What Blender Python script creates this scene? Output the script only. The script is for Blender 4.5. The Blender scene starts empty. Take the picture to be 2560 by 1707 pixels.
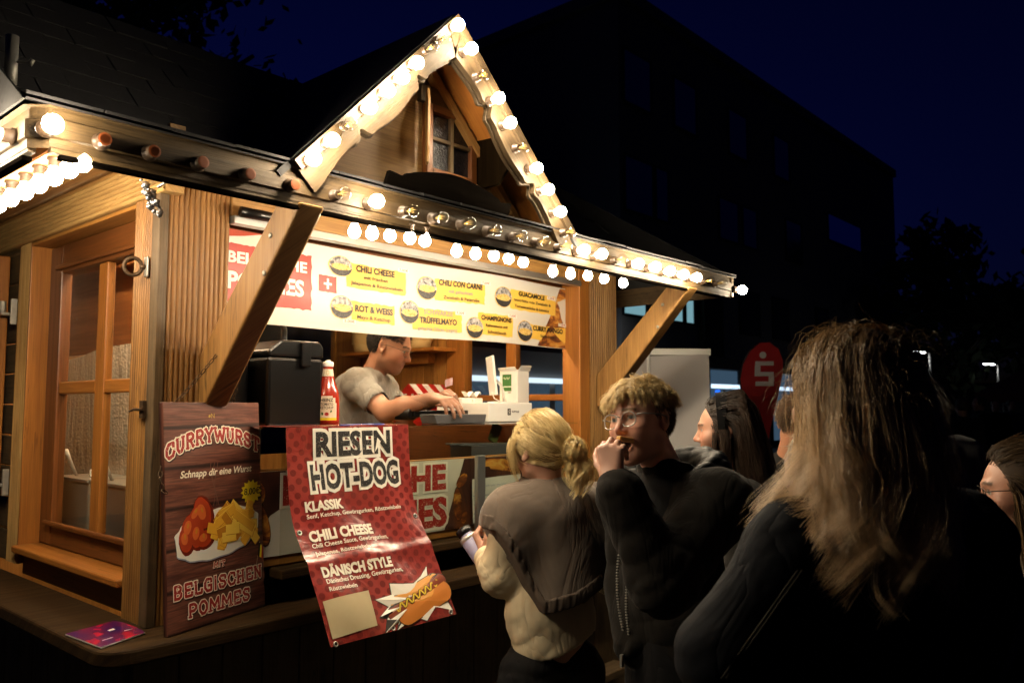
import bpy, bmesh, math, random
import numpy as np
from mathutils import Vector, Matrix
random.seed(7); np.random.seed(7)
C = bpy.context.scene.collection
scene = bpy.context.scene
PI = math.pi
# ------------------------------------------------------------------ camera
PITCH, HEAD = math.radians(4.58), math.radians(41.75)
FWD = Vector((math.cos(HEAD)*math.cos(PITCH), math.sin(HEAD)*math.cos(PITCH), math.sin(PITCH)))
RGT = Vector((math.sin(HEAD), -math.cos(HEAD), 0.0))
UPV = RGT.cross(FWD)
cd = bpy.data.cameras.new('camera'); cam = bpy.data.objects.new('camera', cd); C.objects.link(cam)
cam.matrix_world = Matrix(((RGT.x, UPV.x, -FWD.x, 0), (RGT.y, UPV.y, -FWD.y, 0), (RGT.z, UPV.z, -FWD.z, 1.62), (0, 0, 0, 1)))
cd.sensor_width = 36.0; cd.lens = 28.70; cd.clip_start = .05; cd.clip_end = 600
cd.dof.use_dof = True; cd.dof.focus_distance = 2.6; cd.dof.aperture_fstop = 5.0
scene.camera = cam
# ------------------------------------------------------------------ night sky
w = bpy.data.worlds.new('World'); scene.world = w; w.use_nodes = True
nt = w.node_tree; bg = nt.nodes['Background']
sky = nt.nodes.new('ShaderNodeTexSky'); sky.sky_type = 'NISHITA'; sky.sun_disc = False
sky.sun_elevation = math.radians(-4.0); sky.sun_rotation = math.radians(20)
mx = nt.nodes.new('ShaderNodeMix'); mx.data_type = 'RGBA'; mx.blend_type = 'MULTIPLY'
mx.inputs[0].default_value = 1; mx.inputs[7].default_value = (.165, .29, 2.6, 1)
nt.links.new(sky.outputs[0], mx.inputs[6]); nt.links.new(mx.outputs[2], bg.inputs[0])
bg.inputs[1].default_value = 0.10
scene.view_settings.view_transform = 'Standard'; scene.view_settings.look = 'None'
scene.view_settings.exposure = 0.0; scene.view_settings.gamma = 1.0
cy = scene.cycles
cy.use_denoising = True; cy.max_bounces = 8; cy.diffuse_bounces = 4; cy.glossy_bounces = 4
cy.transmission_bounces = 6; cy.transparent_max_bounces = 12; cy.sample_clamp_indirect = 15; cy.caustics_reflective = False; cy.caustics_refractive = False
BULB_E = 235.0; BULB_C = (1.0, .82, .57)
# ------------------------------------------------------------------ materials
MATS = {}
class NT:
    def __init__(s, m): s.t = m.node_tree; s.b = s.t.nodes['Principled BSDF']
    def n(s, k, **kw):
        o = s.t.nodes.new(k)
        for a, v in kw.items():
            if a.startswith('i_'):
                key = a[2:]; key = int(key) if key.isdigit() else key.replace('_', ' ')
                o.inputs[key].default_value = v
            else: setattr(o, a, v)
        return o
    def l(s, a, b): s.t.links.new(a, b)
    def mix(s, fac, a, b, blend='MIX'):
        m = s.n('ShaderNodeMix', data_type='RGBA', blend_type=blend)
        for x, i in ((fac, 0), (a, 6), (b, 7)):
            if hasattr(x, 'is_linked'): s.l(x, m.inputs[i])
            elif i == 0: m.inputs[0].default_value = x
            else: m.inputs[i].default_value = (*x, 1) if len(x) == 3 else x
        return m.outputs[2]
    def ramp(s, x, *st):
        r = s.n('ShaderNodeValToRGB'); e = r.color_ramp.elements
        while len(e) < len(st): e.new(.5)
        for q, (p, c) in zip(e, st): q.position = p; q.color = (*c, 1) if len(c) == 3 else c
        s.l(x, r.inputs[0]); return r.outputs[0]
    def uv(s, scale=(1, 1, 1), obj=False):
        c = s.n('ShaderNodeTexCoord'); mp = s.n('ShaderNodeMapping'); mp.inputs['Scale'].default_value = scale
        s.l(c.outputs['Object' if obj else 'UV'], mp.inputs[0]); return mp.outputs[0]
    def noise(s, v, sc, det=3, rough=.55, dist=0.0):
        q = s.n('ShaderNodeTexNoise'); q.inputs['Scale'].default_value = sc; q.inputs['Detail'].default_value = det
        q.inputs['Roughness'].default_value = rough; q.inputs['Distortion'].default_value = dist
        s.l(v, q.inputs['Vector']); return q.outputs[0]
    def bump(s, h, st, d=.002):
        b = s.n('ShaderNodeBump'); b.inputs['Strength'].default_value = st; b.inputs['Distance'].default_value = d
        s.l(h, b.inputs['Height']); s.l(b.outputs[0], s.b.inputs['Normal'])
def mat(name, col=(.5, .5, .5), rough=.5, metal=0.0, **kw):
    m = bpy.data.materials.new(name); m.use_nodes = True; t = NT(m)
    t.b.inputs['Base Color'].default_value = (*col, 1); t.b.inputs['Roughness'].default_value = rough; t.b.inputs['Metallic'].default_value = metal
    for k, v in kw.items(): t.b.inputs[k.replace('_', ' ')].default_value = v
    MATS[name] = m; return m
def soft(name, c1, c2, sc=30, rough=.6, bump=.0, metal=0.0, det=4, d=.002, **kw):
    m = mat(name, c1, rough, metal, **kw); t = NT(m); v = t.uv(obj=True); n = t.noise(v, sc, det)
    t.l(t.mix(n, c1, c2), t.b.inputs['Base Color'])
    if bump: t.bump(n, bump, d)
    return m
def wood(name, dark, light, rough=.55, knots=.5, weather=0.0, bump=.25, ring=1.0):
    m = mat(name, light, rough); t = NT(m)
    v = t.uv((1, 1, 1)); g = t.noise(t.uv((1.3, 26, 1)), 1.0, 5, .6, .6 * ring); f = t.noise(t.uv((5, 190, 1)), 1.0, 3, .6)
    b = t.noise(t.uv((.35, .9, 1)), 1.0, 2)
    col = t.ramp(g, (.30, dark), (.72, light))
    col = t.mix(t.ramp(f, (.42, (.55, .55, .55)), (.60, (1, 1, 1))), tuple(.62 * c for c in dark), col)
    col = t.mix(t.ramp(b, (.35, (0, 0, 0)), (.75, (.55, .55, .55))), col, tuple(.8 * c for c in dark))
    if knots:
        k = t.n('ShaderNodeTexVoronoi', feature='F1'); k.inputs['Scale'].default_value = 1.0; k.inputs['Randomness'].default_value = 1
        t.l(t.uv((2.4, 7.5, 1)), k.inputs['Vector'])
        kf = t.ramp(k.outputs['Distance'], (.04, (knots,) * 3), (.13, (0, 0, 0)))
        col = t.mix(kf, col, tuple(.28 * c for c in dark))
    ck = t.noise(t.uv((1.6, 34, 1)), 1.0, 3, .5, .8); ad = t.n('ShaderNodeMath', operation='SUBTRACT'); ad.inputs[1].default_value = .5; t.l(ck, ad.inputs[0]); ab = t.n('ShaderNodeMath', operation='ABSOLUTE'); t.l(ad.outputs[0], ab.inputs[0])
    mk = t.ramp(t.noise(t.uv((1.1, 3, 1)), 1.0, 2), (.50, (0, 0, 0)), (.60, (.75, .75, .75))); cf = t.mix(t.ramp(ab.outputs[0], (.006, (1, 1, 1)), (.016, (0, 0, 0))), (0, 0, 0), mk); col = t.mix(cf, col, tuple(.22 * c for c in dark))
    if weather:
        wn = t.noise(v, 7.0, 6, .65); wf = t.ramp(wn, (.42, (0, 0, 0)), (.62, (weather,) * 3))
        col = t.mix(wf, col, tuple(.9 * c + .006 for c in light))
    t.l(col, t.b.inputs['Base Color']); t.l(t.ramp(g, (0, (rough + .12,) * 3), (1, (rough - .1,) * 3)), t.b.inputs['Roughness'])
    a = t.n('ShaderNodeMath', operation='ADD'); t.l(g, a.inputs[0]); t.l(f, a.inputs[1]); t.bump(a.outputs[0], bump, .0022)
    return m
WG = wood('golden_wood', (.24, .115, .030), (.50, .28, .085), .5, .55)
WO = wood('orange_wood', (.30, .105, .018), (.46, .19, .035), .42, .4, bump=.12)
WR = wood('red_brown_wood', (.11, .036, .009), (.25, .085, .02), .38, .3, bump=.15)
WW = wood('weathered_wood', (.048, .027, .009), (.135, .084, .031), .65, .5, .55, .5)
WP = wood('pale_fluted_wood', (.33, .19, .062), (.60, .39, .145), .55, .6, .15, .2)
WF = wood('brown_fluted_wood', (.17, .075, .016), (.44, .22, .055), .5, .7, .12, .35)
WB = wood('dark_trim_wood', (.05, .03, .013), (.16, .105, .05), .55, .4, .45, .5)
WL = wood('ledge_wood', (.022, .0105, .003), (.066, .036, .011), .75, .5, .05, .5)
WI = wood('inner_wood', (.30, .125, .026), (.48, .23, .055), .4, .2, bump=.06)
WBB = wood('barge_wood', (.032, .018, .006), (.100, .062, .024), .65, .5, .5, .6)
WSH = wood('shaded_shutter_wood', (.005, .003, .0014), (.016, .010, .0045), .6, .3, 0, .3)  # colour darkened to stand in for shade on the right dormer shutter
WD = wood('black_wood', (.002, .0015, .0012), (.005, .004, .003), .8, 0)
WL.node_tree.nodes['Principled BSDF'].inputs['Specular IOR Level'].default_value = .15; WSH.node_tree.nodes['Principled BSDF'].inputs['Specular IOR Level'].default_value = .0; WD.node_tree.nodes['Principled BSDF'].inputs['Specular IOR Level'].default_value = .0
SHINGLE = soft('bitumen_shingle', (.010, .010, .012), (.026, .025, .027), 60, .85, .4)
ALU = soft('aluminium', (.55, .55, .54), (.42, .42, .42), 8, .35, 0, .9)
STEEL = soft('steel', (.55, .54, .5), (.4, .39, .36), 12, .3, 0, .6)
ZINC = soft('zinc', (.45, .44, .4), (.3, .29, .26), 25, .5, .1, .7)
IRON = soft('rusty_iron', (.035, .022, .013), (.10, .06, .03), 40, .55, .3, .6)
BLACK = soft('black_plastic', (.0025, .0025, .003), (.005, .005, .0055), 14, .28)
WHITEP = soft('white_plastic', (.80, .79, .76), (.74, .73, .69), 6, .35)
CARD = soft('white_card', (.74, .73, .70), (.66, .65, .62), 10, .7)
GREYM = soft('grey_metal', (.10, .10, .105), (.065, .065, .07), 90, .5, .2, .3)
TERRA = mat('socket_orange', (.30, .075, .02), .5)
HOLE = mat('shaded_socket_hole', (.03, .008, .004), .8)  # dark colour stands in for the shade inside the socket
SOCK = mat('socket_bakelite', (.06, .038, .024), .4)
def emit(name, col, st):
    m = bpy.data.materials.new(name); m.use_nodes = True; t = m.node_tree; t.nodes.remove(t.nodes['Principled BSDF'])
    e = t.nodes.new('ShaderNodeEmission'); e.inputs[0].default_value = (*col, 1); e.inputs[1].default_value = st
    t.links.new(e.outputs[0], t.nodes['Material Output'].inputs[0]); MATS[name] = m; return m
LIT = emit('lit_bulb', BULB_C, BULB_E)
def glassy(name, tint=(1, 1, 1), gloss=.12, rough=.02):
    m = bpy.data.materials.new(name); m.use_nodes = True; t = m.node_tree; t.nodes.remove(t.nodes['Principled BSDF'])
    a = t.nodes.new('ShaderNodeBsdfTransparent'); a.inputs[0].default_value = (*tint, 1)
    g = t.nodes.new('ShaderNodeBsdfGlossy'); g.inputs['Roughness'].default_value = rough
    lw = t.nodes.new('ShaderNodeFresnel'); lw.inputs[0].default_value = 1.2 + gloss * 1.8
    mp = t.nodes.new('ShaderNodeMapRange'); mp.inputs['To Min'].default_value = 0; mp.inputs['To Max'].default_value = 1
    mxs = t.nodes.new('ShaderNodeMixShader'); gm = t.nodes.new('ShaderNodeNewGeometry'); t.links.new(lw.outputs[0], mp.inputs['Value']); iv = t.nodes.new('ShaderNodeMath'); iv.operation = 'MULTIPLY_ADD'; iv.inputs[1].default_value = -1; iv.inputs[2].default_value = 1; t.links.new(gm.outputs['Backfacing'], iv.inputs[0]); t.links.new(iv.outputs[0], mp.inputs['To Max']); t.links.new(mp.outputs[0], mxs.inputs[0])
    t.links.new(a.outputs[0], mxs.inputs[1]); t.links.new(g.outputs[0], mxs.inputs[2]); t.links.new(mxs.outputs[0], t.nodes['Material Output'].inputs[0])
    MATS[name] = m; return m
GLASS = glassy('window_glass', (.93, .93, .9), .13)
GSHELF = glassy('shelf_glass', (.90, .95, .925), .16)
GBULB = glassy('clear_bulb_glass', (.90, .88, .84), .22)
FIL = mat('filament', (.75, .52, .16), .4, Emission_Color=(1, .62, .2, 1), Emission_Strength=0.0)
# ------------------------------------------------------------------ mesh builder
ORG = {}
class MB:
    def __init__(s): s.v = []; s.f = []; s.uv = []; s.m = []; s.sm = []
    def add(s, vs, fs, uvs=None, m=0, sm=False):
        b = len(s.v); s.v.extend([tuple(map(float, p)) for p in vs])
        for i, f in enumerate(fs):
            s.f.append([b + k for k in f]); s.m.append(m); s.sm.append(sm)
            s.uv.append(uvs[i] if uvs else [(vs[k][0] + vs[k][1], vs[k][2]) for k in f])
    def box(s, x0, x1, y0, y1, z0, z1, m=0, M=None, ax=None):
        lo, hi = (x0, y0, z0), (x1, y1, z1); d = [hi[i] - lo[i] for i in range(3)]
        if ax is None: ax = max(range(3), key=lambda i: d[i])
        oth = [i for i in range(3) if i != ax]; ro = (random.uniform(0, 60), random.uniform(0, 60))
        vs = [Vector((hi[0] if i & 1 else lo[0], hi[1] if i & 2 else lo[1], hi[2] if i & 4 else lo[2])) for i in range(8)]
        fs = [(0, 2, 3, 1), (4, 5, 7, 6), (0, 1, 5, 4), (2, 6, 7, 3), (0, 4, 6, 2), (1, 3, 7, 5)]
        uvs = [[(vs[k][ax] + ro[0], vs[k][oth[0]] + vs[k][oth[1]] * 1.0 + ro[1]) for k in f] for f in fs]
        if M is not None: vs = [M @ p for p in vs]
        s.add(vs, fs, uvs, m); return s
    def beam(s, p, q, wd, ht, up=(0, 0, 1), m=0):
        p, q = Vector(p), Vector(q); x = (q - p); L = x.length; x.normalize(); y = Vector(up).cross(x).normalized(); z = x.cross(y)
        M = Matrix(((x.x, y.x, z.x, p.x), (x.y, y.y, z.y, p.y), (x.z, y.z, z.z, p.z), (0, 0, 0, 1)))
        return s.box(0, L, -wd / 2, wd / 2, -ht / 2, ht / 2, m, M, 0)
    def prism(s, pts, f3, h0, h1, m=0, cap=True, ax=0):
        """pts: 2D outline (ccw); f3(a,b,h) -> world"""
        n = len(pts); vs = [f3(a, b, h) for h in (h0, h1) for a, b in pts]; ro = (random.uniform(0, 60), random.uniform(0, 60))
        P = lambda k: (pts[k % n][ax] + ro[0], pts[k % n][1 - ax] + ro[1] + (h1 if k >= n else h0))
        fs = [(i, (i + 1) % n, n + (i + 1) % n, n + i) for i in range(n)]
        if cap: fs += [tuple(range(n))[::-1], tuple(range(n, 2 * n))]
        s.add(vs, fs, [[P(k) for k in f] for f in fs], m); return s
    def tube(s, pts, r, n=8, m=0, cap=True, sm=True):
        pts = [Vector(p) for p in pts]; N = len(pts); rr = r if hasattr(r, '__len__') else [r] * N
        up = Vector((0, 0, 1)); vs = []; L = 0
        for i, p in enumerate(pts):
            d = (pts[min(i + 1, N - 1)] - pts[max(i - 1, 0)]).normalized()
            a = up - d * up.dot(d)
            if a.length < .05: a = Vector((1, 0, 0)) - d * d.x
            a.normalize(); up = a; b = d.cross(a)
            vs += [p + (a * math.cos(2 * PI * k / n) + b * math.sin(2 * PI * k / n)) * rr[i] for k in range(n)]
        fs = []; uvs = []; ln = [0]
        for i in range(1, N): ln.append(ln[-1] + (pts[i] - pts[i - 1]).length)
        for i in range(N - 1):
            for k in range(n):
                fs.append((i * n + k, i * n + (k + 1) % n, (i + 1) * n + (k + 1) % n, (i + 1) * n + k))
                uvs.append([(ln[i], k * .01), (ln[i], k * .01 + .01), (ln[i + 1], k * .01 + .01), (ln[i + 1], k * .01)])
        if cap:
            fs += [tuple(range(n))[::-1], tuple(range((N - 1) * n, N * n))]; uvs += [[(0, 0)] * n] * 2
        s.add(vs, fs, uvs, m, sm); return s
    def lathe(s, prof, M=None, n=20, m=0, sm=True):
        M = M or Matrix(); k = len(prof)
        vs = [M @ Vector((r * math.cos(2 * PI * j / n), r * math.sin(2 * PI * j / n), z)) for r, z in prof for j in range(n)]
        fs = [(i * n + j, i * n + (j + 1) % n, (i + 1) * n + (j + 1) % n, (i + 1) * n + j) for i in range(k - 1) for j in range(n)]
        s.add(vs, fs, None, m, sm)
        if prof[0][0] > 1e-5: s.add(vs[:n], [tuple(range(n))[::-1]], None, m, False)
        if prof[-1][0] > 1e-5: s.add(vs[-n:], [tuple(range(n))], None, m, False)
        return s
    def grid(s, P, nu, nv, m=0, sm=True, uvf=None):
        vs = [P(i / nu, j / nv) for j in range(nv + 1) for i in range(nu + 1)]; fs = []; uvs = []
        for j in range(nv):
            for i in range(nu):
                fs.append((j * (nu + 1) + i, j * (nu + 1) + i + 1, (j + 1) * (nu + 1) + i + 1, (j + 1) * (nu + 1) + i))
                c = [(i / nu, j / nv), ((i + 1) / nu, j / nv), ((i + 1) / nu, (j + 1) / nv), (i / nu, (j + 1) / nv)]
                uvs.append([uvf(*q) if uvf else q for q in c])
        s.add(vs, fs, uvs, m, sm); return s
    def build(s, name, mats, parent=None, org=None, bevel=0.0, seg=2, smooth=None):
        o3 = Vector(org) if org is not None else (ORG[parent.name] if parent else Vector((0, 0, 0)))
        me = bpy.data.meshes.new(name); me.from_pydata([(p[0] - o3.x, p[1] - o3.y, p[2] - o3.z) for p in s.v], [], s.f)
        for q in (mats if isinstance(mats, (list, tuple)) else [mats]): me.materials.append(q)
        me.polygons.foreach_set('material_index', s.m)
        me.polygons.foreach_set('use_smooth', [smooth if smooth is not None else q for q in s.sm])
        uvl = me.uv_layers.new(name='UVMap'); flat = [c for f in s.uv for p in f for c in p]; uvl.data.foreach_set('uv', flat)
        me.update(); o = bpy.data.objects.new(name, me); C.objects.link(o); ORG[o.name] = o3
        if parent: o.parent = parent
        else: o.location = o3
        if bevel:
            b = o.modifiers.new('bevel', 'BEVEL'); b.width = bevel; b.segments = seg; b.limit_method = 'ANGLE'; b.angle_limit = .6
        return o
def tag(o, label=None, cat=None, group=None, kind=None):
    if label: o['label'] = label
    if cat: o['category'] = cat
    if group: o['group'] = group
    if kind: o['kind'] = kind
    return o
def empty(name, loc, label, cat, group=None):
    o = bpy.data.objects.new(name, None); C.objects.link(o); o.location = loc; o.empty_display_size = .1; ORG[o.name] = Vector(loc)
    return tag(o, label, cat, group)
def copy_tree(o, parent=None):
    c = o.copy(); C.objects.link(c); c.parent = parent; ORG[c.name] = ORG.get(o.name, Vector((0, 0, 0)))
    for ch in list(o.children): copy_tree(ch, c)
    return c
def sweep_profile(prof, f3, t0, t1, m, mb, nt_=1):
    """extrude an open profile polyline (a,h) along t; f3(t,a,h)"""
    n = len(prof); ro = random.uniform(0, 50); vs = []
    for j in range(nt_ + 1):
        t = t0 + (t1 - t0) * j / nt_
        vs += [f3(t, a, h) for a, h in prof]
    fs = []; uvs = []
    for j in range(nt_):
        for i in range(n - 1):
            fs.append((j * n + i, j * n + i + 1, (j + 1) * n + i + 1, (j + 1) * n + i))
            ta, tb = t0 + (t1 - t0) * j / nt_ + ro, t0 + (t1 - t0) * (j + 1) / nt_ + ro
            uvs.append([(ta, prof[i][0] + ro), (ta, prof[i + 1][0] + ro), (tb, prof[i + 1][0] + ro), (tb, prof[i][0] + ro)])
    mb.add(vs, fs, uvs, m, False)
def flutes(a0, a1, pitch=.0165, depth=.006, base=0.0):
    pr = []; n = max(1, round((a1 - a0) / pitch)); p = (a1 - a0) / n
    for i in range(n):
        for q in range(6):
            t = q / 6; pr.append((a0 + (i + t) * p, base + depth * abs(math.sin(PI * t)) ** .6))
    pr.append((a1, base)); return pr
# ------------------------------------------------------------------ printing on surfaces
_TX = {}
def text_mesh(s, bold=0.0, res=3):
    key = (s, bold)
    if key in _TX: return _TX[key]
    cu = bpy.data.curves.new('txt', 'FONT'); cu.body = s; cu.offset = bold; cu.resolution_u = res; cu.size = 1
    o = bpy.data.objects.new('txt', cu); C.objects.link(o); bpy.context.view_layer.update()
    me = bpy.data.meshes.new_from_object(o.evaluated_get(bpy.context.evaluated_depsgraph_get()))
    vs = [(v.co.x, v.co.y) for v in me.vertices]; fs = [list(p.vertices) for p in me.polygons]
    bpy.data.objects.remove(o); bpy.data.curves.remove(cu); bpy.data.meshes.remove(me)
    _TX[key] = (vs, fs); return vs, fs
CAPH = None
class Canvas:
    """flat shapes laid on a surface: f3(x, y, h) -> world point"""
    def __init__(s, f3, step=.0007): s.f3 = f3; s.mb = MB(); s.mats = []; s.step = step; s.k = 0
    def mi(s, m):
        if m not in s.mats: s.mats.append(m)
        return s.mats.index(m)
    def raw(s, vs, fs, m, layer):
        s.k += 1; h = s.step * layer + (s.k % 40) * 4e-6
        s.mb.add([s.f3(x, y, h) for x, y in vs], fs, [[vs[k] for k in f] for f in fs], s.mi(m))
    def poly(s, pts, m, layer=1):
        n = len(pts); cx_ = sum(p[0] for p in pts) / n; cy_ = sum(p[1] for p in pts) / n
        a = sum(pts[i][0] * pts[(i + 1) % n][1] - pts[(i + 1) % n][0] * pts[i][1] for i in range(n))
        if a < 0: pts = pts[::-1]
        s.raw(list(pts) + [(cx_, cy_)], [(i, (i + 1) % n, n) for i in range(n)], m, layer)
    def rect(s, x0, y0, x1, y1, m, layer=1, jag=0.0, n=10):
        if not jag: return s.poly([(x0, y0), (x1, y0), (x1, y1), (x0, y1)], m, layer)
        pts = []; j = lambda: random.uniform(-jag, jag)
        for i in range(n): pts.append((x0 + (x1 - x0) * i / n, y0 + j()))
        for i in range(n // 2): pts.append((x1 + j(), y0 + (y1 - y0) * i / (n // 2)))
        for i in range(n): pts.append((x1 + (x0 - x1) * i / n, y1 + j()))
        for i in range(n // 2): pts.append((x0 + j(), y1 + (y0 - y1) * i / (n // 2)))
        s.poly(pts, m, layer)
    def ell(s, cx_, cy_, a, b, m, layer=1, rot=0.0, n=20, wob=0.0):
        pts = []
        for i in range(n):
            t = 2 * PI * i / n; k = 1 + random.uniform(-wob, wob); x, y = a * math.cos(t) * k, b * math.sin(t) * k
            pts.append((cx_ + x * math.cos(rot) - y * math.sin(rot), cy_ + x * math.sin(rot) + y * math.cos(rot)))
        s.poly(pts, m, layer)
    def line(s, pts, wd, m, layer=1):
        n = len(pts); vs = []
        for i, p in enumerate(pts):
            a, b = pts[max(i - 1, 0)], pts[min(i + 1, n - 1)]; dx, dy = b[0] - a[0], b[1] - a[1]; L = math.hypot(dx, dy) or 1
            ww = wd if not hasattr(wd, '__len__') else wd[i]
            vs += [(p[0] - dy / L * ww / 2, p[1] + dx / L * ww / 2), (p[0] + dy / L * ww / 2, p[1] - dx / L * ww / 2)]
        s.raw(vs, [(2 * i, 2 * i + 1, 2 * i + 3, 2 * i + 2) for i in range(n - 1)], m, layer)
    def text(s, st, x, y, cap, m, layer=3, width=None, bold=.0, shear=0.0, outline=None, om=None, center=False, warp=None, rise=0.0):
        global CAPH
        if CAPH is None:
            v, _ = text_mesh('H', 0.0); CAPH = max(p[1] for p in v)
        vs, fs = text_mesh(st, bold)
        x0 = min(p[0] for p in vs); x1 = max(p[0] for p in vs); sy = cap / CAPH; sx = sy
        if width: sx = width / (x1 - x0)
        ox = x - x0 * sx - ((x1 - x0) * sx / 2 if center else 0)
        def T(p):
            q = (ox + p[0] * sx + shear * p[1] * sy, y + p[1] * sy + rise * (p[0] - x0) * sx)
            return warp(*q) if warp else q
        if outline:
            v2, f2 = text_mesh(st, bold + outline); s.islands([T(p) for p in v2], f2, om, layer - 1)
        s.islands([T(p) for p in vs], fs, m, layer)
    def islands(s, vs, fs, m, layer):
        par = list(range(len(vs)))
        def find(a):
            while par[a] != a: par[a] = par[par[a]]; a = par[a]
            return a
        for f in fs:
            for k in f[1:]: par[find(k)] = find(f[0])
        gr = {}
        for f in fs: gr.setdefault(find(f[0]), []).append(f)
        for i, (r, fl) in enumerate(gr.items()):
            ids = sorted({k for f in fl for k in f}); mp = {k: j for j, k in enumerate(ids)}; pv = [vs[k] for k in ids]
            h = s.step * layer + i * 2.2e-5
            out = []
            for f in fl:
                a = sum(vs[f[q]][0] * vs[f[(q + 1) % len(f)]][1] - vs[f[(q + 1) % len(f)]][0] * vs[f[q]][1] for q in range(len(f)))
                out.append([mp[k] for k in (f if a > 0 else f[::-1])])
            s.mb.add([s.f3(px, py, h) for px, py in pv], out, [[pv[k] for k in f] for f in out], s.mi(m))
    def build(s, name, parent): return s.mb.build(name, s.mats, parent)
def ink(name, col, rough=.45, worn=0.0, wc=(.7, .62, .5), sc=220, coat=0.0):
    m = mat(name, col, rough, 0.0); m_ = NT(m)
    if coat: m_.b.inputs['Coat Weight'].default_value = coat
    if worn:
        n = m_.noise(m_.uv(obj=True), sc, 4, .7); r = m_.ramp(n, (.60 - .12 * worn, (0, 0, 0)), (.64, (1, 1, 1)))
        m_.l(m_.mix(r, col, wc), m_.b.inputs['Base Color'])
    return m
# ================================================================== setting: ground
GROUND = mat('paving', (.05, .05, .052), .85); _t = NT(GROUND)
_v = _t.uv((1, 1, 1), True); _b = _t.n('ShaderNodeTexBrick'); _b.inputs['Scale'].default_value = 2.4; _b.inputs['Mortar Size'].default_value = .012
_b.inputs['Color1'].default_value = (.06, .058, .055, 1); _b.inputs['Color2'].default_value = (.042, .042, .043, 1); _b.inputs['Mortar'].default_value = (.016, .016, .016, 1)
_t.l(_v, _b.inputs['Vector']); _t.l(_t.mix(_t.noise(_v, 3, 5), _b.outputs[0], (.03, .03, .03)), _t.b.inputs['Base Color']); _t.bump(_b.outputs[1], -.5, .004)
g = MB(); g.grid(lambda u, v: (-150 + 400 * u, -150 + 400 * v, 0), 20, 20, sm=False); tag(g.build('ground', GROUND), kind='structure')
# ================================================================== the wooden stall
XL, YF, XR, YB = 1.18, 2.565, 3.74, 5.02
hut = empty('food_stall', (2.46, 3.7, 0), 'wooden food stall with gabled dormer, carved barge boards and rows of bulbs', 'food stall')
def part(mb, name, m, bevel=.003, parent=None, **kw): return mb.build(name, m, parent or hut, bevel=bevel, **kw)
# corner post
b = MB()
sweep_profile(flutes(1.200, 1.306), lambda t, a, h: (a, YF - h, t), .94, 2.46, 0, b)
sweep_profile(flutes(1.310, 1.416), lambda t, a, h: (a, YF - h, t), .94, 2.46, 0, b)
b.box(1.20, 1.416, YF + .001, YF + .03, .94, 2.46); b.box(1.386, 1.415, YF + .03, 2.75, .94, 2.46)
part(b, 'corner_post', WF, 0)
b = MB(); b.box(1.168, 1.199, YF - .012, 2.606, .94, 2.305); part(b, 'corner_trim', WB)
b = MB(); sweep_profile(flutes(2.608, 2.75, .0165, .006), lambda t, a, h: (XL - h, a, t), .94, 2.305, 0, b); b.box(XL + .001, XL + .03, 2.608, 2.75, .94, 2.305)
part(b, 'side_post', WF, 0)
# right post
b = MB(); b.box(3.385, 3.47, YF - .016, YF + .10, .94, 2.43)
part(b, 'door_post', WO, .004)
b = MB(); sweep_profile(flutes(3.473, 3.74, .019), lambda t, a, h: (a, YF - h, t), .94, 2.43, 0, b); b.box(3.473, 3.74, YF + .001, YF + .12, .94, 2.43)
part(b, 'end_post', WG, 0)
# side lintel, front lintel
b = MB(); sweep_profile(flutes(2.306, 2.43, .017, .007), lambda t, a, h: (XL - .012 - h, t, a), 2.52, 4.95, 0, b); b.box(XL - .011, XL + .05, 2.52, 4.95, 2.306, 2.43)
part(b, 'side_lintel', WP, 0)
b = MB(); b.box(XL - .004, XL + .05, 2.52, 4.95, 2.432, 2.53); part(b, 'side_header_board', WG)
b = MB(); b.box(1.418, 3.383, YF - .01, YF + .04, 2.275, 2.40); b.box(1.19, 3.74, YF + .0, YF + .05, 2.402, 2.53); part(b, 'front_lintel', WG, .004)
b = MB(); b.box(1.418, 3.383, YF - .03, YF + .01, 2.246, 2.274); part(b, 'awning_rail', ALU, .002)
b = MB(); b.tube([(1.42, 2.50, 2.28), (1.58, 2.49, 2.278)], .018, 12); b.lathe([(.0001, 0), (.012, .001)], Matrix.Translation((1.58, 2.49, 2.278)) @ Matrix.Rotation(PI / 2, 4, 'Y')); part(b, 'awning_crank', BLACK, 0)
b = MB(); b.box(1.418, 3.62, 2.70, 2.74, 2.24, 2.40); b.box(1.6, 1.64, 2.741, 4.9, 2.30, 2.36); b.box(2.5, 2.54, 2.741, 4.9, 2.30, 2.36); part(b, 'inner_beam', WR)
b = MB()
for i in range(9): b.box(1.21 + i * .27, 1.476 + i * .27, 2.62, 4.95, 2.44, 2.455)
part(b, 'inner_ceiling', WO, .002)
b = MB(); b.tube([(1.75, 3.02, 2.415), (3.35, 3.02, 2.415)], .014, 12); b.box(1.70, 3.40, 2.99, 3.05, 2.428, 2.4395, m=1); part(b, 'tube_lamp', [emit('tube_lamp_light', (1.0, .78, .48), 150), WHITEP], 0)
b = MB(); b.tube([(1.45, 2.9, 2.425), (1.45, 4.2, 2.425)], .012, 10); part(b, 'added_inner_lamp', MATS['tube_lamp_light'], 0)  # second lamp, added out of sight to brighten the foil side
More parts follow.
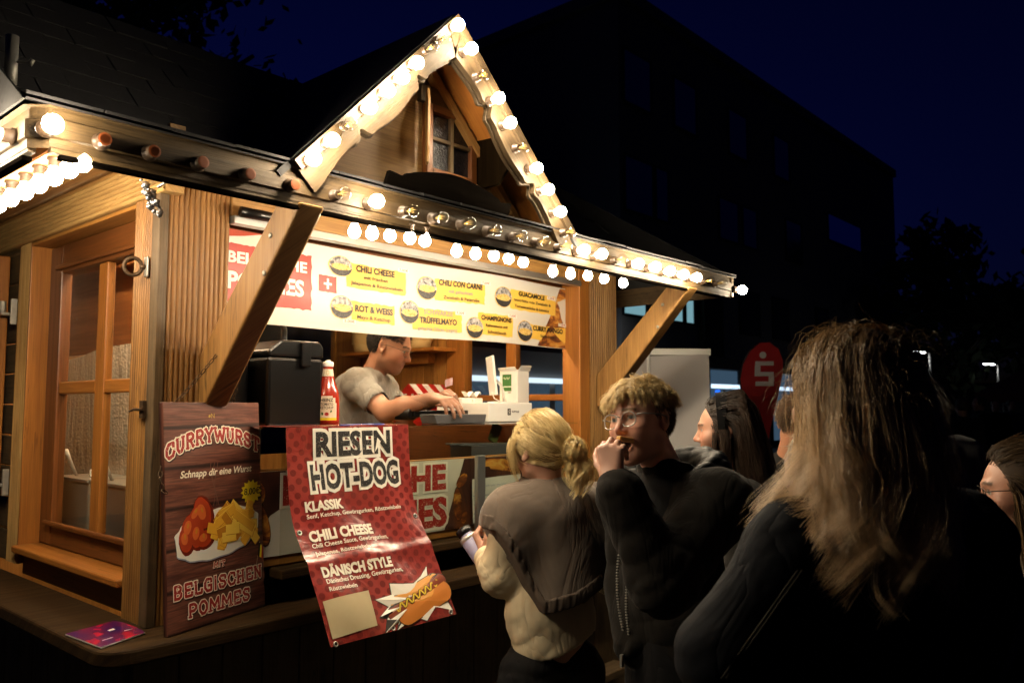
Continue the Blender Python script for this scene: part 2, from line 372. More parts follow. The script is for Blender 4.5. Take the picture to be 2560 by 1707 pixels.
# side wall, left of the window and beneath it
b = MB(); z = .98
while z < 2.30:
    b.box(XL + .012, XL + .035, 3.88, 4.95, z, min(z + .125, 2.304)); z += .131
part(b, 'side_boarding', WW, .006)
b = MB(); sweep_profile(flutes(3.76, 3.878, .02, .004), lambda t, a, h: (XL - h, a, t), .985, 2.305, 0, b); b.box(XL + .001, XL + .03, 3.76, 3.878, .985, 2.305); part(b, 'jamb_trim', WP, 0)
b = MB(); b.box(XL, XL + .13, 3.745, 3.759, .985, 2.304); part(b, 'jamb_board', WO)
b = MB(); b.box(XL + .02, XL + .05, 2.75, 3.745, .945, 1.03); part(b, 'sill_panel', WI)
b = MB(); b.box(XL + .001, XL + .13, 2.75, 3.745, 2.290, 2.304); part(b, 'window_head', WI)
b = MB(); b.box(XL - .025, XL + .12, 2.745, 3.75, 1.035, 1.062); part(b, 'side_sill', WO, .006)
# side window
b = MB(); x0, x1 = 1.255, 1.30
b.box(x0, x1, 3.62, 3.744, 1.065, 2.288); b.box(x0, x1, 2.752, 2.84, 1.065, 2.288); b.box(x0, x1, 2.841, 3.619, 2.17, 2.288); b.box(x0, x1, 2.841, 3.619, 1.065, 1.15)
b.box(x0 - .014, x0 - .001, 2.80, 3.66, 2.185, 2.205); b.box(x0 - .02, x0 - .001, 2.80, 3.66, 1.145, 1.165)
win = part(b, 'side_window', WR, .006)
b = MB(); b.box(x0 + .006, x1 - .006, 3.175, 3.255, 1.151, 2.169); b.box(x0 + .008, x1 - .008, 2.841, 3.174, 1.672, 1.722); b.box(x0 + .008, x1 - .008, 3.256, 3.619, 1.672, 1.722); part(b, 'muntin', WO, .006, win)
b = MB(); b.box(x0 + .018, x0 + .022, 2.841, 3.619, 1.151, 2.169); part(b, 'pane', GLASS, 0, win)
# open shutter and ironware
b = MB(); b.box(.80, 1.166, 3.955, 3.98, 1.12, 2.27); sh = part(b, 'window_shutter', WO, .006)
for zc in (2.02, 1.30):
    b = MB(); b.box(1.155, 1.179, 3.885, 3.90, zc - .05, zc + .06); b.box(1.12, 1.168, 3.89, 3.952, zc - .012, zc); b.tube([(1.135, 3.93, zc), (1.135, 3.93, zc + .05)], .014, 10); part(b, 'hinge', ZINC, .002, sh)
b = MB(); n = 28; b.tube([(1.132 + .024 * math.cos(2 * PI * i / n) , 2.652 - .010 * math.cos(2 * PI * i / n), 2.072 + .028 * math.sin(2 * PI * i / n)) for i in range(n + 1)], .0065, 8, cap=False)
b.tube([(1.150, 2.643, 2.072), (1.168, 2.632, 2.072)], .009, 8)
rg = part(b, 'iron_ring', IRON, 0)
b = MB(); b.box(1.162, 1.1675, 2.614, 2.642, 2.04, 2.105); part(b, 'ring_plate', ZINC, .002, rg)
b = MB(); b.box(1.155, 1.1678, 2.598, 2.622, 1.585, 1.64); b.tube([(1.150, 2.59, 1.612), (1.150, 2.655, 1.612)], .005, 8); b.tube([(1.150, 2.65, 1.612), (1.135, 2.65, 1.606)], .004, 8); part(b, 'latch', IRON, .001)
# ledge all round, base
def round_slab(mb, x0, y0, x1, y1, z0, z1, r, m=0):
    pts = [(x0 + r - r * math.cos(a), y0 + r - r * math.sin(a)) for a in [i * PI / 16 for i in range(9)]]
    pts = pts + [(x1, y0), (x1, y0 + .22)] + [(x0 + .22, y0 + .22), (x0 + .22, y1), (x0, y1)]
    mb.prism(pts, lambda a, b_, h: (a, b_, h), z0, z1, m)
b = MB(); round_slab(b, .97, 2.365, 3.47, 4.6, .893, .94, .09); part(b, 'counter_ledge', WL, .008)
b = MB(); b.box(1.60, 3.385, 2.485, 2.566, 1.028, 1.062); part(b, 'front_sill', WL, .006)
b = MB(); b.box(1.42, 3.385, 2.54, 2.57, .941, 1.027); part(b, 'sill_gap_shade', WD)  # black board stands in for the shade in the gap below the sill
b = MB()
for i in range(18): b.box(1.12 + i * .146, 1.262 + i * .146, 2.52, 2.55, .02, .892)
for i in range(17): b.box(1.10, 1.13, 2.56 + i * .146, 2.702 + i * .146, .02, .892)
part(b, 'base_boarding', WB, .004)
b = MB(); b.box(3.25, 3.62, 2.40, 2.518, .27, .31); part(b, 'foot_rail', WB, .006)
b = MB(); b.box(1.15, 3.72, 2.6, 4.95, .22, .26); part(b, 'stall_floor', WB, 0)
# glass front and shelf
b = MB(); b.box(1.60, 3.10, 2.35, 2.95, 1.5405, 1.5485); part(b, 'glass_shelf', GSHELF, 0)
b = MB(); b.box(1.60, 3.12, 2.497, 2.502, 1.063, 1.5395); part(b, 'glass_front', GLASS, 0)
b = MB(); b.box(2.553, 2.60, 2.475, 2.496, 1.063, 1.41); part(b, 'glass_post', ALU, .002)
b = MB(); b.box(2.91, 2.925, 2.47, 2.485, 1.505, 1.54); b.box(2.905, 2.93, 2.465, 2.49, 1.485, 1.50); part(b, 'glass_clamp', ALU, .002)
# panel carrying the lower banner, inner counters
b = MB(); b.box(1.418, 3.384, 2.572, 2.60, 1.063, 1.40); b.box(1.43, 3.2, 2.62, 2.95, .30, 1.30); part(b, 'serving_counter', WI)
b = MB(); b.box(3.2, 3.60, 3.0, 4.7, .3, 1.52); part(b, 'end_counter', WR)
# end wall with its window
xi = 3.62; b = MB()
for i in range(8): b.box(xi, xi + .05, 3.80 + i * .107, 3.905 + i * .107, .3, 2.435)
b.box(xi - .012, xi + .05, 4.67, 4.95, .3, 2.435)
b.box(xi, xi + .05, 2.69, 3.78, .3, 1.28); b.box(xi, xi + .05, 2.69, 3.78, 2.22, 2.435)
part(b, 'end_wall', WI, .002)
b = MB(); b.box(xi - .01, xi + .06, 3.62, 3.785, 1.281, 2.219); b.box(xi - .01, xi + .06, 2.69, 2.84, 1.281, 2.219); b.box(xi - .008, xi + .05, 2.841, 3.619, 1.281, 1.33); b.box(xi - .008, xi + .05, 2.841, 3.619, 2.17, 2.219)
ew = part(b, 'end_window', WO, .005)
b = MB(); b.box(xi, xi + .045, 3.2, 3.28, 1.331, 2.169); b.box(xi, xi + .045, 2.841, 3.199, 1.655, 1.692); b.box(xi, xi + .045, 3.281, 3.619, 1.655, 1.692); part(b, 'muntin', WO, .005, ew)
b = MB(); b.box(xi + .02, xi + .025, 2.841, 3.619, 1.331, 2.169); part(b, 'pane', GLASS, 0, ew)
b = MB(); b.box(3.42, xi - .001, 3.70, 4.66, 1.968, 1.99); b.box(3.56, xi - .001, 3.9, 4.5, 1.90, 1.967); part(b, 'wall_shelf', WO, .003)
# back wall with a dark window
b = MB(); yb = 4.96
b.box(1.2, 2.9, yb, yb + .05, .3, 2.435); b.box(2.901, 3.70, yb, yb + .05, .3, 1.30); b.box(2.901, 3.70, yb, yb + .05, 2.33, 2.435); b.box(3.60, 3.70, yb, yb + .05, 1.301, 2.329)
part(b, 'back_wall', WI, 0)
b = MB(); b.box(2.901, 3.599, yb + .02, yb + .025, 1.301, 2.329); part(b, 'back_pane', GLASS, 0)
# eave: soffit, fascia
def quadprism(mb, a, b_, c, d, th, m=0):
    a, b_, c, d = map(Vector, (a, b_, c, d)); nrm = (b_ - a).cross(d - a).normalized() * th; vs = [a, b_, c, d, a + nrm, b_ + nrm, c + nrm, d + nrm]
    fs = [(0, 3, 2, 1), (4, 5, 6, 7), (0, 1, 5, 4), (1, 2, 6, 5), (2, 3, 7, 6), (3, 0, 4, 7)]; L = (b_ - a).length; W_ = (d - a).length; ro = random.uniform(0, 50)
    q = [(0, 0), (L, 0), (L, W_), (0, W_)]; q = q + q
    mb.add(vs, fs, [[(q[k][0] + ro, q[k][1] + ro) for k in f] for f in fs], m)
b = MB()
for i in range(4):
    t0, t1 = i / 4, (i + 1) / 4 - .012
    P = lambda x, t: (x, 2.02 + .545 * t, 2.262 + .20 * t); k0, k1 = .64 + .54 * t0, .64 + .54 * t1
    quadprism(b, P(k0, t0), P(4.0, t0), P(4.0, t1), P(k1, t1), -.012)
    Q = lambda y, t: (.64 + .54 * t, y, 2.262 + .20 * t)
    quadprism(b, Q(4.95, t0), Q(2.02 + .545 * t0, t0), Q(2.02 + .545 * t1, t1), Q(4.95, t1), -.012)
part(b, 'soffit', WG, 0)
b = MB(); zs = [(0, 0), (0, .02), (.006, .024), (.006, .066), (-.004, .070), (-.004, .095), (.01, .099)]
prof = [(h, z_) for h, z_ in zs]
fb = MB()
sweep_profile([(z_, h) for h, z_ in prof], lambda t, a, h: (t, 2.0 - h, 2.208 + a + .004 * math.sin(t * 2.2)), .655, 4.0, 0, fb, 24)
fb.box(.66, 4.0, 2.002, 2.022, 2.200, 2.300); fb.box(3.99, 4.012, 1.995, 4.9, 2.205, 2.305)
sweep_profile([(z_, h) for h, z_ in prof], lambda t, a, h: (.62 - h, 4.95 - t, 2.208 + a), 0, 2.915, 0, fb, 2)
fb.box(.622, .64, 2.035, 4.95, 2.200, 2.300)
sweep_profile([(z_, h) for h, z_ in prof], lambda t, a, h: (.62 + .035 * t - h * (1 - t), 2.035 - .035 * t - h * t, 2.208 + a), 0, 1, 0, fb, 1)
part(fb, 'fascia_board', WW, 0)
b = MB(); b.box(.68, 3.98, 2.0, 2.022, 2.188, 2.1995); b.box(.622, .644, 2.07, 4.9, 2.188, 2.1995); part(b, 'lamp_batten', WD, .002)
# main roof: shallow skirt, steeper body, shingle courses
b = MB()
def course(mb, x0, x1, y0, z0, s, ln, hipl, hipr, wd, th=.007, stag=0.0):
    c = 1 / math.sqrt(1 + s * s); x = x0 + stag - wd
    while x < x1:
        a, d = max(x, x0), min(x + wd - .004, x1); x += wd
        if d - a < .02: continue
        j = random.uniform(-.004, .004); lift = random.uniform(.002, .007)
        p = lambda xx, t, e: (xx, y0 + t * c + j, z0 + t * s * c + e)
        la = max(a, x0 + hipl * ln * c * (1 if a < x0 + .3 else 0)); ld = d - hipr * ln * c if d > x1 - .3 else d
        quadprism(mb, p(a, 0, lift), p(d, 0, lift), p(ld, ln, .0), p(max(a, min(la, ld - .01)), ln, .0), th)
y, z = 1.985, 2.312
for i in range(4): course(b, .60, 4.03, y + i * .128, z + i * .0435, .34, .15, 1, 1, .17, stag=.085 * (i % 2))
for i in range(7):
    yy = 2.50 + i * .089; course(b, .60, 3.98 - i * .089, yy, 2.487 + i * .0837, .94, .145, 1, 1, .20, stag=.1 * (i % 2))
# under-deck, hips and back slope
quadprism(b, (.60, 1.99, 2.306), (4.03, 1.99, 2.306), (4.0, 2.50, 2.478), (.64, 2.50, 2.478), .005)
quadprism(b, (.60, 2.50, 2.478), (4.0, 2.50, 2.478), (3.37, 3.12, 3.055), (.60, 3.12, 3.055), .005)
quadprism(b, (4.02, 4.95, 2.306), (4.02, 1.99, 2.306), (3.37, 3.12, 3.055), (3.37, 3.9, 3.055), -.006); quadprism(b, (.60, 1.99, 2.306), (.60, 4.95, 2.306), (.60, 3.9, 3.055), (.60, 3.12, 3.055), -.006)
quadprism(b, (.60, 3.12, 3.055), (3.37, 3.12, 3.055), (3.37, 3.9, 3.055), (.60, 3.9, 3.055), .006); quadprism(b, (.60, 3.9, 3.055), (3.37, 3.9, 3.055), (4.02, 4.99, 2.306), (.6, 4.99, 2.306), .006)
part(b, 'roof', SHINGLE, 0)
b = MB(); b.tube([(.722, 2.53, 2.50), (.722, 2.53, 2.66)], .017, 14); b.tube([(.722, 2.53, 2.585), (.76, 2.49, 2.585)], .004, 8); b.tube([(.757, 2.493, 2.577), (.763, 2.487, 2.593)], .007, 8); b.lathe([(.04, 0), (.04, .006), (.018, .008)], Matrix.Translation((.722, 2.53, 2.50))); part(b, 'roof_pipe', ZINC, 0)
# brackets under the eave
brk = [(2.553, 1.618), (2.553, 1.79), (2.10, 2.235), (1.985, 2.205), (2.513, 1.624)]
for x0, x1 in ((1.315, 1.40), (3.53, 3.615)):
    b = MB(); b.prism(brk[::-1], lambda a, b_, h: (h, a, b_), x0, x1, ax=1)
    b2 = b; br = part(b2, 'eave_bracket', WG, .008)
    for yy, zz in ((2.14, 2.13), (2.17, 2.02)): s = MB(); s.lathe([(.0085, 0), (.0085, .003), (.004, .004)], Matrix.Translation((x0, yy, zz)) @ Matrix.Rotation(-PI / 2, 4, 'Y'), 12); part(s, 'screw', ZINC, 0, br)
def chain(mb, pts, ln=.021, r=.0017, wd=.0055):
    P = [Vector(p) for p in pts]; out = []
    for a, c in zip(P[:-1], P[1:]):
        n = max(1, int((c - a).length / (ln * .72)))
        for i in range(n): out.append((a + (c - a) * ((i + .5) / n), (c - a).normalized()))
    for i, (c, d) in enumerate(out):
        s = d.cross(Vector((.3, .5, .8))).normalized(); s = s if i % 2 else d.cross(s)
        q = []
        for k in range(13):
            t = 2 * PI * k / 12; q.append(c + d * (ln / 2) * math.cos(t) + s * wd * math.sin(t))
        mb.tube(q, r, 5, cap=False)
def sag(a, b_, s, n=10): a, b_ = Vector(a), Vector(b_); return [a.lerp(b_, i / n) - Vector((0, 0, s * 4 * (i / n) * (1 - i / n))) for i in range(n + 1)]
b = MB(); chain(b, sag((3.60, 2.05, 2.165), (3.66, 2.54, 1.70), .045)); part(b, 'bracket_chain', ZINC, 0)
# ------------------------------------------------------------------ dormer
GX0, GX1, GXC, GZ0, GZA = 1.281, 2.594, 1.925, 2.318, 2.985
dm = MB(); dm.prism([(1.36, 2.33), (2.52, 2.33), (GXC, 2.90)], lambda a, b_, h: (a, h, b_), 2.20, 2.225); dorm = part(dm, 'dormer', WG, 0)
b = MB(); b.box(1.50, 2.36, 2.17, 2.199, 2.33, 2.385); b.box(1.94, 2.26, 2.175, 2.199, 2.735, 2.80); part(b, 'gable_rail', WW, .003, dorm)
for sgn in (-1, 1):
    xb = GX0 if sgn < 0 else GX1; d = Vector((GXC - xb, 0, GZA - GZ0)); L = d.length; d.normalize(); nrm = Vector((d.z * (1 if sgn < 0 else -1), 0, -d.x * (1 if sgn < 0 else -1)))
    # scalloped board outline: s along slope, q across (down/inward)
    def edge(s):
        t = s / L; w = .098 + .014 * math.cos(2 * PI * 2 * t + .4)
        for c in (.30, .66, .93): w -= .028 * math.exp(-((t - c) / .022) ** 2)
        for c in (.27, .33, .63, .69): w += .010 * math.exp(-((t - c) / .02) ** 2)
        return w
    n = 110; S_ = [L * i / n for i in range(n + 1)]
    for k, (q0, f, y0, y1) in enumerate(((0, lambda s: edge(s), 1.982, 2.004), (0, lambda s: edge(s) + .009, 2.0045, 2.018), (0, lambda s: .033, 1.968, 1.9815))):
        b = MB() if k == 0 else b; nb = []
        lo = [(s, q0) for s in S_]; hi = [(s, f(s)) for s in S_]; o3 = Vector((xb, 0, GZ0)); vs = []
        cut = lambda s, q: s if s < L * .5 else min(s, L - q * (nrm.x * d.x if False else 0))
        for y_ in (y0, y1):
            for (s, q) in lo + hi:
                p = o3 + d * s + nrm * q
                if (p.x - GXC) * sgn < 0: p = p + d * ((GXC - p.x) / d.x)
                vs.append((p.x, y_ - (0.001 if sgn > 0 else 0), p.z))
        N = n + 1; fs = []; uvs = []; ro = random.uniform(0, 40)
        for i in range(n):
            u0, u1 = S_[i] + ro, S_[i + 1] + ro
            for base, fl in ((0, 0), (2 * N, 1)):
                f_ = (base + i, base + i + 1, base + N + i + 1, base + N + i); uvq = [(u0, ro), (u1, ro), (u1, ro + hi[i + 1][1]), (u0, ro + hi[i][1])]
                if (fl == 0) == (sgn < 0): f_ = f_[::-1]; uvq = uvq[::-1]
                fs.append(f_); uvs.append(uvq)
            for off in (0, N):
                fs.append((off + i, off + i + 1, 2 * N + off + i + 1, 2 * N + off + i)); uvs.append([(u0, ro), (u1, ro), (u1, ro + .02), (u0, ro + .02)])
        b.add(vs, fs, uvs, 0, False)
    part(b, 'barge_board', WBB, 0, dorm)
    # dormer roof plane with a lit underside
    b = MB(); e = o3 + nrm * -.012; a_ = Vector((xb, 1.99, GZ0)) - nrm * .004 + Vector((0, 0, .004)); t_ = Vector((GXC, 1.99, GZA)) + Vector((0, 0, .006))
    quadprism(b, a_ - d * .06, t_, t_ + Vector((0, 1.12, 0)), a_ - d * .06 + Vector((0, .30, 0)), -.02 if sgn < 0 else .02)
    part(b, 'dormer_roof', SHINGLE, 0, dorm)
    b = MB(); p0 = o3 + nrm * .010 + d * .05 + Vector((0, 2.02, 0)); p1 = o3 + nrm * .010 + d * (L - .03) + Vector((0, 2.02, 0))
    quadprism(b, p0, p1, p1 + Vector((0, .18, 0)), p0 + Vector((0, .18, 0)), .008); part(b, 'dormer_soffit', WO, 0, dorm)
    b = MB(); q0 = o3 + nrm * .05 + d * .12 + Vector((0, 2.185, 0)); q1 = o3 + nrm * .05 + d * (L - .06) + Vector((0, 2.185, 0)); b.beam(q0, q1, .03, .05, (0, -1, 0)); part(b, 'gable_trim', WG, .003, dorm)
b = MB(); wy = 2.198
b.box(1.965, 1.995, wy - .03, wy, 2.47, 2.735); b.box(2.195, 2.225, wy - .03, wy, 2.47, 2.735); b.box(1.996, 2.194, wy - .03, wy, 2.705, 2.735); b.box(1.996, 2.194, wy - .03, wy, 2.47, 2.495)
gw = part(b, 'dormer_window', WR, .003, dorm)
b = MB(); b.box(2.088, 2.104, wy - .026, wy - .004, 2.496, 2.704); b.box(1.996, 2.087, wy - .026, wy - .004, 2.600, 2.614); b.box(2.105, 2.194, wy - .026, wy - .004, 2.600, 2.614); part(b, 'muntin', WW, .002, gw)
PANEB = mat('crinkled_dark_pane', (.006, .006, .008), .12); _t = NT(PANEB); _t.bump(_t.noise(_t.uv(obj=True), 120, 3), 1.0, .004)
b = MB(); b.box(1.996, 2.194, wy - .012, wy - .006, 2.496, 2.704); part(b, 'pane', PANEB, 0, gw)
oct_ = [(0, .03), (.05, 0), (.125, 0), (.172, .05), (.172, .22), (.125, .27), (.05, .27), (0, .24)]
b = MB(); a = math.radians(-88); b.prism(oct_, lambda u, v, h: (2.232 + u * math.cos(a) + h, 2.196 + u * math.sin(a), 2.462 + v * 1.04), 0, .016, ax=1); part(b, 'dormer_shutter', WSH, .002, dorm)
b = MB(); a = math.radians(-126); b.prism(oct_, lambda u, v, h: (1.963 + u * math.cos(a) * .55 - h * .9, 2.165 + u * math.sin(a) * .55, 2.485 + v), 0, .014, ax=1); part(b, 'dormer_shutter', WG, .002, dorm)
# dark carved flower-box board before the window
top = []
for i in range(41):
    t = i / 40; x = 1.69 + .60 * t; zt = 2.408 + .020 * math.cos((t - .5) * 2 * PI) + (.012 if .10 < t < .90 else 0) + (.006 * math.cos(t * 8 * PI) if t < .2 or t > .8 else 0)
    top.append((x, zt))
pts = [(1.67, 2.335), (2.27, 2.335)] + top[::-1]
b = MB(); b.prism(pts, lambda a_, b_, h: (a_, h, b_), 2.045, 2.062); b.box(1.70, 2.26, 2.063, 2.16, 2.335, 2.345); part(b, 'flower_box', WD, .002, dorm)
# ================================================================== light bulbs
def bulb_proto(lit, name, label):
    root = empty(name, (0, 0, 0), label, 'light bulb')
    s = MB(); s.lathe([(.021, 0), (.021, .006), (.0165, .007), (.0165, .024), (.0135, .026)], n=16); s.build('socket', SOCK, root)
    gl = [(.0125, .024), (.013, .030)] + [(.0235 * math.sin(t), .056 - .0235 * math.cos(t)) for t in [(.9 + i * (PI - .9) / 9) for i in range(10)]]; gl[-1] = (1e-6, .0795)
    s = MB(); s.lathe(gl, n=18); s.build('glass', LIT if lit else GBULB, root)
    if not lit:
        s = MB()
        for k in range(4):
            c = k * PI / 2 + .4; s.tube([(.004 * math.cos(c), .004 * math.sin(c), .036), (.0075 * math.cos(c), .0075 * math.sin(c), .062)], .0011, 6)
        s.tube([(0, 0, .026), (0, 0, .044)], .003, 6); s.build('filament', FIL, root)
    return root
def sock_proto():
    root = empty('lamp_socket', (0, 0, 0), 'x', 'lamp socket'); s = MB(); s.lathe([(.022, 0), (.022, .008), (.017, .009), (.017, .034)], n=18); s.build('holder', SOCK, root)
    s = MB(); s.lathe([(.0165, .0345), (.0122, .035)], n=18); s.lathe([(.0122, .035), (.0115, .026)], n=18); s.lathe([(.0115, .026), (.011, .006), (1e-6, .006)], n=18, m=1); s.build('thread_ring', [TERRA, HOLE], root); return root
P_LIT, P_CLR, P_SOC = bulb_proto(1, 'light_bulb', ''), bulb_proto(0, 'clear_bulb', ''), sock_proto()
_first = {}
ORD = 'first second third fourth fifth sixth seventh eighth ninth tenth eleventh twelfth thirteenth fourteenth fifteenth sixteenth seventeenth eighteenth nineteenth twentieth twenty-first twenty-second twenty-third twenty-fourth twenty-fifth twenty-sixth twenty-seventh'.split()
def put_bulb(kind, p, axis, label, group, sc=1.0):
    src = {'L': P_LIT, 'C': P_CLR, 'S': P_SOC}[kind]
    if kind in _first: o = copy_tree(src)
    else: o = src; _first[kind] = 1
    q = Vector((0, 0, 1)).rotation_difference(Vector(axis).normalized()); o.rotation_mode = 'QUATERNION'; o.rotation_quaternion = q; o.location = p; o.scale = (sc, sc, sc)
    o['label'] = label; o['group'] = group; return o
J = lambda s=.06: random.uniform(-s, s)
WORD = {'L': 'lit bulb', 'C': 'unlit clear bulb', 'S': 'empty bulb socket'}
for i, (k, x, z) in enumerate(zip('LLCLLLLCCL', [1.318, 1.377, 1.442, 1.511, 1.581, 1.64, 1.701, 1.767, 1.82, 1.888], [2.326, 2.391, 2.46, 2.53, 2.601, 2.664, 2.731, 2.802, 2.856, 2.923])):
    put_bulb(k, (x + .002, 1.981, z - .002), (J(), -1, J()), f'{WORD[k]} {ORD[i]} up the left slope of the gable', 'bulbs on the gable', .9)
for i, (k, x, z) in enumerate(zip('LCLLCLLLC', [1.952, 2.02, 2.091, 2.158, 2.231, 2.303, 2.372, 2.447, 2.515], [2.859, 2.788, 2.721, 2.649, 2.581, 2.516, 2.446, 2.375, 2.307])):
    put_bulb(k, (x + .002, 1.981, z), (J(), -1, J()), f'{WORD[k]} {ORD[i]} down the right slope of the gable', 'bulbs on the gable', .9)
EX = [.574, .63, .752, .868, .994, 1.129, 1.269, 1.422, 1.547, 1.688, 1.815, 1.947, 2.078, 2.218, 2.347, 2.483, 2.601, 2.726, 2.871, 2.995, 3.137, 3.268, 3.386, 3.509, 3.647, 3.774, 3.916]
EK = 'LLSSSSSCLCCCCCCCLLCLLLLLCCL'
for i, (k, x) in enumerate(zip(EK, EX)):
    if i == 0: put_bulb('L', (.612, 2.10, 2.245), (-1, J(), J()), 'lit bulb on the side fascia just round the eave corner', 'bulbs on the eave'); continue
    if i == 26: put_bulb('L', (4.012, 2.0, 2.245), (.8, -.6, J()), 'lit bulb at the far right end of the eave', 'bulbs on the eave'); continue
    put_bulb(k, (x + .012, 1.994, 2.247), (J(), -1, J()), f'{WORD[k]} {ORD[i - 1]} along the front eave counted from the corner', 'bulbs on the eave', .94)
for i, y in enumerate([2.30, 2.50, 2.72, 2.95, 3.2]): put_bulb('L', (.612, y, 2.245), (-1, J(), J()), f'lit bulb on the side fascia, {ORD[i + 1]} from the eave corner', 'bulbs on the eave', .94)
rows = [[(1.570, 2.072), (1.625, 2.050), (1.685, 2.033), (1.750, 2.012), (1.814, 1.981 + .03)], [(2.017, 2.063), (2.098, 2.048), (2.166, 2.023), (2.245, 2.001 + .02), (2.341, 2.03)], [(2.591, 2.087), (2.683, 2.068), (2.768, 2.041), (2.877, 2.034), (3.037, 2.042)]]
for r, row in enumerate(rows):
    nm = ('left', 'middle', 'right')[r]
    for i, (x, y) in enumerate(row): put_bulb('L', (x, y, 2.219), (J(.03), J(.03), -1), f'{ORD[i]} hanging lit bulb of the {nm} five under the front eave', 'bulbs hanging under the eave', .84)
    b = MB(); (xa, ya), (xc_, yc_) = row[0], row[-1]; b.beam((xa - .05, ya + .012, 2.226), (xc_ + .05, yc_ + .012, 2.226), .036, .012); part(b, 'bulb_batten', WO, .002)
for i, (x, y) in enumerate(zip([1.10, 1.165, 1.235, 1.305], [2.09, 2.09, 2.09, 2.09])): put_bulb('S', (x, y, 2.25), (0, 0, -1), f'{ORD[i]} empty socket hanging behind the eave by the corner post', 'empty sockets under the eave')
b = MB(); b.box(1.05, 1.36, 2.06, 2.115, 2.252, 2.262); part(b, 'bulb_batten', WO, .002)
for i, y in enumerate([1.985, 2.07, 2.17, 2.275, 2.38, 2.49, 2.60, 2.71, 2.82, 2.93]):
    put_bulb('L', (.735, y + .03, 2.243), (J(.03), J(.03), -1), f'{ORD[i]} hanging lit bulb under the side eave counted from the corner', 'bulbs hanging under the side eave', .88)
b = MB(); b.box(.71, .76, 1.99 + .04, 3.1, 2.244, 2.254); part(b, 'bulb_batten', WO, .002)
# ================================================================== background buildings
BRICK = soft('night_facade', (.30, .285, .27), (.22, .21, .20), .6, .8)
DKGL = mat('dark_window', (.30, .36, .55), .12, .85); LITW = emit('lit_office', (.40, .80, .92), .42); SHOP = emit('shop_light', (.62, .80, 1.0), 1.6); SHOPB = emit('shop_interior', (.22, .42, .66), .16); BLUEL = emit('blue_sign_light', (.02, .16, 1.0), 1.5); OLIVE = soft('olive_cladding', (.085, .085, .045), (.06, .06, .035), 3, .7)
DKFR = mat('dark_frame', (.015, .015, .017), .5)
bd = empty('office_building', (34, 20, 0), 'dark four-storey office block behind the stall with lit shop front', 'building')
BY, BX0, BX1 = 14.0, 20.7, 47.9
b = MB(); b.box(BX0, BX1, BY + .01, 40, 0, 14.5); b.box(BX0 - .15, BX1 + .15, BY - .12, 40.2, 14.501, 14.9); b.build('wall', BRICK, bd)
def windows(lst, m, name):
    for (x0, x1, z0, z1) in lst:
        f = MB(); f.box(x0 - .06, x0, BY - .06, BY + .0, z0, z1); f.box(x1, x1 + .06, BY - .06, BY + .0, z0, z1); f.box(x0 - .06, x1 + .06, BY - .06, BY, z1 + .001, z1 + .06); f.box(x0 - .06, x1 + .06, BY - .08, BY, z0 - .061, z0 - .001)
        fo = f.build(name, DKFR, bd); p = MB(); p.box(x0, x1, BY - .03, BY, z0, z1); p.build('pane', m, fo)
windows([(20.95, 22.55, 7.75, 9.45), (22.75, 23.5, 7.75, 9.45), (27.1, 28.6, 7.8, 9.3), (29.0, 30.2, 7.8, 9.3), (33.0, 34.6, 7.8, 9.5), (20.95, 22.5, 11.2, 12.9), (24.0, 25.5, 11.2, 12.9), (28.0, 29.5, 11.2, 12.9), (32.0, 33.5, 11.2, 12.9), (28.6, 30.2, 4.4, 6.0), (31.5, 33.0, 4.4, 6.0), (36, 37.4, 4.4, 6.0)], DKGL, 'window')
windows([(20.8, 22.0, 4.48, 5.9), (22.4, 22.85, 4.48, 5.9), (23.1, 24.3, 4.48, 5.9), (24.55, 25.05, 4.48, 5.9)], LITW, 'lit_window')
windows([(37.8, 42.1, 9.4, 10.6)], mat('painted_sky_glow', (.02, .03, .2), .15, Emission_Color=(.004, .01, .16, 1), Emission_Strength=.08), 'corner_window')  # faint blue emission stands in for sky light on this pane
b = MB(); b.box(25.5, 27.0, BY - .15, BY - .001, 3.4, 6.4)
for i in range(8): b.box(25.52 + i * .19, 25.62 + i * .19, BY - .19, BY - .151, 3.4, 6.4)
b.build('cladding_panel', OLIVE, bd)
# shop front along the ground floor
b = MB(); b.box(BX0 + .3, 34.5, BY - .3, BY - .02, 2.95, 3.35); b.build('canopy', DKFR, bd)
for i, (x0, x1) in enumerate(((21.2, 23.6), (23.9, 25.7), (26.0, 28.2), (28.6, 30.7), (31.1, 33.4))):
    f = MB(); f.box(x0 - .10, x0, BY - .12, BY - .021, .1, 2.94); f.box(x1, x1 + .10, BY - .12, BY - .021, .1, 2.94); f.box(x0, x1, BY - .12, BY - .021, .1, .3); f.box((x0 + x1) / 2 - .04, (x0 + x1) / 2 + .04, BY - .10, BY - .021, .301, 2.25)
    fo = f.build('shop_window', DKFR, bd); p = MB(); p.box(x0 + .001, x1 - .001, BY - .05, BY - .001, .301, 2.93); p.build('pane', SHOPB, fo)
    p = MB(); p.box(x0 + .02, x1 - .02, BY - .20, BY - .13, 2.28, 2.42); p.build('light_strip', SHOP, fo)
b = MB(); b.box(26.35, 26.62, BY - .16, BY - .11, 1.68, 2.22); b.build('neon_sign', BLUEL, bd)
b = MB(); b.box(14.0, BX0 - .01, 15.0, 15.2, 0, 3.2); b.build('side_wing', BRICK, bd)
b = MB(); b.box(14.1, 20.6, 14.86, 14.95, 2.30, 2.44); b.build('light_strip', SHOP, bd)
for i, (x0, x1) in enumerate(((14.2, 16.2), (16.5, 18.4), (18.7, 20.5))):
    p = MB(); p.box(x0, x1, 14.96, 14.999, .3, 2.28); p.build('shop_pane', SHOPB, bd)
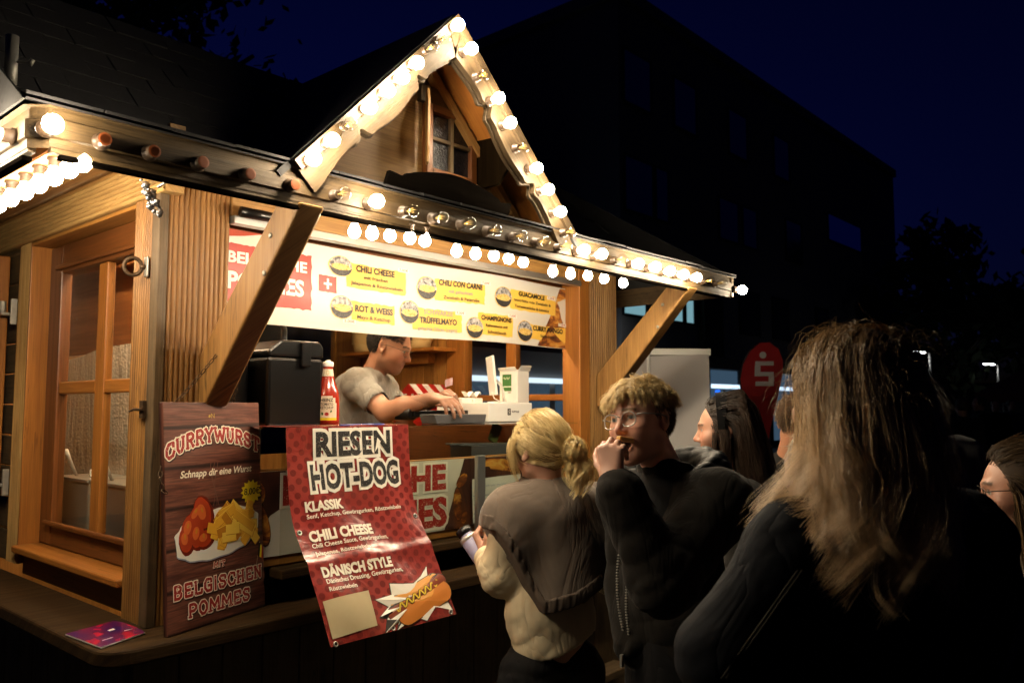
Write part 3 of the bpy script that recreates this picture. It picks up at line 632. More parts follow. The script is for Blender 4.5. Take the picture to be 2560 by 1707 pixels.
b = MB(); b.box(19.3, 19.95, 12.7, 13.15, 4.66, 4.74); b.box(19.5, 19.56, 13.16, 14.0, 4.69, 4.73); fl = b.build('spotlight', DKFR, bd)
b = MB(); b.box(19.38, 19.87, 12.76, 13.09, 4.635, 4.659); b.build('lens', emit('flood_light', (.9, .95, 1.0), 14), fl)
fb_ = empty('low_hall', (52, 14, 0), 'low far hall washed in blue light behind the red tent', 'building'); b = MB(); b.box(50, 62, 8, 18, 0, 2.9); b.build('wall', soft('plaster_blue_lit', (.10, .10, .14), (.08, .08, .12), 1, .9), fb_)
b = MB(); b.box(54.0, 54.4, 7.85, 7.95, .3, .9); b.build('door_lamp', emit('blue_wash_lamp', (.05, .03, 1.0), 14), fb_)
# ------------------------------------------------------------------ trees
LEAF = soft('night_leaf', (.035, .05, .02), (.02, .03, .012), 3, .7); BARK = soft('bark', (.06, .045, .03), (.035, .027, .02), 9, .9, .5)
def tree(loc, h, rad, seed, label, n=2600, leaf=.16, low=.25, group=None):
    rs = random.Random(seed); r = empty('tree', loc, label, 'tree', group); L = Vector(loc); t = MB(); ends = []
    t.tube([L + Vector((rs.uniform(-.1, .1) * i, rs.uniform(-.1, .1) * i, h * .8 * i / 6)) for i in range(7)], [.035 * h * (1 - i / 7.5) for i in range(7)], 8)
    for k in range(11):
        z0 = h * rs.uniform(low, .7); a = rs.uniform(0, 2 * PI); ln = rad * rs.uniform(.5, .95); p0_ = L + Vector((0, 0, z0)); d = Vector((math.cos(a), math.sin(a), rs.uniform(.25, .8)))
        pts = [p0_ + d * ln * i / 4 + Vector((0, 0, .15 * i)) for i in range(5)]; t.tube(pts, [.012 * h * (1 - i / 5) + .01 for i in range(5)], 6); ends += pts[2:]
    t.build('trunk', BARK, r); c_ = MB(); cl = []
    for k in range(46):
        a, u = rs.uniform(0, 2 * PI), rs.uniform(-1, 1); q = math.sqrt(1 - u * u); rr = rad * rs.uniform(.45, 1.0); cl.append((L + Vector((q * math.cos(a) * rr, q * math.sin(a) * rr, h * (.5 + low * .5) + u * h * (.5 - low * .42) * rs.uniform(.5, 1))), rad * rs.uniform(.16, .34)))
    for k in range(n):
        ctr, cr = cl[rs.randrange(len(cl))]; p = ctr + Vector((rs.gauss(0, 1), rs.gauss(0, 1), rs.gauss(0, .8))) * cr * .55; a = Vector((rs.gauss(0, 1), rs.gauss(0, 1), rs.gauss(0, 1))).normalized() * leaf * rs.uniform(.6, 1.3); e = a.cross(Vector((rs.gauss(0, 1), rs.gauss(0, 1), rs.gauss(0, 1)))).normalized() * leaf * .5
        c_.add([p - a, p + e, p + a, p - e], [(0, 1, 2, 3)])
    c_.build('crown', LEAF, r); return r
tree((4.9, 15.2, 0), 12.5, 3.9, 4, 'leafy tree whose crown hangs over the stall roof at the upper left', 4200, .15, .35)
for i, (x, y, h, rd, lab) in enumerate(((43.5, 10.8, 10.4, 3.6, 'dark tree right beside the office block\'s far corner'), (46.5, 6.2, 9.0, 3.4, 'dark bushy tree rising behind the red tent'), (52.5, 4.0, 11.0, 4.2, 'dark tree at the far right edge of the square'), (55, 20, 12, 4.5, 'tall dark tree behind the far hall'))): tree((x, y, 0), h, rd, 20 + i, lab, 2400, .34, .2, 'trees across the square')
# street lamps
LAMP = emit('street_lamp_light', (.95, .97, 1.0), 22)
for i, (x, y, zt, lab) in enumerate(((30.42, 7.93, 3.52, 'white street lamp on a thin pole, nearer and left of the two'), (41.1, 7.97, 3.53, 'white street lamp on a thin pole, farther and right of the two'))):
    r = empty('street_lamp', (x, y, 0), lab, 'street lamp', 'street lamps across the square'); b = MB(); b.tube([(x, y, 0), (x, y, 2.4), (x, y, zt - .05)], [.06, .05, .04], 10); b.build('pole', ZINC, r)
    dx, dy = -.66, .74; b = MB(); b.beam((x, y, zt), (x + dx * .62, y + dy * .62, zt + .02), .16, .05); b.build('lamp_head', DKFR, r); b = MB(); b.beam((x + dx * .18, y + dy * .18, zt - .045), (x + dx * .60, y + dy * .60, zt - .03), .14, .03); b.build('diffuser', LAMP, r)
# red tent
TENT = soft('dark_red_canvas', (.10, .012, .014), (.07, .01, .012), 2, .85)
r = empty('market_tent', (24.2, 3.6, 0), 'dark red pavilion tent with a peaked roof across the square', 'tent'); x0, x1, y0, y1 = 22.6, 25.6, 1.9, 4.9
b = MB(); b.add([(x0, y0, 1.95), (x1, y0, 1.95), (x1, y1, 1.95), (x0, y1, 1.95), ((x0 + x1) / 2, (y0 + y1) / 2, 2.95)], [(0, 1, 4), (1, 2, 4), (2, 3, 4), (3, 0, 4)])
for (a, c_) in (((x0, y0), (x1, y0)), ((x1, y0), (x1, y1)), ((x1, y1), (x0, y1)), ((x0, y1), (x0, y0))): quadprism(b, (*a, 1.74), (*c_, 1.74), (*c_, 1.948), (*a, 1.948), .01)
b.build('canopy', TENT, r)
for x in (x0 + .03, x1 - .03):
    for y in (y0 + .03, y1 - .03): b = MB(); b.beam((x, y, 0), (x, y, 1.74), .045, .045, (1, 0, 0)); b.build('leg', ZINC, r)
r = empty('cocktail_table', (22.0, 3.95, 0), 'high table under a grey stretch cover beside the red tent', 'table'); b = MB(); b.lathe([(.33, 0), (.16, .4), (.12, .62), (.18, .85), (.33, 1.05), (.33, 1.08), (1e-6, 1.08)], Matrix.Translation((22.0, 3.95, 0)), 20); b.build('stretch_cover', soft('grey_cloth', (.32, .33, .34), (.25, .26, .27), 5, .9), r)
# roll-up banner, seen from its blank back
ROLL = soft('grey_banner_cloth', (.50, .475, .47), (.44, .42, .415), 3, .75, .3, d=.01)
r = empty('rollup_banner', (4.42, 2.58, 0), 'blank pale grey roll-up banner standing beyond the stall\'s right post', 'roll-up banner'); ra, rb = Vector((4.03, 2.92, 0)), Vector((4.53, 2.43, 0)); dr_ = (rb - ra).normalized(); nn = Vector((-dr_.y, dr_.x, 0)) * -1
b = MB(); b.grid(lambda u, v: tuple(ra.lerp(rb, u) + Vector((0, 0, .08 + 1.86 * v)) + nn * (.012 * math.sin(u * 5 + v * 3))), 14, 20); b.grid(lambda u, v: tuple(ra.lerp(rb, u) + Vector((0, 0, .08 + 1.86 * v)) + nn * (-.004 + .012 * math.sin(u * 5 + v * 3))), 14, 20); b.build('cloth', ROLL, r)
b = MB(); b.beam(ra + Vector((0, 0, 1.955)) - dr_ * .015, rb + Vector((0, 0, 1.955)) + dr_ * .015, .022, .04); b.build('top_rail', WHITEP, r, bevel=.004)
b = MB(); m_ = ra.lerp(rb, .46) - nn * .0; b.tube([m_ + nn * .03 + Vector((0, 0, .06)), m_ + nn * .02 + Vector((0, 0, 1.94))], .009, 8); b.build('support_pole', WHITEP, r)
b = MB(); b.beam(ra + Vector((0, 0, .04)), rb + Vector((0, 0, .04)), .12, .08); b.build('base_case', ALU, r, bevel=.01)
# red teardrop beach flag
FLAG = soft('red_flag_cloth', (.50, .014, .018), (.42, .012, .014), 3, .7); FLW = ink('flag_white', (.75, .72, .72), .7)
r = empty('beach_flag', (6.62, 3.08, 0), 'red teardrop flag with a white dotted S emblem near the shop front', 'flag'); fo = Vector((6.65, 3.11, .0)); fx = Vector((.666, -.746, 0)); fn = Vector((-.746, -.666, 0))
ff = lambda u, v, h: tuple(fo + fx * (u + .03 * v) + Vector((0, 0, v)) + fn * (h + .015 * math.sin(u * 9 + v * 4)))
out = [(-.005, 1.0), (-.05, 1.25), (-.115, 1.5), (-.175, 1.72), (-.195, 1.86), (-.175, 1.99), (-.12, 2.10), (-.04, 2.17), (.05, 2.175), (.13, 2.12), (.17, 2.02), (.165, 1.9), (.125, 1.72), (.07, 1.46), (.035, 1.25), (.02, 1.0)]
c = Canvas(ff, .003); c.rows = 0
L_, R_ = out[:8], out[8:][::-1]; vs = [];
for (a, b_) in zip(L_, R_): vs += [a, b_]
c.raw(vs, [(2 * i, 2 * i + 1, 2 * i + 3, 2 * i + 2) for i in range(7)], FLAG, 0); c.raw([(x, y) for x, y in vs], [(2 * i, 2 * i + 2, 2 * i + 3, 2 * i + 1) for i in range(7)], FLAG, -2); c.build('flag_cloth', r)
c = Canvas(ff, .003); c.ell(-.01, 2.065, .030, .030, FLW, 1, n=24)
y0 = 1.80
for (xa, xb, ya, yb_) in ((-.075, .085, 1.975, 2.012), (-.078, -.030, 1.920, 1.975), (-.078, .085, 1.883, 1.920), (.040, .088, 1.838, 1.883), (-.070, .085, 1.800, 1.838)): c.rect(xa, ya, xb, yb_, FLW, 1)
c.build('emblem', r)
b = MB(); b.tube([ff(-.012, v, -.004) for v in (.0, .5, 1.0)] + [ff(u - .004, v, -.004) for u, v in L_], .008, 8); b.lathe([(.22, 0), (.22, .03), (.02, .05)], Matrix.Translation(fo), 18); b.build('mast', DKFR, r)
# ================================================================== printed colours
CREAM = (.80, .76, .66)
I_RED = ink('print_red', (.36, .020, .014), .45, .12, (.62, .5, .4), 160)
I_BRED = ink('print_blob_red', (.40, .028, .02), .4, .0)
I_WHITE = ink('print_white', (.80, .78, .70), .45)
I_CREAM = ink('print_cream', (.86, .78, .62), .45)
I_BLACK = ink('print_black', (.008, .008, .008), .6, -.15, (.5, .45, .4), 240)
I_PBLACK = ink('plain_black', (.014, .012, .01), .4)
I_GREY = ink('faded_grey', (.30, .28, .24), .45)
I_YEL = ink('print_yellow', (.80, .50, .08), .45)
I_SUN = ink('star_yellow', (.80, .62, .02), .4)
I_OUT = ink('print_shadow', (.05, .015, .01), .5)
I_GOLD = ink('print_gold', (.45, .30, .05), .4)
I_GREEN = ink('print_green', (.04, .14, .03), .5)
I_BLUE = ink('pen_blue', (.20, .27, .42), .6)
I_BUN = ink('bun_orange', (.58, .20, .035), .4); I_BUN2 = ink('bun_light', (.70, .33, .07), .4); I_SAUS = ink('sausage_brown', (.22, .045, .02), .4); I_MUST = ink('mustard', (.72, .52, .05), .4)
I_SR = [ink('wurst_red_%s' % k, c, .35) for k, c in zip(('deep', 'mid', 'bright'), ((.16, .016, .007), (.42, .045, .012), (.62, .13, .03)))]
I_FR = [ink('fry_%s' % k, c, .4) for k, c in zip(('dark', 'mid', 'light'), ((.55, .22, .016), (.80, .42, .035), (.90, .58, .08)))]
FOOD = mat('food_print', (.6, .4, .1), .45); _t = NT(FOOD); _n = _t.noise(_t.uv(obj=True), 95, 4, .7, 1.0)
_t.l(_t.ramp(_n, (.32, (.30, .09, .02)), (.45, (.62, .38, .08)), (.58, (.75, .60, .22)), (.66, (.50, .12, .04))), _t.b.inputs['Base Color'])
SMOKE = mat('steam_print', (.3, .3, .33), .45); _t = NT(SMOKE); _n = _t.noise(_t.uv((60, 9, 60), True), 1.0, 4, .6, .5)
_t.l(_t.ramp(_n, (.38, (.06, .06, .07)), (.62, (.50, .49, .50))), _t.b.inputs['Base Color'])
BOWLP = mat('bowl_print', (.03, .03, .03), .45); _t = NT(BOWLP); _n = _t.noise(_t.uv(obj=True), 190, 3, .7); _t.l(_t.ramp(_n, (.5, (.018, .017, .018)), (.7, (.12, .11, .11))), _t.b.inputs['Base Color'])
FRYP = mat('fries_photo_print', (.4, .2, .05), .4); _t = NT(FRYP); _n = _t.noise(_t.uv((9, 9, 22), True), 1.0, 4, .6, 1.2)
_t.l(_t.ramp(_n, (.30, (.035, .012, .008)), (.46, (.20, .055, .015)), (.56, (.50, .20, .03)), (.70, (.62, .36, .09))), _t.b.inputs['Base Color'])
CHIL = mat('chilli_photo_print', (.05, .03, .02), .4); _t = NT(CHIL); _n = _t.noise(_t.uv((7, 7, 5), True), 1.0, 3, .6, .6)
_t.l(_t.ramp(_n, (.35, (.02, .008, .006)), (.55, (.075, .028, .02)), (.7, (.16, .05, .02))), _t.b.inputs['Base Color'])
# ------------------------------------------------------------------ menu banner across the opening
MY = 2.645
mroot = empty('menu_banner', (2.43, MY, 1.93), 'long cream menu banner with yellow patches hung across the top of the stall opening', 'menu banner')
def mwave(x, z): return .0035 * math.sin(x * 8 + 1) + .003 * math.sin(x * 3.1 + z * 9)
mf = lambda x, z, h: (x, MY + mwave(x, z) - h, z + .004 * math.sin(x * 5))
VINYL = mat('cream_vinyl', (.62, .59, .53), .38); _t = NT(VINYL); _n = _t.noise(_t.uv((6, 6, 30), True), 1.0, 4, .6); _t.bump(_n, .18, .004)
b = MB(); b.grid(lambda u, v: mf(1.425 + 2.003 * u, 1.928 + .318 * v - (.012 * (1 - u) if v < .5 else 0), 0), 60, 8); b.build('vinyl_sheet', VINYL, mroot)
c = Canvas(mf, .0008)
c.rect(1.43, 1.985, 1.806, 2.196, I_BRED, 1, .003, 30); c.text('BELGISCHE', 1.453, 2.128, .038, I_WHITE, 2, .332, .035); c.text('POMMES', 1.456, 2.036, .057, I_WHITE, 2, .316, .035)
c.rect(1.838, 2.066, 1.920, 2.131, I_BRED, 1, .0015, 8); c.rect(1.874, 2.078, 1.884, 2.120, I_WHITE, 2); c.rect(1.860, 2.094, 1.898, 2.103, I_WHITE, 2.05)
c.poly([(1.43, 2.246), (1.60, 2.246), (1.52, 2.228), (1.43, 2.215)], I_SR[1], 1)
items = [((1.884, 2.216, 1.995, 2.138), (1.967, 2.198, 2.283, 2.098), [('CHILI CHEESE', 2.013, 2.168, .024, .205, 1), ('mit frischen', 2.053, 2.141, .0135, .128, 0), ('Jalapenos & Röstzwiebeln', 1.987, 2.113, .0135, .276, 0)], (2.243, 2.199, '7,00€')),
 ((1.893, 2.058, 1.999, 1.97), (1.991, 2.045, 2.218, 1.966), [('ROT & WEISS', 2.008, 2.006, .024, .199, 1), ('Mayo & Ketchup', 2.019, 1.977, .014, .174, 0)], (1.956, 1.956, '5,00€')),
 ((2.349, 2.191, 2.465, 2.093), (2.455, 2.189, 2.767, 2.095), [('CHILI CON CARNE', 2.474, 2.164, .024, .275, 1), ('mit gehackten', 2.536, 2.133, .0145, .149, 2), ('Zwiebeln & Petersilie', 2.504, 2.104, .014, .226, 0)], (2.745, 2.193, '7,00€')),
 ((2.25, 2.076, 2.359, 1.98), (2.322, 2.051, 2.62, 1.957), [('SCHWARZE', 2.387, 2.027, .021, .175, 2), ('TRÜFFELMAYO', 2.361, 1.988, .024, .226, 1), ('gehackte Oliven (vegan)', 2.35, 1.957, .0135, .237, 2)], (2.584, 2.040, '7,00€')),
 ((2.837, 2.194, 2.956, 2.097), (2.947, 2.191, 3.300, 2.095), [('GUACAMOLE', 3.006, 2.165, .021, .205, 1), ('gewürfelte rote Zwiebeln &', 2.968, 2.136, .0135, .293, 0), ('Tomatenstücke & Limette', 2.978, 2.106, .0135, .267, 0)], (3.238, 2.176, '7,00€')),
 ((2.648, 2.031, 2.757, 1.935), (2.724, 2.058, 2.97, 1.955), [('CHAMPIGNONS', 2.743, 2.025, .021, .213, 1), ('Rahmsauce mit', 2.773, 1.994, .0135, .157, 0), ('Schnittlauch', 2.785, 1.963, .014, .132, 0)], (2.938, 2.054, '7,00€')),
 ((3.005, 2.045, 3.12, 1.944), (3.11, 2.034, 3.39, 1.961), [('CURRY MANGO', 3.122, 2.005, .022, .238, 1), ('Sauce (vegan)', 3.182, 1.975, .0135, .127, 0)], (3.330, 2.046, '7,00€'))]
c.poly([(3.338, 2.242), (3.425, 2.242), (3.425, 1.930), (3.164, 1.930), (3.20, 1.99), (3.25, 2.07), (3.30, 2.16)], FRYP, 1)
for (dx0, dy1, dx1, dy0), (bx0, by1, bx1, by0), tx, pr in items:
    c.rect(bx0, by0, bx1, by1, I_YEL, 1.6, .003, 16)
    cx_, cy_, a, b_ = (dx0 + dx1) / 2, (dy0 + dy1) / 2, (dx1 - dx0) / 2, (dy1 - dy0) / 2
    c.ell(cx_, cy_, a * 1.06, b_ * 1.06, I_YEL, 2.2, n=26, wob=.02); c.ell(cx_, cy_, a, b_, SMOKE, 3, n=26)
    c.poly([(cx_ + a * .98 * math.cos(t), cy_ + b_ * .98 * math.sin(t)) for t in [PI + .12 + i * (PI - .24) / 14 for i in range(15)]], BOWLP, 3.6)
    c.ell(cx_, cy_ - b_ * .05, a * .84, b_ * .34, FOOD, 4.2, n=18, wob=.1)
    for st, x, y_, cap, wd, hv in tx: c.text(st, x, y_, cap, (I_PBLACK, I_PBLACK, I_GREY)[0 if hv == 0 else hv if hv != 1 else 0], 5, wd, (.020, .042, .026)[hv], shear=.12 if hv == 1 and 'CON' in st else 0)
    c.rect(pr[0] - .006, pr[1] - .004, pr[0] + .056, pr[1] + .013, I_WHITE, 5, .001, 4); c.text(pr[2], pr[0], pr[1], .0105, I_BRED, 6, .05, .012)
c.build('menu_print', mroot)
b = MB(); b.tube([(3.425, 2.642, 1.945), (3.45, 2.62, 1.935), (3.475, 2.58, 1.93)], .003, 6); b.tube([(3.42, 2.64, 2.235), (3.44, 2.62, 2.25), (3.47, 2.58, 2.26)], .003, 6); b.build('cable_tie', BLACK, mroot)
# ------------------------------------------------------------------ lower banner on the counter front
LY = 2.566
lroot = empty('counter_banner', (2.3, LY, 1.10), 'white and brown counter banner with big red letters behind the glass front', 'banner')
b = MB(); b.box(1.425, 3.10, LY, LY + .004, 1.098, 1.394); b.build('vinyl_sheet', VINYL, lroot)
lf = lambda x, z, h: (x, LY - h, z); c = Canvas(lf)
c.poly([(2.559, 1.3935), (3.099, 1.3935), (3.099, 1.0985), (2.442, 1.0985)], CHIL, 1); c.poly([(1.426, 1.3935), (1.66, 1.3935), (1.66, 1.27), (1.60, 1.24), (1.50, 1.0985), (1.426, 1.0985)], CHIL, 1)
def potato(x, y, a, b_, r, m=FRYP): c.ell(x, y, a, b_, I_OUT, 1.6, r, 18); c.ell(x, y, a * .96, b_ * .93, m, 2, r, 18)
for q in ((2.52, 1.20, .026, .075, .08), (2.545, 1.30, .04, .024, .7), (2.56, 1.14, .03, .02, 1.2)): potato(*q)
potato(2.80, 1.355, .17, .03, -.12); potato(3.0, 1.32, .06, .03, .3, I_SR[0]); potato(2.68, 1.33, .05, .02, .3, CHIL); potato(1.53, 1.32, .05, .055, .5); potato(1.56, 1.22, .035, .09, .35)
for st, x1, y0, cap, wd in (('BELGISCHE', 2.448, 1.277, .094, .80), ('POMMES', 2.455, 1.124, .108, .66)):
    c.text(st, x1 - wd, y0, cap, I_RED, 4, wd, .05, outline=.07, om=I_WHITE)
c.build('banner_print', lroot)
# handwritten note taped inside the glass
nroot = empty('paper_note', (2.75, 2.545, 1.11), 'white handwritten paper note taped over the counter banner beside the metal clamp', 'note')
PAPER = soft('paper', (.72, .72, .68), (.64, .64, .60), 9, .7, .3, d=.006)
nf = lambda x, z, h: (x, 2.552 - h + .004 * math.sin(x * 30 + z * 14), z)
b = MB(); b.grid(lambda u, v: nf(2.60 + .315 * u, 1.112 + .19 * v + .01 * u * (v - .5), 0), 16, 8); b.build('sheet', PAPER, nroot)
c = Canvas(nf, .0012); rs = random.Random(3)
for k, (x0_, x1_, zz) in enumerate(((2.68, 2.80, 1.268), (2.605, 2.70, 1.228), (2.61, 2.75, 1.19), (2.605, 2.74, 1.15))):
    x = x0_
    while x < x1_:
        ln = rs.uniform(.018, .034); n = 14; c.line([(x + ln * i / n, zz + .005 * math.sin(i * 2.4 + k) * rs.uniform(.4, 1) + rs.uniform(-.001, .001)) for i in range(n + 1)], .0017, I_BLUE, 1); x += ln + .008
c.build('handwriting', nroot)
# ------------------------------------------------------------------ currywurst board
sroot = empty('sign_board', (1.36, 2.47, .94), 'tall wooden Currywurst picture board on the ledge with 8,00€ price star', 'sign board')
A0, A1 = Vector((1.168, 2.404, .942)), Vector((1.572, 2.536, .942)); T0 = Vector((1.168, 2.472, 1.631)); sx = (A1 - A0).normalized(); SW = (A1 - A0).length
sup = (T0 + Vector((.012, -.01, 0)) - A0); SH = sup.length; sup.normalize(); sup = (sup - sx * sup.dot(sx)).normalized(); sn = sx.cross(sup)
SH = .695
sf = lambda u, v, h: tuple(A0 + sx * u + sup * v + sn * h)
PLANK = mat('printed_planks', (.14, .05, .03), .38); _t = NT(PLANK); _v = _t.uv((1, 1, 1)); _g = _t.noise(_t.uv((3, 34, 1)), 1.0, 6, .65, .9); _f = _t.noise(_t.uv((9, 160, 1)), 1.0, 3)
_cc = _t.ramp(_g, (.28, (.060, .019, .014)), (.5, (.17, .060, .040)), (.75, (.30, .130, .088))); _cc = _t.mix(_t.ramp(_f, (.40, (.5, .5, .5)), (.58, (1, 1, 1))), (.035, .012, .009), _cc)
_w = _t.n('ShaderNodeTexWave', wave_type='BANDS', bands_direction='Y'); _w.inputs['Scale'].default_value = 2.55; _w.inputs['Distortion'].default_value = .15; _t.l(_v, _w.inputs['Vector'])
_t.l(_t.mix(_t.ramp(_w.outputs['Fac'], (.0, (1, 1, 1)), (.05, (0, 0, 0))), _cc, (.022, .008, .006)), _t.b.inputs['Base Color']); _t.bump(_t.noise(_t.uv(obj=True), 14, 3), .10, .006)
b = MB(); o8 = [sf(u, v, h) for h in (-.018, 0) for u, v in ((0, 0), (SW, 0), (SW, SH), (0, SH))]; q4 = [(0, 0), (SW, 0), (SW, SH), (0, SH)]
b.add(o8, [(4, 5, 6, 7), (3, 2, 1, 0), (0, 1, 5, 4), (1, 2, 6, 5), (2, 3, 7, 6), (3, 0, 4, 7)], [q4, q4[::-1]] + [[(0, 0), (.4, 0), (.4, .01), (0, .01)]] * 4, 0); b.build('board', PLANK, sroot, bevel=.002)
c = Canvas(sf, .0006); U = lambda p: (p[0] * SW, p[1] * SH)
# slab lettering drawn with strokes
SL = {'C': [[(.86, .72), (.86, .95), (.35, 1), (.1, .7), (.1, .3), (.35, 0), (.8, .03), (.92, .28)]], 'U': [[(.18, 1), (.18, .28), (.38, .0), (.62, .0), (.82, .28), (.82, 1)]], 'R': [[(.18, 0), (.18, 1), (.65, 1), (.86, .82), (.84, .62), (.62, .5), (.18, .5)], [(.5, .5), (.85, 0)]],
 'Y': [[(.1, 1), (.5, .48), (.9, 1)], [(.5, .48), (.5, 0)]], 'W': [[(.04, 1), (.26, 0), (.5, .75), (.74, 0), (.96, 1)]], 'S': [[(.86, .74), (.84, .95), (.35, 1), (.14, .78), (.3, .56), (.72, .46), (.88, .22), (.62, 0), (.2, .03), (.12, .28)]], 'T': [[(.06, .8), (.06, 1), (.94, 1), (.94, .8)], [(.5, 1), (.5, 0)]],
 'B': [[(.18, 0), (.18, 1), (.62, 1), (.82, .84), (.8, .64), (.58, .52), (.18, .52)], [(.58, .52), (.86, .36), (.84, .14), (.62, 0), (.18, 0)]], 'E': [[(.9, .78), (.88, 1), (.2, 1), (.2, 0), (.9, 0), (.92, .22)], [(.2, .5), (.68, .5)]], 'L': [[(.2, 1), (.2, 0), (.88, 0), (.9, .25)]], 'G': [[(.86, .74), (.84, .95), (.35, 1), (.1, .7), (.1, .3), (.35, 0), (.84, .02), (.86, .45), (.56, .45)]],
 'I': [[(.5, 0), (.5, 1)]], 'H': [[(.18, 0), (.18, 1)], [(.82, 0), (.82, 1)], [(.18, .5), (.82, .5)]], 'N': [[(.16, 0), (.16, 1), (.84, 0), (.84, 1)]], 'P': [[(.18, 0), (.18, 1), (.65, 1), (.86, .80), (.84, .6), (.62, .46), (.18, .46)]], 'O': [[(.35, 0), (.1, .3), (.1, .7), (.35, 1), (.65, 1), (.9, .7), (.9, .3), (.65, 0), (.35, 0)]], 'M': [[(.08, 0), (.14, 1), (.5, .3), (.86, 1), (.92, 0)]]}
SERIF = {'U': [(.18, 1), (.82, 1)], 'R': [(.18, 0), (.85, 0)], 'Y': [(.1, 1), (.9, 1), (.5, 0)], 'W': [(.04, 1), (.96, 1)], 'T': [(.5, 0)], 'I': [(.5, 0), (.5, 1)], 'H': [(.18, 0), (.18, 1), (.82, 0), (.82, 1)], 'N': [(.16, 0), (.16, 1), (.84, 1)], 'P': [(.18, 0)], 'M': [(.08, 0), (.92, 0)], 'L': [(.2, 1)]}
def slab(st, place, lw, m, om, layer):
    """place(i, x, y) -> canvas point for letter i, local x,y in 0..1; lw in metres"""
    for k, (ml, wd) in enumerate(((I_OUT, 1.75), (om, 1.70), (m, 1.0))):
        off = (.0035, -.0045) if k == 0 else (0, 0)
        for i, ch in enumerate(st):
            if ch == ' ': continue
            e = 0
            for pl in SL[ch]:
                P = [(px + off[0], py + off[1]) for px, py in [place(i, x, y) for x, y in pl]]; hw = lw * wd / 2
                for j in range(len(P) - 1):
                    (ax_, ay_), (bx_, by_) = P[j], P[j + 1]; d_ = math.hypot(bx_ - ax_, by_ - ay_) or 1; ux, uy = (bx_ - ax_) / d_ * hw * .9, (by_ - ay_) / d_ * hw * .9
                    q0 = (ax_ - ux, ay_ - uy) if j == 0 else (ax_, ay_); q1 = (bx_ + ux, by_ + uy) if j == len(P) - 2 else (bx_, by_)
                    c.line([q0, q1], lw * wd, ml, layer + k * .8 + e * .02); e += 1
                    if j: c.ell(ax_, ay_, hw, hw, ml, layer + k * .8 + e * .02, n=10); e += 1
            for (x, y) in SERIF.get(ch, []):
                dx = .21; a, b_ = place(i, x - dx, y), place(i, x + dx, y); ex = lw * (wd - 1) * .5
                d_ = math.hypot(b_[0] - a[0], b_[1] - a[1]); ux, uy = (b_[0] - a[0]) / d_, (b_[1] - a[1]) / d_
                c.line([(a[0] - ux * ex + off[0], a[1] - uy * ex + off[1]), (b_[0] + ux * ex + off[0], b_[1] + uy * ex + off[1])], lw * (.62 + wd - 1), ml, layer + k * .8 + e * .02); e += 1
def arc_place(st, w_):
    xs = [0]; 
    for ch in st: xs.append(xs[-1] + w_.get(ch, 1))
    tot = xs[-1]
    def pl(i, x, y):
        t = (xs[i] + (x * .86 + .07) * w_.get(st[i], 1)) / tot; u = .005 + t * .985; v0 = .742 + .072 * (1 - (2 * t - 1) ** 2) + .01 * t; hgt = .060
        return (u * SW, (v0 + y * hgt) * SH)
    return pl
slab('CURRYWURST', arc_place('CURRYWURST', {'W': 1.35}), .0105, I_RED, I_CREAM, 2)
def str_place(st, x0, x1, y0, cap, w_):
    xs = [0]
    for ch in st: xs.append(xs[-1] + w_.get(ch, 1))
    return lambda i, x, y: ((x0 + (x1 - x0) * (xs[i] + (x * .84 + .08) * w_.get(st[i], 1)) / xs[-1]) * SW, (y0 + y * cap) * SH)
slab('BELGISCHEN', str_place('BELGISCHEN', .045, .965, .148, .052, {'I': .5}), .0088, I_RED, I_CREAM, 2)
slab('POMMES', str_place('POMMES', .18, .83, .056, .052, {'M': 1.25}), .0088, I_RED, I_CREAM, 2)
slab('MIT', str_place('MIT', .44, .565, .243, .022, {'I': .6, 'M': 1.2}), .0038, I_RED, I_CREAM, 2)
c.text('Schnapp dir eine Wurst', .137 * SW, .662 * SH, .030 * SH, I_CREAM, 3, .745 * SW, .022, shear=.28)
c.text('N', .462 * SW, .926 * SH, .022 * SH, I_GOLD, 2, .035 * SW, 0); c.ell(.445 * SW, .935 * SH, .012 * SW, .006 * SH, I_GOLD, 2, .9)
for k in range(3): c.line([((.46 + .02 * math.sin(k + t * .7) + .02 * k) * SW, (.52 + .025 * t) * SH) for t in range(9)], .0022, ink('steam_%s' % 'abc'[k], (.17, .085, .06), .4), 1)
# plate of sausage and fries
plate = []
for i in range(60):
    t = 2 * PI * i / 60; k = 1 + (.025 * math.sin(t * 13)); x, y = .43 * math.cos(t) * k, .085 * math.sin(t) * k
    plate.append(((.51 + x) * SW, (.372 + y + .045 * x + (.05 if y > 0 else 0)) * SH))
c.poly([(x + .003, y - .008) for x, y in plate], I_OUT, 1.5); c.poly([(x, y - .004) for x, y in plate], ink('plate_shade', (.30, .31, .40), .3), 2); c.poly(plate, I_WHITE, 2.5)
rs = random.Random(5)
for (x, y, a, b_, r) in ((.30, .49, .05, .10, -.8), (.22, .43, .065, .10, -.35), (.36, .49, .075, .115, .35), (.19, .385, .06, .085, .1), (.30, .40, .06, .09, -.2), (.37, .375, .075, .055, .2)):
    a *= 1.28; b_ *= 1.25
    for k, sc in enumerate((1.0, .84, .42)): c.ell((x - .012 * k) * SW, (y + .006 * k) * SH, a * SW * sc, b_ * SH * sc * .62, I_SR[k], 3 + k * .4 + rs.random() * .2, r, 16, .03)
    c.ell((x - .02) * SW, (y + .02) * SH, .01 * SW, .012 * SH, I_FR[0], 4.6, r, 10)
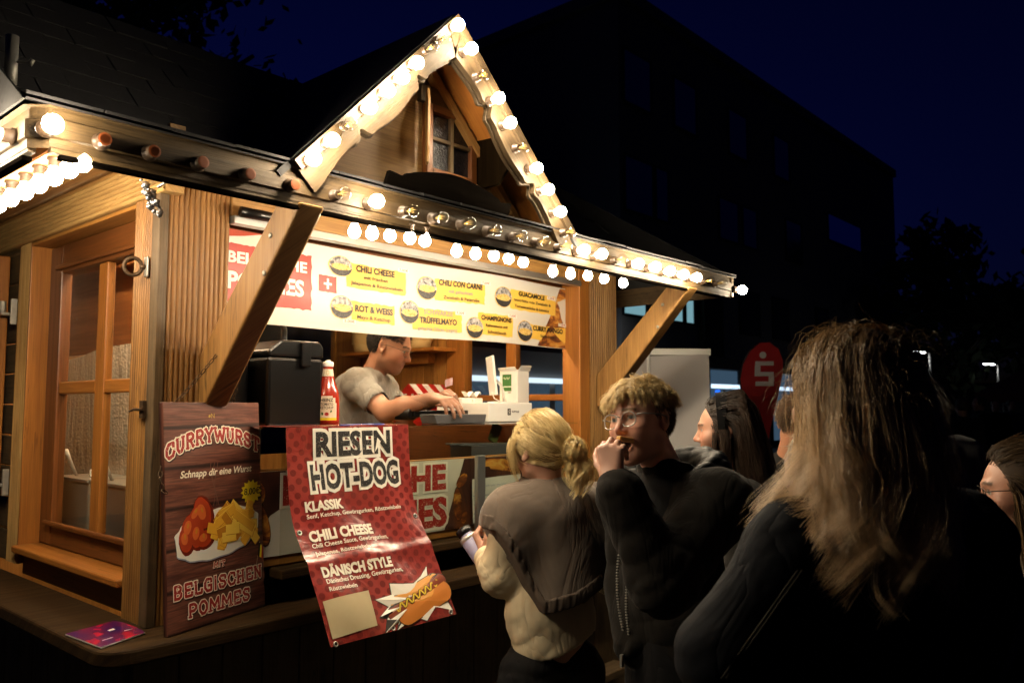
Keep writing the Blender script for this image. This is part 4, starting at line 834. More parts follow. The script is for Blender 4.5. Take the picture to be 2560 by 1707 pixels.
for i in range(26):
    x, y = rs.uniform(.47, .84), rs.uniform(.36, .50); y = min(y, .525 - abs(x - .6) * .35); r = rs.uniform(-1.0, 1.35); ln, wd = rs.uniform(.05, .10) * SW * 1.3, .030 * SW; k = rs.choice((0, 1, 1, 2, 2))
    wd *= 1.25; q = [(-ln, -wd), (ln, -wd), (ln, wd), (-ln, wd)]; P = [(x * SW + px * math.cos(r) - py * math.sin(r), y * SH + px * math.sin(r) + py * math.cos(r)) for px, py in q]
    c.poly([(px + .0015, py - .002) for px, py in P], I_FR[0], 5 + i * .12); c.poly(P, I_FR[k], 5.06 + i * .12); c.line([((P[3][0] * .9 + P[0][0] * .1), (P[3][1] * .9 + P[0][1] * .1)), ((P[2][0] * .9 + P[1][0] * .1), (P[2][1] * .9 + P[1][1] * .1))], .0022, I_FR[2], 5.1 + i * .12)
# price star and little flag
st_ = []
for i in range(28):
    t = 2 * PI * i / 28; k = 1 if i % 2 == 0 else .76; st_.append(((.875 + min(.122 * k * math.cos(t), .124)) * SW, (.562 + .060 * k * math.sin(t)) * SH))
c.poly(st_, I_SUN, 2.5); c.text('8,00€', .79 * SW, .550 * SH, .030 * SH, I_PBLACK, 3.5, .18 * SW, .012, shear=.1)
for k, m in enumerate((I_PBLACK, I_SUN, I_BRED)): c.poly([((.925 + .02 * k) * SW, (.250 - .008 * k) * SH), ((.945 + .02 * k) * SW, (.245 - .008 * k) * SH), ((.965 + .015 * k) * SW, (.305 - .01 * k) * SH), ((.948 + .015 * k) * SW, (.310 - .01 * k) * SH)], m, 2.2)
c.line([(.905 * SW, .20 * SH), (.955 * SW, .315 * SH)], .0012, I_CREAM, 2.1)
c.build('board_print', sroot)
tl, tr = Vector(sf(.06, SH, -.009)), Vector(sf(SW * .72, SH, -.009))
for pts in (sag((1.318, 2.44, 1.79), tl, .004), sag((1.398, 2.40, 1.80), tr, .004), [sf(-.004, .50, -.01), sf(-.012, .47, -.005), sf(-.006, .43, -.004), sf(.004, .42, .004)]): b = MB(); chain(b, pts); b.build('hanging_chain', IRON, sroot)
# ------------------------------------------------------------------ hot dog banner over the glass shelf
hroot = empty('hanging_banner', (1.78, 2.3, .95), 'red dotted vinyl Riesen Hot-Dog menu banner hanging from the glass shelf over the ledge', 'menu banner')
ZZ = [1.5535, 1.46, 1.36, 1.25, 1.15, 1.06, .98, .90]; YY = [2.346, 2.340, 2.325, 2.292, 2.235, 2.177, 2.125, 2.085]
ZZ_, YY_ = np.array(ZZ), np.array(YY); SS_ = np.concatenate([[0], np.cumsum(np.hypot(np.diff(ZZ_), np.diff(YY_)))])
_ss = np.linspace(0, SS_[-1], 200); _k = np.ones(25) / 25
_zz = np.convolve(np.pad(np.interp(_ss, SS_, ZZ_), 12, mode='reflect', reflect_type='odd'), _k, 'valid'); _yy = np.convolve(np.pad(np.interp(_ss, SS_, YY_), 12, mode='reflect', reflect_type='odd'), _k, 'valid')
def hf(x, s, h):
    s_ = min(max(s, 0), SS_[-1]); z_ = float(np.interp(s_, _ss, _zz)); y_ = float(np.interp(s_, _ss, _yy))
    e = .004; dz = float(np.interp(min(s_ + e, SS_[-1]), _ss, _zz) - np.interp(max(s_ - e, 0), _ss, _zz)); dy = float(np.interp(min(s_ + e, SS_[-1]), _ss, _yy) - np.interp(max(s_ - e, 0), _ss, _yy)); d_ = math.hypot(dz, dy)
    ny, nz = dz / d_, -dy / d_
    wv = .006 * math.sin(x * 11 + s * 5) * min(1, s * 3) + .004 * math.sin(x * 23 - s * 17) * min(1, s * 4) + .008 * math.exp(-((s - .455) / .018) ** 2) * (1 if x < 2.2 else 0)
    hh = h + wv
    return (x, y_ + ny * hh, z_ + nz * hh)
BAN = mat('dotted_red_vinyl', (.30, .03, .025), .27); _t = NT(BAN); _v = _t.uv((1, 1, 1)); _vo = _t.n('ShaderNodeTexVoronoi', feature='F1'); _vo.inputs['Scale'].default_value = 1; _vo.inputs['Randomness'].default_value = .0
_mp = _t.n('ShaderNodeMapping'); _mp.inputs['Rotation'].default_value = (0, 0, .6); _mp.inputs['Scale'].default_value = (29, 29, 1); _t.l(_v, _mp.inputs[0]); _t.l(_mp.outputs[0], _vo.inputs['Vector'])
_d = _t.ramp(_vo.outputs['Distance'], (.30, (1, 1, 1)), (.36, (0, 0, 0))); _n = _t.noise(_t.uv((5, 5, 1)), 1, 3)
_base = _t.ramp(_n, (.35, (.21, .022, .019)), (.65, (.33, .045, .038))); _t.l(_t.mix(_d, _base, (.155, .018, .016)), _t.b.inputs['Base Color'])
_t.b.inputs['Coat Weight'].default_value = .5; _t.b.inputs['Coat Roughness'].default_value = .18; _t.bump(_t.noise(_t.uv((9, 7, 1)), 1, 4, .6, 1.2), .6, .010)
b = MB(); b.grid(lambda u, v: hf(1.515 + .527 * u, SS_[-1] * v, 0), 36, 48, uvf=lambda u, v: (.53 * u, .73 * v)); b.grid(lambda u, v: (1.515 + .527 * u, 2.346 + .22 * v, 1.554 + .0015 * math.sin(u * 20)), 20, 3); b.build('vinyl_sheet', BAN, hroot)
c = Canvas(hf, .0009)
def ht(st, x, s, cap, wd, m, bold, layer=3, outline=None, om=None, tilt=0):
    vs, fs = text_mesh(st, bold); h0 = text_mesh('H', 0.0)[0]; ch = max(p[1] for p in h0); x0_ = min(p[0] for p in vs); x1_ = max(p[0] for p in vs); kx = wd / (x1_ - x0_); ky = cap / ch
    T = lambda p: (x + (p[0] - x0_) * kx, s - p[1] * ky)
    if outline: v2, f2 = text_mesh(st, bold + outline); c.islands([T(p) for p in v2], [f[::-1] for f in f2], om, layer - 1.2)
    c.islands([T(p) for p in vs], [f[::-1] for f in fs], m, layer)
ht('RIESEN', 1.628, .098, .076, .322, I_BLACK, .04, 3, .105, I_WHITE); ht('HOT-DOG', 1.60, .209, .078, .382, I_BLACK, .04, 3, .105, I_WHITE)
I_FADE = ink('print_faded_white', (.82, .75, .64), .4)
for st, x, s, cap, wd, bo in (('KLASSIK', 1.565, .280, .030, .149, .05), ('Senf, Ketchup, Gewürzgurken, Röstzwiebeln', 1.566, .304, .0135, .398, .016), ('CHILI CHEESE', 1.557, .381, .033, .255, .05), ('Chili Cheese Sauce, Gewürzgurken,', 1.557, .404, .0145, .314, .016), ('Jalapenos, Röstzwiebeln', 1.558, .431, .013, .216, .016), ('DÄNISCH STYLE', 1.556, .506, .031, .290, .05), ('Dänisches Dressing, Gewürzgurken,', 1.561, .529, .0145, .320, .016), ('Röstzwiebeln', 1.562, .554, .0135, .112, .016)):
    ht(st, x, s, cap, wd, I_FADE, bo)
burst = [(1.990, .530), (1.975, .575), (2.045, .625), (2.015, .645), (2.03, .70), (1.96, .675), (1.909, .712), (1.87, .690), (1.784, .722), (1.80, .69), (1.732, .718), (1.757, .672), (1.725, .665), (1.775, .638), (1.729, .607), (1.80, .602), (1.805, .565), (1.86, .575), (1.905, .580), (1.95, .560)]
cxb, cyb = 1.89, .635; c.raw([(cxb + (x - cxb) * 1.035, cyb + (s - cyb) * 1.05) for x, s in burst] + [(cxb, cyb)], [(i, (i + 1) % len(burst), len(burst)) for i in range(len(burst))], I_PBLACK, 1.2)
c.raw(burst + [(cxb, cyb)], [(i, (i + 1) % len(burst), len(burst)) for i in range(len(burst))], I_WHITE, 2.0)
def pill(x0_, s0, x1_, s1, r, m, layer, k=1.0):
    dx, ds = x1_ - x0_, s1 - s0; d_ = math.hypot(dx, ds); a0 = math.atan2(ds, dx); pts = []
    for i in range(9): t = a0 - PI / 2 + PI * i / 8; pts.append((x1_ + r * math.cos(t), s1 + r * math.sin(t)))
    for i in range(9): t = a0 + PI / 2 + PI * i / 8; pts.append((x0_ + r * math.cos(t), s0 + r * math.sin(t)))
    mid = []; n = len(pts)
    c.raw(pts + [((x0_ + x1_) / 2, (s0 + s1) / 2)], [(i, (i + 1) % n, n) for i in range(n)], m, layer)
pill(1.81, .635, 2.0, .585, .028, I_PBLACK, 3); pill(1.81, .635, 2.0, .585, .0255, I_BUN2, 3.6)
pill(1.785, .665, 2.022, .590, .026, I_PBLACK, 4.4); pill(1.785, .665, 2.022, .590, .0235, I_SAUS, 5)
pill(1.835, .672, 2.012, .627, .041, I_PBLACK, 5.8); pill(1.835, .672, 2.012, .627, .0385, I_BUN, 6.4); pill(1.85, .660, 2.0, .620, .018, I_BUN2, 7.0)
zg = [(1.80 + .205 * i / 40, .652 - .058 * i / 40 + .011 * math.sin(i * 1.05)) for i in range(41)]; c.line(zg, .0105, I_PBLACK, 8); c.line(zg, .0065, I_MUST, 8.8)
c.build('banner_print', hroot)
b = MB(); TAPE = soft('aged_paper_label', (.55, .47, .30), (.47, .39, .24), 30, .6, .1)
b.grid(lambda u, v: hf(1.528 + (.185 - .01 * v) * u, .580 + .116 * v - .008 * u, .0022), 10, 8); b.build('paper_label', TAPE, hroot)
FILMC = glassy('clear_tape', (.97, .96, .93), .3, .12); b = MB(); b.grid(lambda u, v: hf(1.518 + .20 * u, .560 + .155 * v - .008 * u, .0042 + .002 * math.sin(u * 30 + v * 17)), 24, 18); b.build('clear_film', FILMC, hroot)
for i, (x, s) in enumerate(((1.529, .345), (2.024, .338), (2.018, .705), (1.767, .708), (1.535, .712))):
    ctr = Vector(hf(x, s, .001)); ax = (Vector(hf(x, s, .01)) - ctr).normalized(); M = Matrix.Translation(ctr) @ Vector((0, 0, 1)).rotation_difference(ax).to_matrix().to_4x4()
    b = MB(); b.lathe([(.0045, .0005), (.0050, .0022), (.0085, .0022), (.0092, .0003)], M, 16); b.lathe([(1e-6, .0006), (.0046, .0006)], M, 12, 1); b.build('eyelet', [STEEL, I_PBLACK], hroot)
# ================================================================== things on and behind the counter
def top(mb, name, m, label, cat, org, bevel=.003, group=None):
    o = mb.build(name, m, None, org=org, bevel=bevel); return tag(o, label, cat, group)
def dispenser(x0, y0, w_, d_, h, label):
    r = empty('sauce_dispenser', (x0 + w_ / 2, y0 + d_ / 2, 1.549), label, 'dispenser', 'black dispensers on the counter')
    M = lambda a, b_, h_: (x0 + a, y0 + b_, 1.5495 + h_)
    b = MB(); b.box(x0, x0 + w_, y0, y0 + d_, 1.5495, 1.5495 + h * .80); b.build('body', BLACK, r, bevel=.012)
    b = MB(); pr = [(0, h * .805), (w_, h * .805), (w_, h * .93), (w_ * .93, h), (w_ * .22, h), (0, h * .87)]; b.prism(pr, lambda a, z_, q: M(a, q, z_), -.004, d_ + .004); b.build('lid', BLACK, r, bevel=.008)
    b = MB(); b.tube([M(w_ * .62, d_ * .5, h * .9), M(w_ * .62, d_ * .5, h + .05), M(w_ * .45, d_ * .4, h + .10), M(w_ * .30, d_ * .3, h + .135)], .012, 8); b.build('pump_lever', GREYM, r)
    b = MB(); b.box(x0 + w_ * .55, x0 + w_ * .72, y0 - .02, y0 - .005, 1.5495 + h * .70, 1.5495 + h * .98); b.build('latch', BLACK, r, bevel=.004); return r
dispenser(1.60, 2.60, .235, .26, .315, 'black plastic dispenser with pump lever beside the ketchup bottle')
dispenser(1.435, 2.70, .15, .24, .305, 'black plastic dispenser half hidden behind the diagonal bracket')
JARG = glassy('jar_glass', (.93, .92, .88), .2); b = MB(); b.lathe([(.055, 0), (.058, .01), (.058, .12), (.05, .135), (.05, .14)], Matrix.Translation((1.70, 3.02, 1.85)), 20)
jr = top(b, 'storage_jar', JARG, 'glass jar of golden fries behind the black dispensers', 'jar', (1.70, 3.02, 1.85), 0)
b = MB(); rs = random.Random(2)
for i in range(26): a, rr, zz = rs.uniform(0, 6.3), rs.uniform(.0, .042), rs.uniform(1.86, 1.96); b.beam((1.70 + rr * math.cos(a), 3.02 + rr * math.sin(a), zz), (1.70 + rr * .5 * math.cos(a + 1), 3.02 + rr * .5 * math.sin(a + 1), zz + .03), .012, .012)
b.build('contents', I_FR[1], jr)
b = MB(); b.box(1.58, 1.78, 2.93, 3.12, 1.30, 1.849); top(b, 'equipment_stand', BLACK, 'dark stand beneath the jar behind the dispensers', 'stand', (1.68, 3.02, 1.30))
# ketchup bottle
KET = mat('ketchup', (.36, .022, .008), .22); _t = NT(KET); _t.b.inputs['Coat Weight'].default_value = .8; _t.b.inputs['Coat Roughness'].default_value = .06
kx, ky, kz = 1.872, 2.62, 1.5495
kp = [(.040, 0), (.046, .004), (.047, .02), (.046, .10), (.0435, .125), (.034, .15), (.026, .175), (.0215, .20), (.019, .222), (.0185, .226)]
b = MB(); M = Matrix.Translation((kx, ky, kz)); b.lathe(kp, M, 28); kb = top(b, 'ketchup_bottle', KET, 'tall red ketchup bottle with cream label and white cap on the counter', 'bottle', (kx, ky, kz), 0)
b = MB(); b.lathe([(.0205, .2245), (.0215, .228), (.0215, .240), (.019, .243), (.010, .244), (.010, .249), (1e-6, .25)], M, 22); b.build('cap', WHITEP, kb)
def kf(rz):
    def f(a, z, h):
        r = float(np.interp(z, [p[1] for p in kp], [p[0] for p in kp])) + h; t = math.atan2(-.78, -.62) + a / .047
        return (kx + r * math.cos(t), ky + r * math.sin(t), kz + z)
    return f
c = Canvas(kf(0), .0009); n = 16
LABM = ink('label_cream', (.72, .66, .50), .4)
def strip(x0_, x1_, z0_, z1_, m, layer, nx=14): 
    vs = [(x0_ + (x1_ - x0_) * i / nx, z_) for z_ in (z0_, z1_) for i in range(nx + 1)]; c.raw(vs, [(i, i + 1, nx + 2 + i, nx + 1 + i) for i in range(nx)], m, layer)
strip(-.040, .040, .030, .085, LABM, 1); strip(-.034, .034, .085, .105, LABM, 1); strip(-.022, .022, .105, .112, LABM, 1); strip(-.040, .040, .020, .030, I_SUN, 1.1); strip(-.055, .055, .188, .215, LABM, 1)
c.ell(0, .201, .011, .0095, I_GOLD, 2); c.ell(0, .201, .0085, .0075, LABM, 2.6)
c.text('HEINZ', -.024, .091, .0115, I_PBLACK, 2.2, .048, .03); c.text('TOMATO', -.024, .076, .0095, I_PBLACK, 2.2, .048, .012); c.text('KETCHUP', -.025, .063, .0095, I_PBLACK, 2.2, .050, .012)
c.ell(.0, .044, .0075, .0065, I_BRED, 2.2, n=14); c.ell(-.016, .045, .004, .006, I_GREEN, 2.2, .3); c.ell(.016, .054, .003, .005, I_GREEN, 2.2, -.3)
c.build('label', kb)
# cash drawer, screen, printer paper, trays, carton
b = MB(); b.box(2.775, 3.087, 2.622, 2.975, 1.5495, 1.640); dr = top(b, 'cash_drawer', WHITEP, 'wide white cash drawer box on the right of the glass shelf', 'cash drawer', (2.93, 2.8, 1.5495), .004)
c = Canvas(lambda x, z, h: (x, 2.622 - h, z)); c.rect(2.905, 1.581, 2.928, 1.612, I_PBLACK, 1.2); c.line([(2.922, 1.605), (2.914, 1.603), (2.913, 1.598), (2.920, 1.595), (2.919, 1.590), (2.911, 1.588)], .003, I_WHITE, 2); c.text('sumup', 2.936, 1.594, .0115, I_PBLACK, 1.2, .052, .02); c.build('logo', dr)
b = MB(); b.box(2.776, 2.92, 2.80, 2.97, 1.6405, 1.664); b.box(2.84, 2.90, 2.78, 2.80, 1.6405, 1.66); rp = top(b, 'receipt_printer', WHITEP, 'flat white receipt printer with paper strip on the cash drawer', 'printer', (2.85, 2.88, 1.6405))
b = MB(); b.grid(lambda u, v: (2.80 + .11 * u, 2.80 + .03 * v, 1.666 + .030 * (abs(((u * 2.2) % 1) - .5) * 2)), 24, 2); b.build('paper_strip', PAPER, rp)
r = empty('register_screen', (2.99, 2.76, 1.6405), 'slim white touch screen seen edge on above the cash drawer', 'screen')
M = Matrix.Translation((2.915, 2.735, 1.772)) @ Matrix.Rotation(math.radians(-37), 4, 'Z') @ Matrix.Rotation(math.radians(-6), 4, 'Y'); b = MB(); b.box(-.007, .007, -.085, .085, -.095, .095, M=M); b.build('panel', WHITEP, r, bevel=.003)
b = MB(); b.tube([(2.93, 2.745, 1.76), (2.975, 2.76, 1.752), (3.02, 2.77, 1.728), (3.045, 2.775, 1.69), (3.05, 2.775, 1.643)], .0075, 10); b.lathe([(.05, 0), (.05, .006), (.0, .008)], Matrix.Translation((3.0, 2.775, 1.6405)), 20); b.tube([(2.90, 2.72, 1.69), (2.93, 2.73, 1.66), (2.97, 2.73, 1.648)], .003, 6); b.build('stand_arm', WHITEP, r)
b = MB(); b.box(3.092, 3.18, 2.722, 2.845, 1.5495, 1.803); ct = top(b, 'cardboard_carton', CARD, 'white cardboard carton with green label and open top flaps behind the drawer', 'carton', (3.13, 2.78, 1.5495), .002)
b = MB(); 
for (p0, p1, p2, p3) in (((3.092, 2.722, 1.803), (3.18, 2.722, 1.803), (3.175, 2.70, 1.828), (3.097, 2.70, 1.828)), ((3.092, 2.845, 1.803), (3.092, 2.722, 1.803), (3.075, 2.727, 1.822), (3.075, 2.84, 1.817)), ((3.18, 2.722, 1.803), (3.18, 2.845, 1.803), (3.20, 2.84, 1.815), (3.20, 2.727, 1.81))): quadprism(b, p0, p1, p2, p3, .002)
b.build('flap', CARD, ct)
c = Canvas(lambda y, z, h: (3.092 - h, 2.845 - y, z)); c.rect(.02, 1.725, .082, 1.785, I_GREEN, 1); c.line([(.028 + .006 * i, 1.765 + .007 * math.sin(i * 2.1)) for i in range(8)], .003, I_CREAM, 2); c.rect(.02, 1.700, .082, 1.72, I_GREEN, 1); c.rect(.028, 1.66, .04, 1.668, I_PBLACK, 1); c.rect(.058, 1.69, .078, 1.696, I_GREY, 1); c.build('label', ct)
tp = [(2.322, 1.5885), (2.638, 1.5885), (2.628, 1.5495), (2.338, 1.5495)]; b = MB(); b.prism(tp[::-1], lambda a, z_, h: (a, h, z_), 2.505, 2.60); top(b, 'metal_tray', GREYM, 'low dark grey metal tray on the glass shelf before the cash drawer', 'tray', (2.48, 2.55, 1.5495), .003)
b = MB(); b.box(2.40, 2.74, 2.72, 2.90, 1.575, 1.605); b.tube([(2.40, 2.73, 1.59), (2.40, 2.89, 1.59)], .028, 12); top(b, 'card_terminal', [BLACK], 'flat black appliance with rounded end on the shelf under the vendor\'s hands', 'appliance', (2.55, 2.8, 1.5495), .004)
b = MB(); b.tube([(1.80, 2.44, 1.5535), (1.95, 2.45, 1.5545), (2.02, 2.46, 1.553)], .004, 8); top(b, 'blue_pen', mat('pen_barrel', (.02, .06, .30), .3), 'blue pen lying on the glass shelf at the banner\'s top edge', 'pen', (1.9, 2.45, 1.5495), 0)
# paper bowls on the wall shelf
KRAFT = mat('kraft_paper', (.62, .45, .20), .7)
def bowls(x, y, n, label):
    b = MB(); M = Matrix.Translation((x, y, 1.9905)) @ Matrix.Rotation(PI, 4, 'X') @ Matrix.Translation((0, 0, -(.055 + n * .0095)))
    for i in range(n): b.lathe([(.098, .0095 * i), (.102, .0095 * i + .002), (.100, .0095 * i + .006), (.092, .0095 * i + .0094)], M, 24)
    b.lathe([(.092, .0095 * n), (.080, .0095 * n + .054), (1e-6, .0095 * n + .055)], M, 24)
    return top(b, 'bowl_stack', KRAFT, label, 'bowl stack', (x, y, 1.99), 0, 'upturned paper bowls on the wall shelf')
bowls(3.52, 3.96, 11, 'stack of upturned kraft paper bowls on the wall shelf right of the vendor\'s face'); bowls(3.53, 4.50, 11, 'stack of upturned kraft paper bowls on the wall shelf behind the vendor\'s neck')
# striped toy-stall box
r = empty('striped_box', (3.40, 3.75, 1.52), 'small box with red and white striped roof on the end counter behind the vendor', 'box'); RED = mat('gloss_red', (.45, .015, .012), .35)
b = MB(); b.box(3.28, 3.55, 3.62, 3.90, 1.521, 1.63); b.build('case', RED, r, bevel=.003)
b = MB(); b.prism([(3.60, 1.631), (3.92, 1.631), (3.76, 1.76)], lambda a, z_, h: (h, a, z_), 3.27, 3.56); b.build('pitched_roof', RED, r)
b = MB()
for k in range(3):
    y0 = 3.615 + .0; x0_ = 3.272 + k * .10
    e = .0025; quadprism(b, (x0_, 3.605 - e, 1.634 + e), (x0_ + .05, 3.605 - e, 1.634 + e), (x0_ + .05, 3.755 - e, 1.756 + e), (x0_, 3.755 - e, 1.756 + e), .001)
    quadprism(b, (3.2695, 3.63 + k * .09, 1.64), (3.2695, 3.66 + k * .09, 1.64), (3.2695, 3.67 + k * .06, 1.70), (3.2695, 3.65 + k * .06, 1.70), .001)
b.build('stripe', WHITEP, r)
# behind the glass: dark tray with skewers, and a jar-like paddle
b = MB(); b.box(2.70, 2.95, 2.66, 2.80, 1.301, 1.44); 
for i in range(4): b.tube([(2.62, 2.66 + i * .03, 1.445 + .006 * (i % 2)), (3.02, 2.67 + i * .03, 1.442)], .004, 6)
top(b, 'skewer_rack', GREYM, 'dark rack with thin bars standing behind the glass under the drawer', 'rack', (2.82, 2.73, 1.30), .002)
b = MB(); b.box(2.86, 2.92, 2.70, 2.712, 1.447, 1.54, M=Matrix.Translation((2.9, 2.7, 1.46)) @ Matrix.Rotation(.5, 4, 'Y') @ Matrix.Translation((-2.9, -2.7, -1.46))); top(b, 'serving_paddle', mat('olive_bottle', (.06, .07, .02), .3), 'small olive paddle leaning behind the glass above the rack', 'paddle', (2.89, 2.7, 1.44), .002)
b = MB(); b.lathe([(.026, 0), (.028, .004), (.028, .15), (.012, .19), (.011, .225), (.013, .23), (1e-6, .235)], Matrix.Translation((3.27, 2.525, 1.0625)), 18); top(b, 'sauce_bottle', mat('green_bottle', (.05, .22, .04), .3), 'slim green bottle on the front sill beside the right post', 'bottle', (3.27, 2.525, 1.0625), 0)
# foil, steel pans seen through the side window
FOIL = mat('insulating_foil', (.80, .76, .68), .26, .45); _t = NT(FOIL); _n1 = _t.noise(_t.uv((16, 2.2, 1)), 1, 4, .55, .9); _vo = _t.n('ShaderNodeTexVoronoi'); _vo.inputs['Scale'].default_value = 70; _t.l(_t.uv((1, 1, 1)), _vo.inputs['Vector'])
_a = _t.n('ShaderNodeMath', operation='MULTIPLY_ADD'); _a.inputs[1].default_value = .12; _t.l(_vo.outputs['Distance'], _a.inputs[0]); _t.l(_n1, _a.inputs[2]); _t.bump(_a.outputs[0], .9, .03)
b = MB(); b.grid(lambda u, v: (1.70 + .05 * math.sin(u * 9) * v - .14 * u, 2.98 + 1.8 * u, .95 + (1.00 - .10 * u) * v), 30, 10, uvf=lambda u, v: (1.8 * u, v)); top(b, 'foil_screen', FOIL, 'crinkled silver insulating foil screen behind the side window', 'foil screen', (1.62, 3.9, .95), 0)
b = MB(); b.box(1.73, 1.75, 3.2, 4.94, 1.90, 2.43); top(b, 'partition_board', WR, 'dark brown board above the foil screen behind the side window', 'board', (1.74, 4.0, 1.9))
for i, (y0, lab) in enumerate(((3.28, 'steel food container with lid and ladle behind the right window panes'), (3.66, 'steel food container with lid and ladle behind the left window panes'))):
    r = empty('food_container', (1.50, y0 + .17, 1.05), lab, 'food container', 'steel food containers')
    b = MB(); b.box(1.41, 1.60, y0, y0 + .34, 1.0, 1.30); b.build('pan', STEEL, r, bevel=.01); b = MB(); b.box(1.40, 1.61, y0 - .01, y0 + .35, 1.301, 1.313); b.tube([(1.47, y0 + .13, 1.314), (1.47, y0 + .14, 1.34), (1.53, y0 + .2, 1.34), (1.53, y0 + .21, 1.314)], .006, 8); b.build('lid', STEEL, r, bevel=.004)
    b = MB(); b.tube([(1.46, y0 + .26, 1.31), (1.42, y0 + .25, 1.39), (1.40, y0 + .24, 1.43)], [.006, .010, .012], 8); b.build('ladle', WHITEP, r)
# magazine on the ledge corner
MAG = mat('magazine_cover', (.2, .02, .1), .25); _t = NT(MAG); _n = _t.noise(_t.uv((1.6, 1.6, 1)), 1.4, 2); _t.l(_t.ramp(_n, (.36, (.028, .012, .10)), (.52, (.16, .012, .07)), (.62, (.50, .012, .045))), _t.b.inputs['Base Color'])
p0, p1, p2, p3 = Vector((.975, 2.655, 0)), Vector((.99, 2.435, 0)), Vector((1.140, 2.492, 0)), Vector((1.135, 2.70, 0))
mg = lambda u, v, h: tuple((p0 * (1 - u) + p1 * u) * (1 - v) + (p3 * (1 - u) + p2 * u) * v + Vector((0, 0, .943 + h + .006 * math.sin(u * 3.0) * v)))
b = MB()
for k in range(3): b.grid(lambda u, v, k=k: mg(u, v, .002 * k), 8, 8, m=0 if k < 2 else 1)
b.grid(lambda u, v: mg(u, 0, .004 * v), 8, 1); b.grid(lambda u, v: mg(1, u, .004 * v), 8, 1)
mz = top(b, 'magazine', [PAPER, MAG], 'purple and red glossy brochure lying on the rounded ledge corner', 'brochure', (1.06, 2.57, .94), 0)
c = Canvas(lambda u, v, h: mg(u, v, .0042 + h)); c.rect(.44, .55, .52, .68, I_WHITE, 1); c.line([(.78, .20), (.80, .42)], .02, I_WHITE, 1); c.line([(.70, .74), (.74, .90)], .02, I_WHITE, 1); c.build('cover_print', mz)
# little metal figure hanging at the corner
b = MB(); rs = random.Random(9)
for i in range(34):
    t = i / 33; p = Vector((.925 + .035 * t + rs.uniform(-.012, .012), 2.112 + rs.uniform(-.012, .012), 2.205 - .075 * t + rs.uniform(-.008, .008))); rr = rs.uniform(.004, .010)
    b.lathe([(rr * math.sin(a), -rr * math.cos(a)) for a in [1e-4, .6, 1.2, 1.9, 2.5, PI - 1e-4]], Matrix.Translation(p), 8)
b.tube([(.96, 2.115, 2.20), (.975, 2.09, 2.215), (.985, 2.06, 2.23)], .004, 6); top(b, 'skull_charm', soft('blackened_silver', (.5, .5, .52), (.02, .02, .025), 90, .3, .4, .8), 'small black and silver skull cluster charm hanging under the eave corner', 'charm', (.94, 2.11, 2.2), 0)
# ================================================================== figures: distance-field bodies, strand hair
def at(u, v, d):
    """point seen at (u, v) of the 2560 px photograph at depth d metres"""
    return np.array(Vector((0, 0, 1.62)) + (FWD + RGT * ((u - 1280) / 2041.0) - UPV * ((v - 853.5) / 2041.0)) * d)
def A_(*p): return np.array(p, float)
def cone(a, b, ra, rb, k=.02, op='u', flat=None):
    a, b = np.asarray(a, float), np.asarray(b, float); ab = b - a; L2 = max(ab @ ab, 1e-12); R = max(ra, rb)
    def f(P):
        q = P - a; t = np.clip((q @ ab) / L2, 0, 1); w_ = q - t[..., None] * ab
        if flat is not None:
            n, s_ = flat; w_ = w_ + (w_ @ n)[..., None] * n * (s_ - 1)
        return np.sqrt((w_ * w_).sum(-1)) - (ra + (rb - ra) * t)
    return f, np.minimum(a, b) - R, np.maximum(a, b) + R, k, op
def ell(c, r, M=None, k=.02, op='u'):
    c, r = np.asarray(c, float), np.asarray(r, float)
    if M is not None: Rm = np.array(M)[:3, :3]; c = Rm @ c + np.array(M)[:3, 3]
    else: Rm = np.eye(3)
    def f(P):
        q = (P - c) @ Rm / r; k0 = np.sqrt((q * q).sum(-1)); q2 = q / r; k1 = np.sqrt((q2 * q2).sum(-1)) + 1e-9
        return k0 * (k0 - 1) / k1
    R = np.abs(Rm) @ r
    return f, c - R, c + R, k, op
def mcone(M, a, b, ra, rb, k=.012, op='u', flat=None):
    M = np.array(M); T = lambda p: M[:3, :3] @ np.asarray(p, float) + M[:3, 3]
    return cone(T(a), T(b), ra, rb, k, op, None if flat is None else (M[:3, :3] @ np.asarray(flat[0], float), flat[1]))
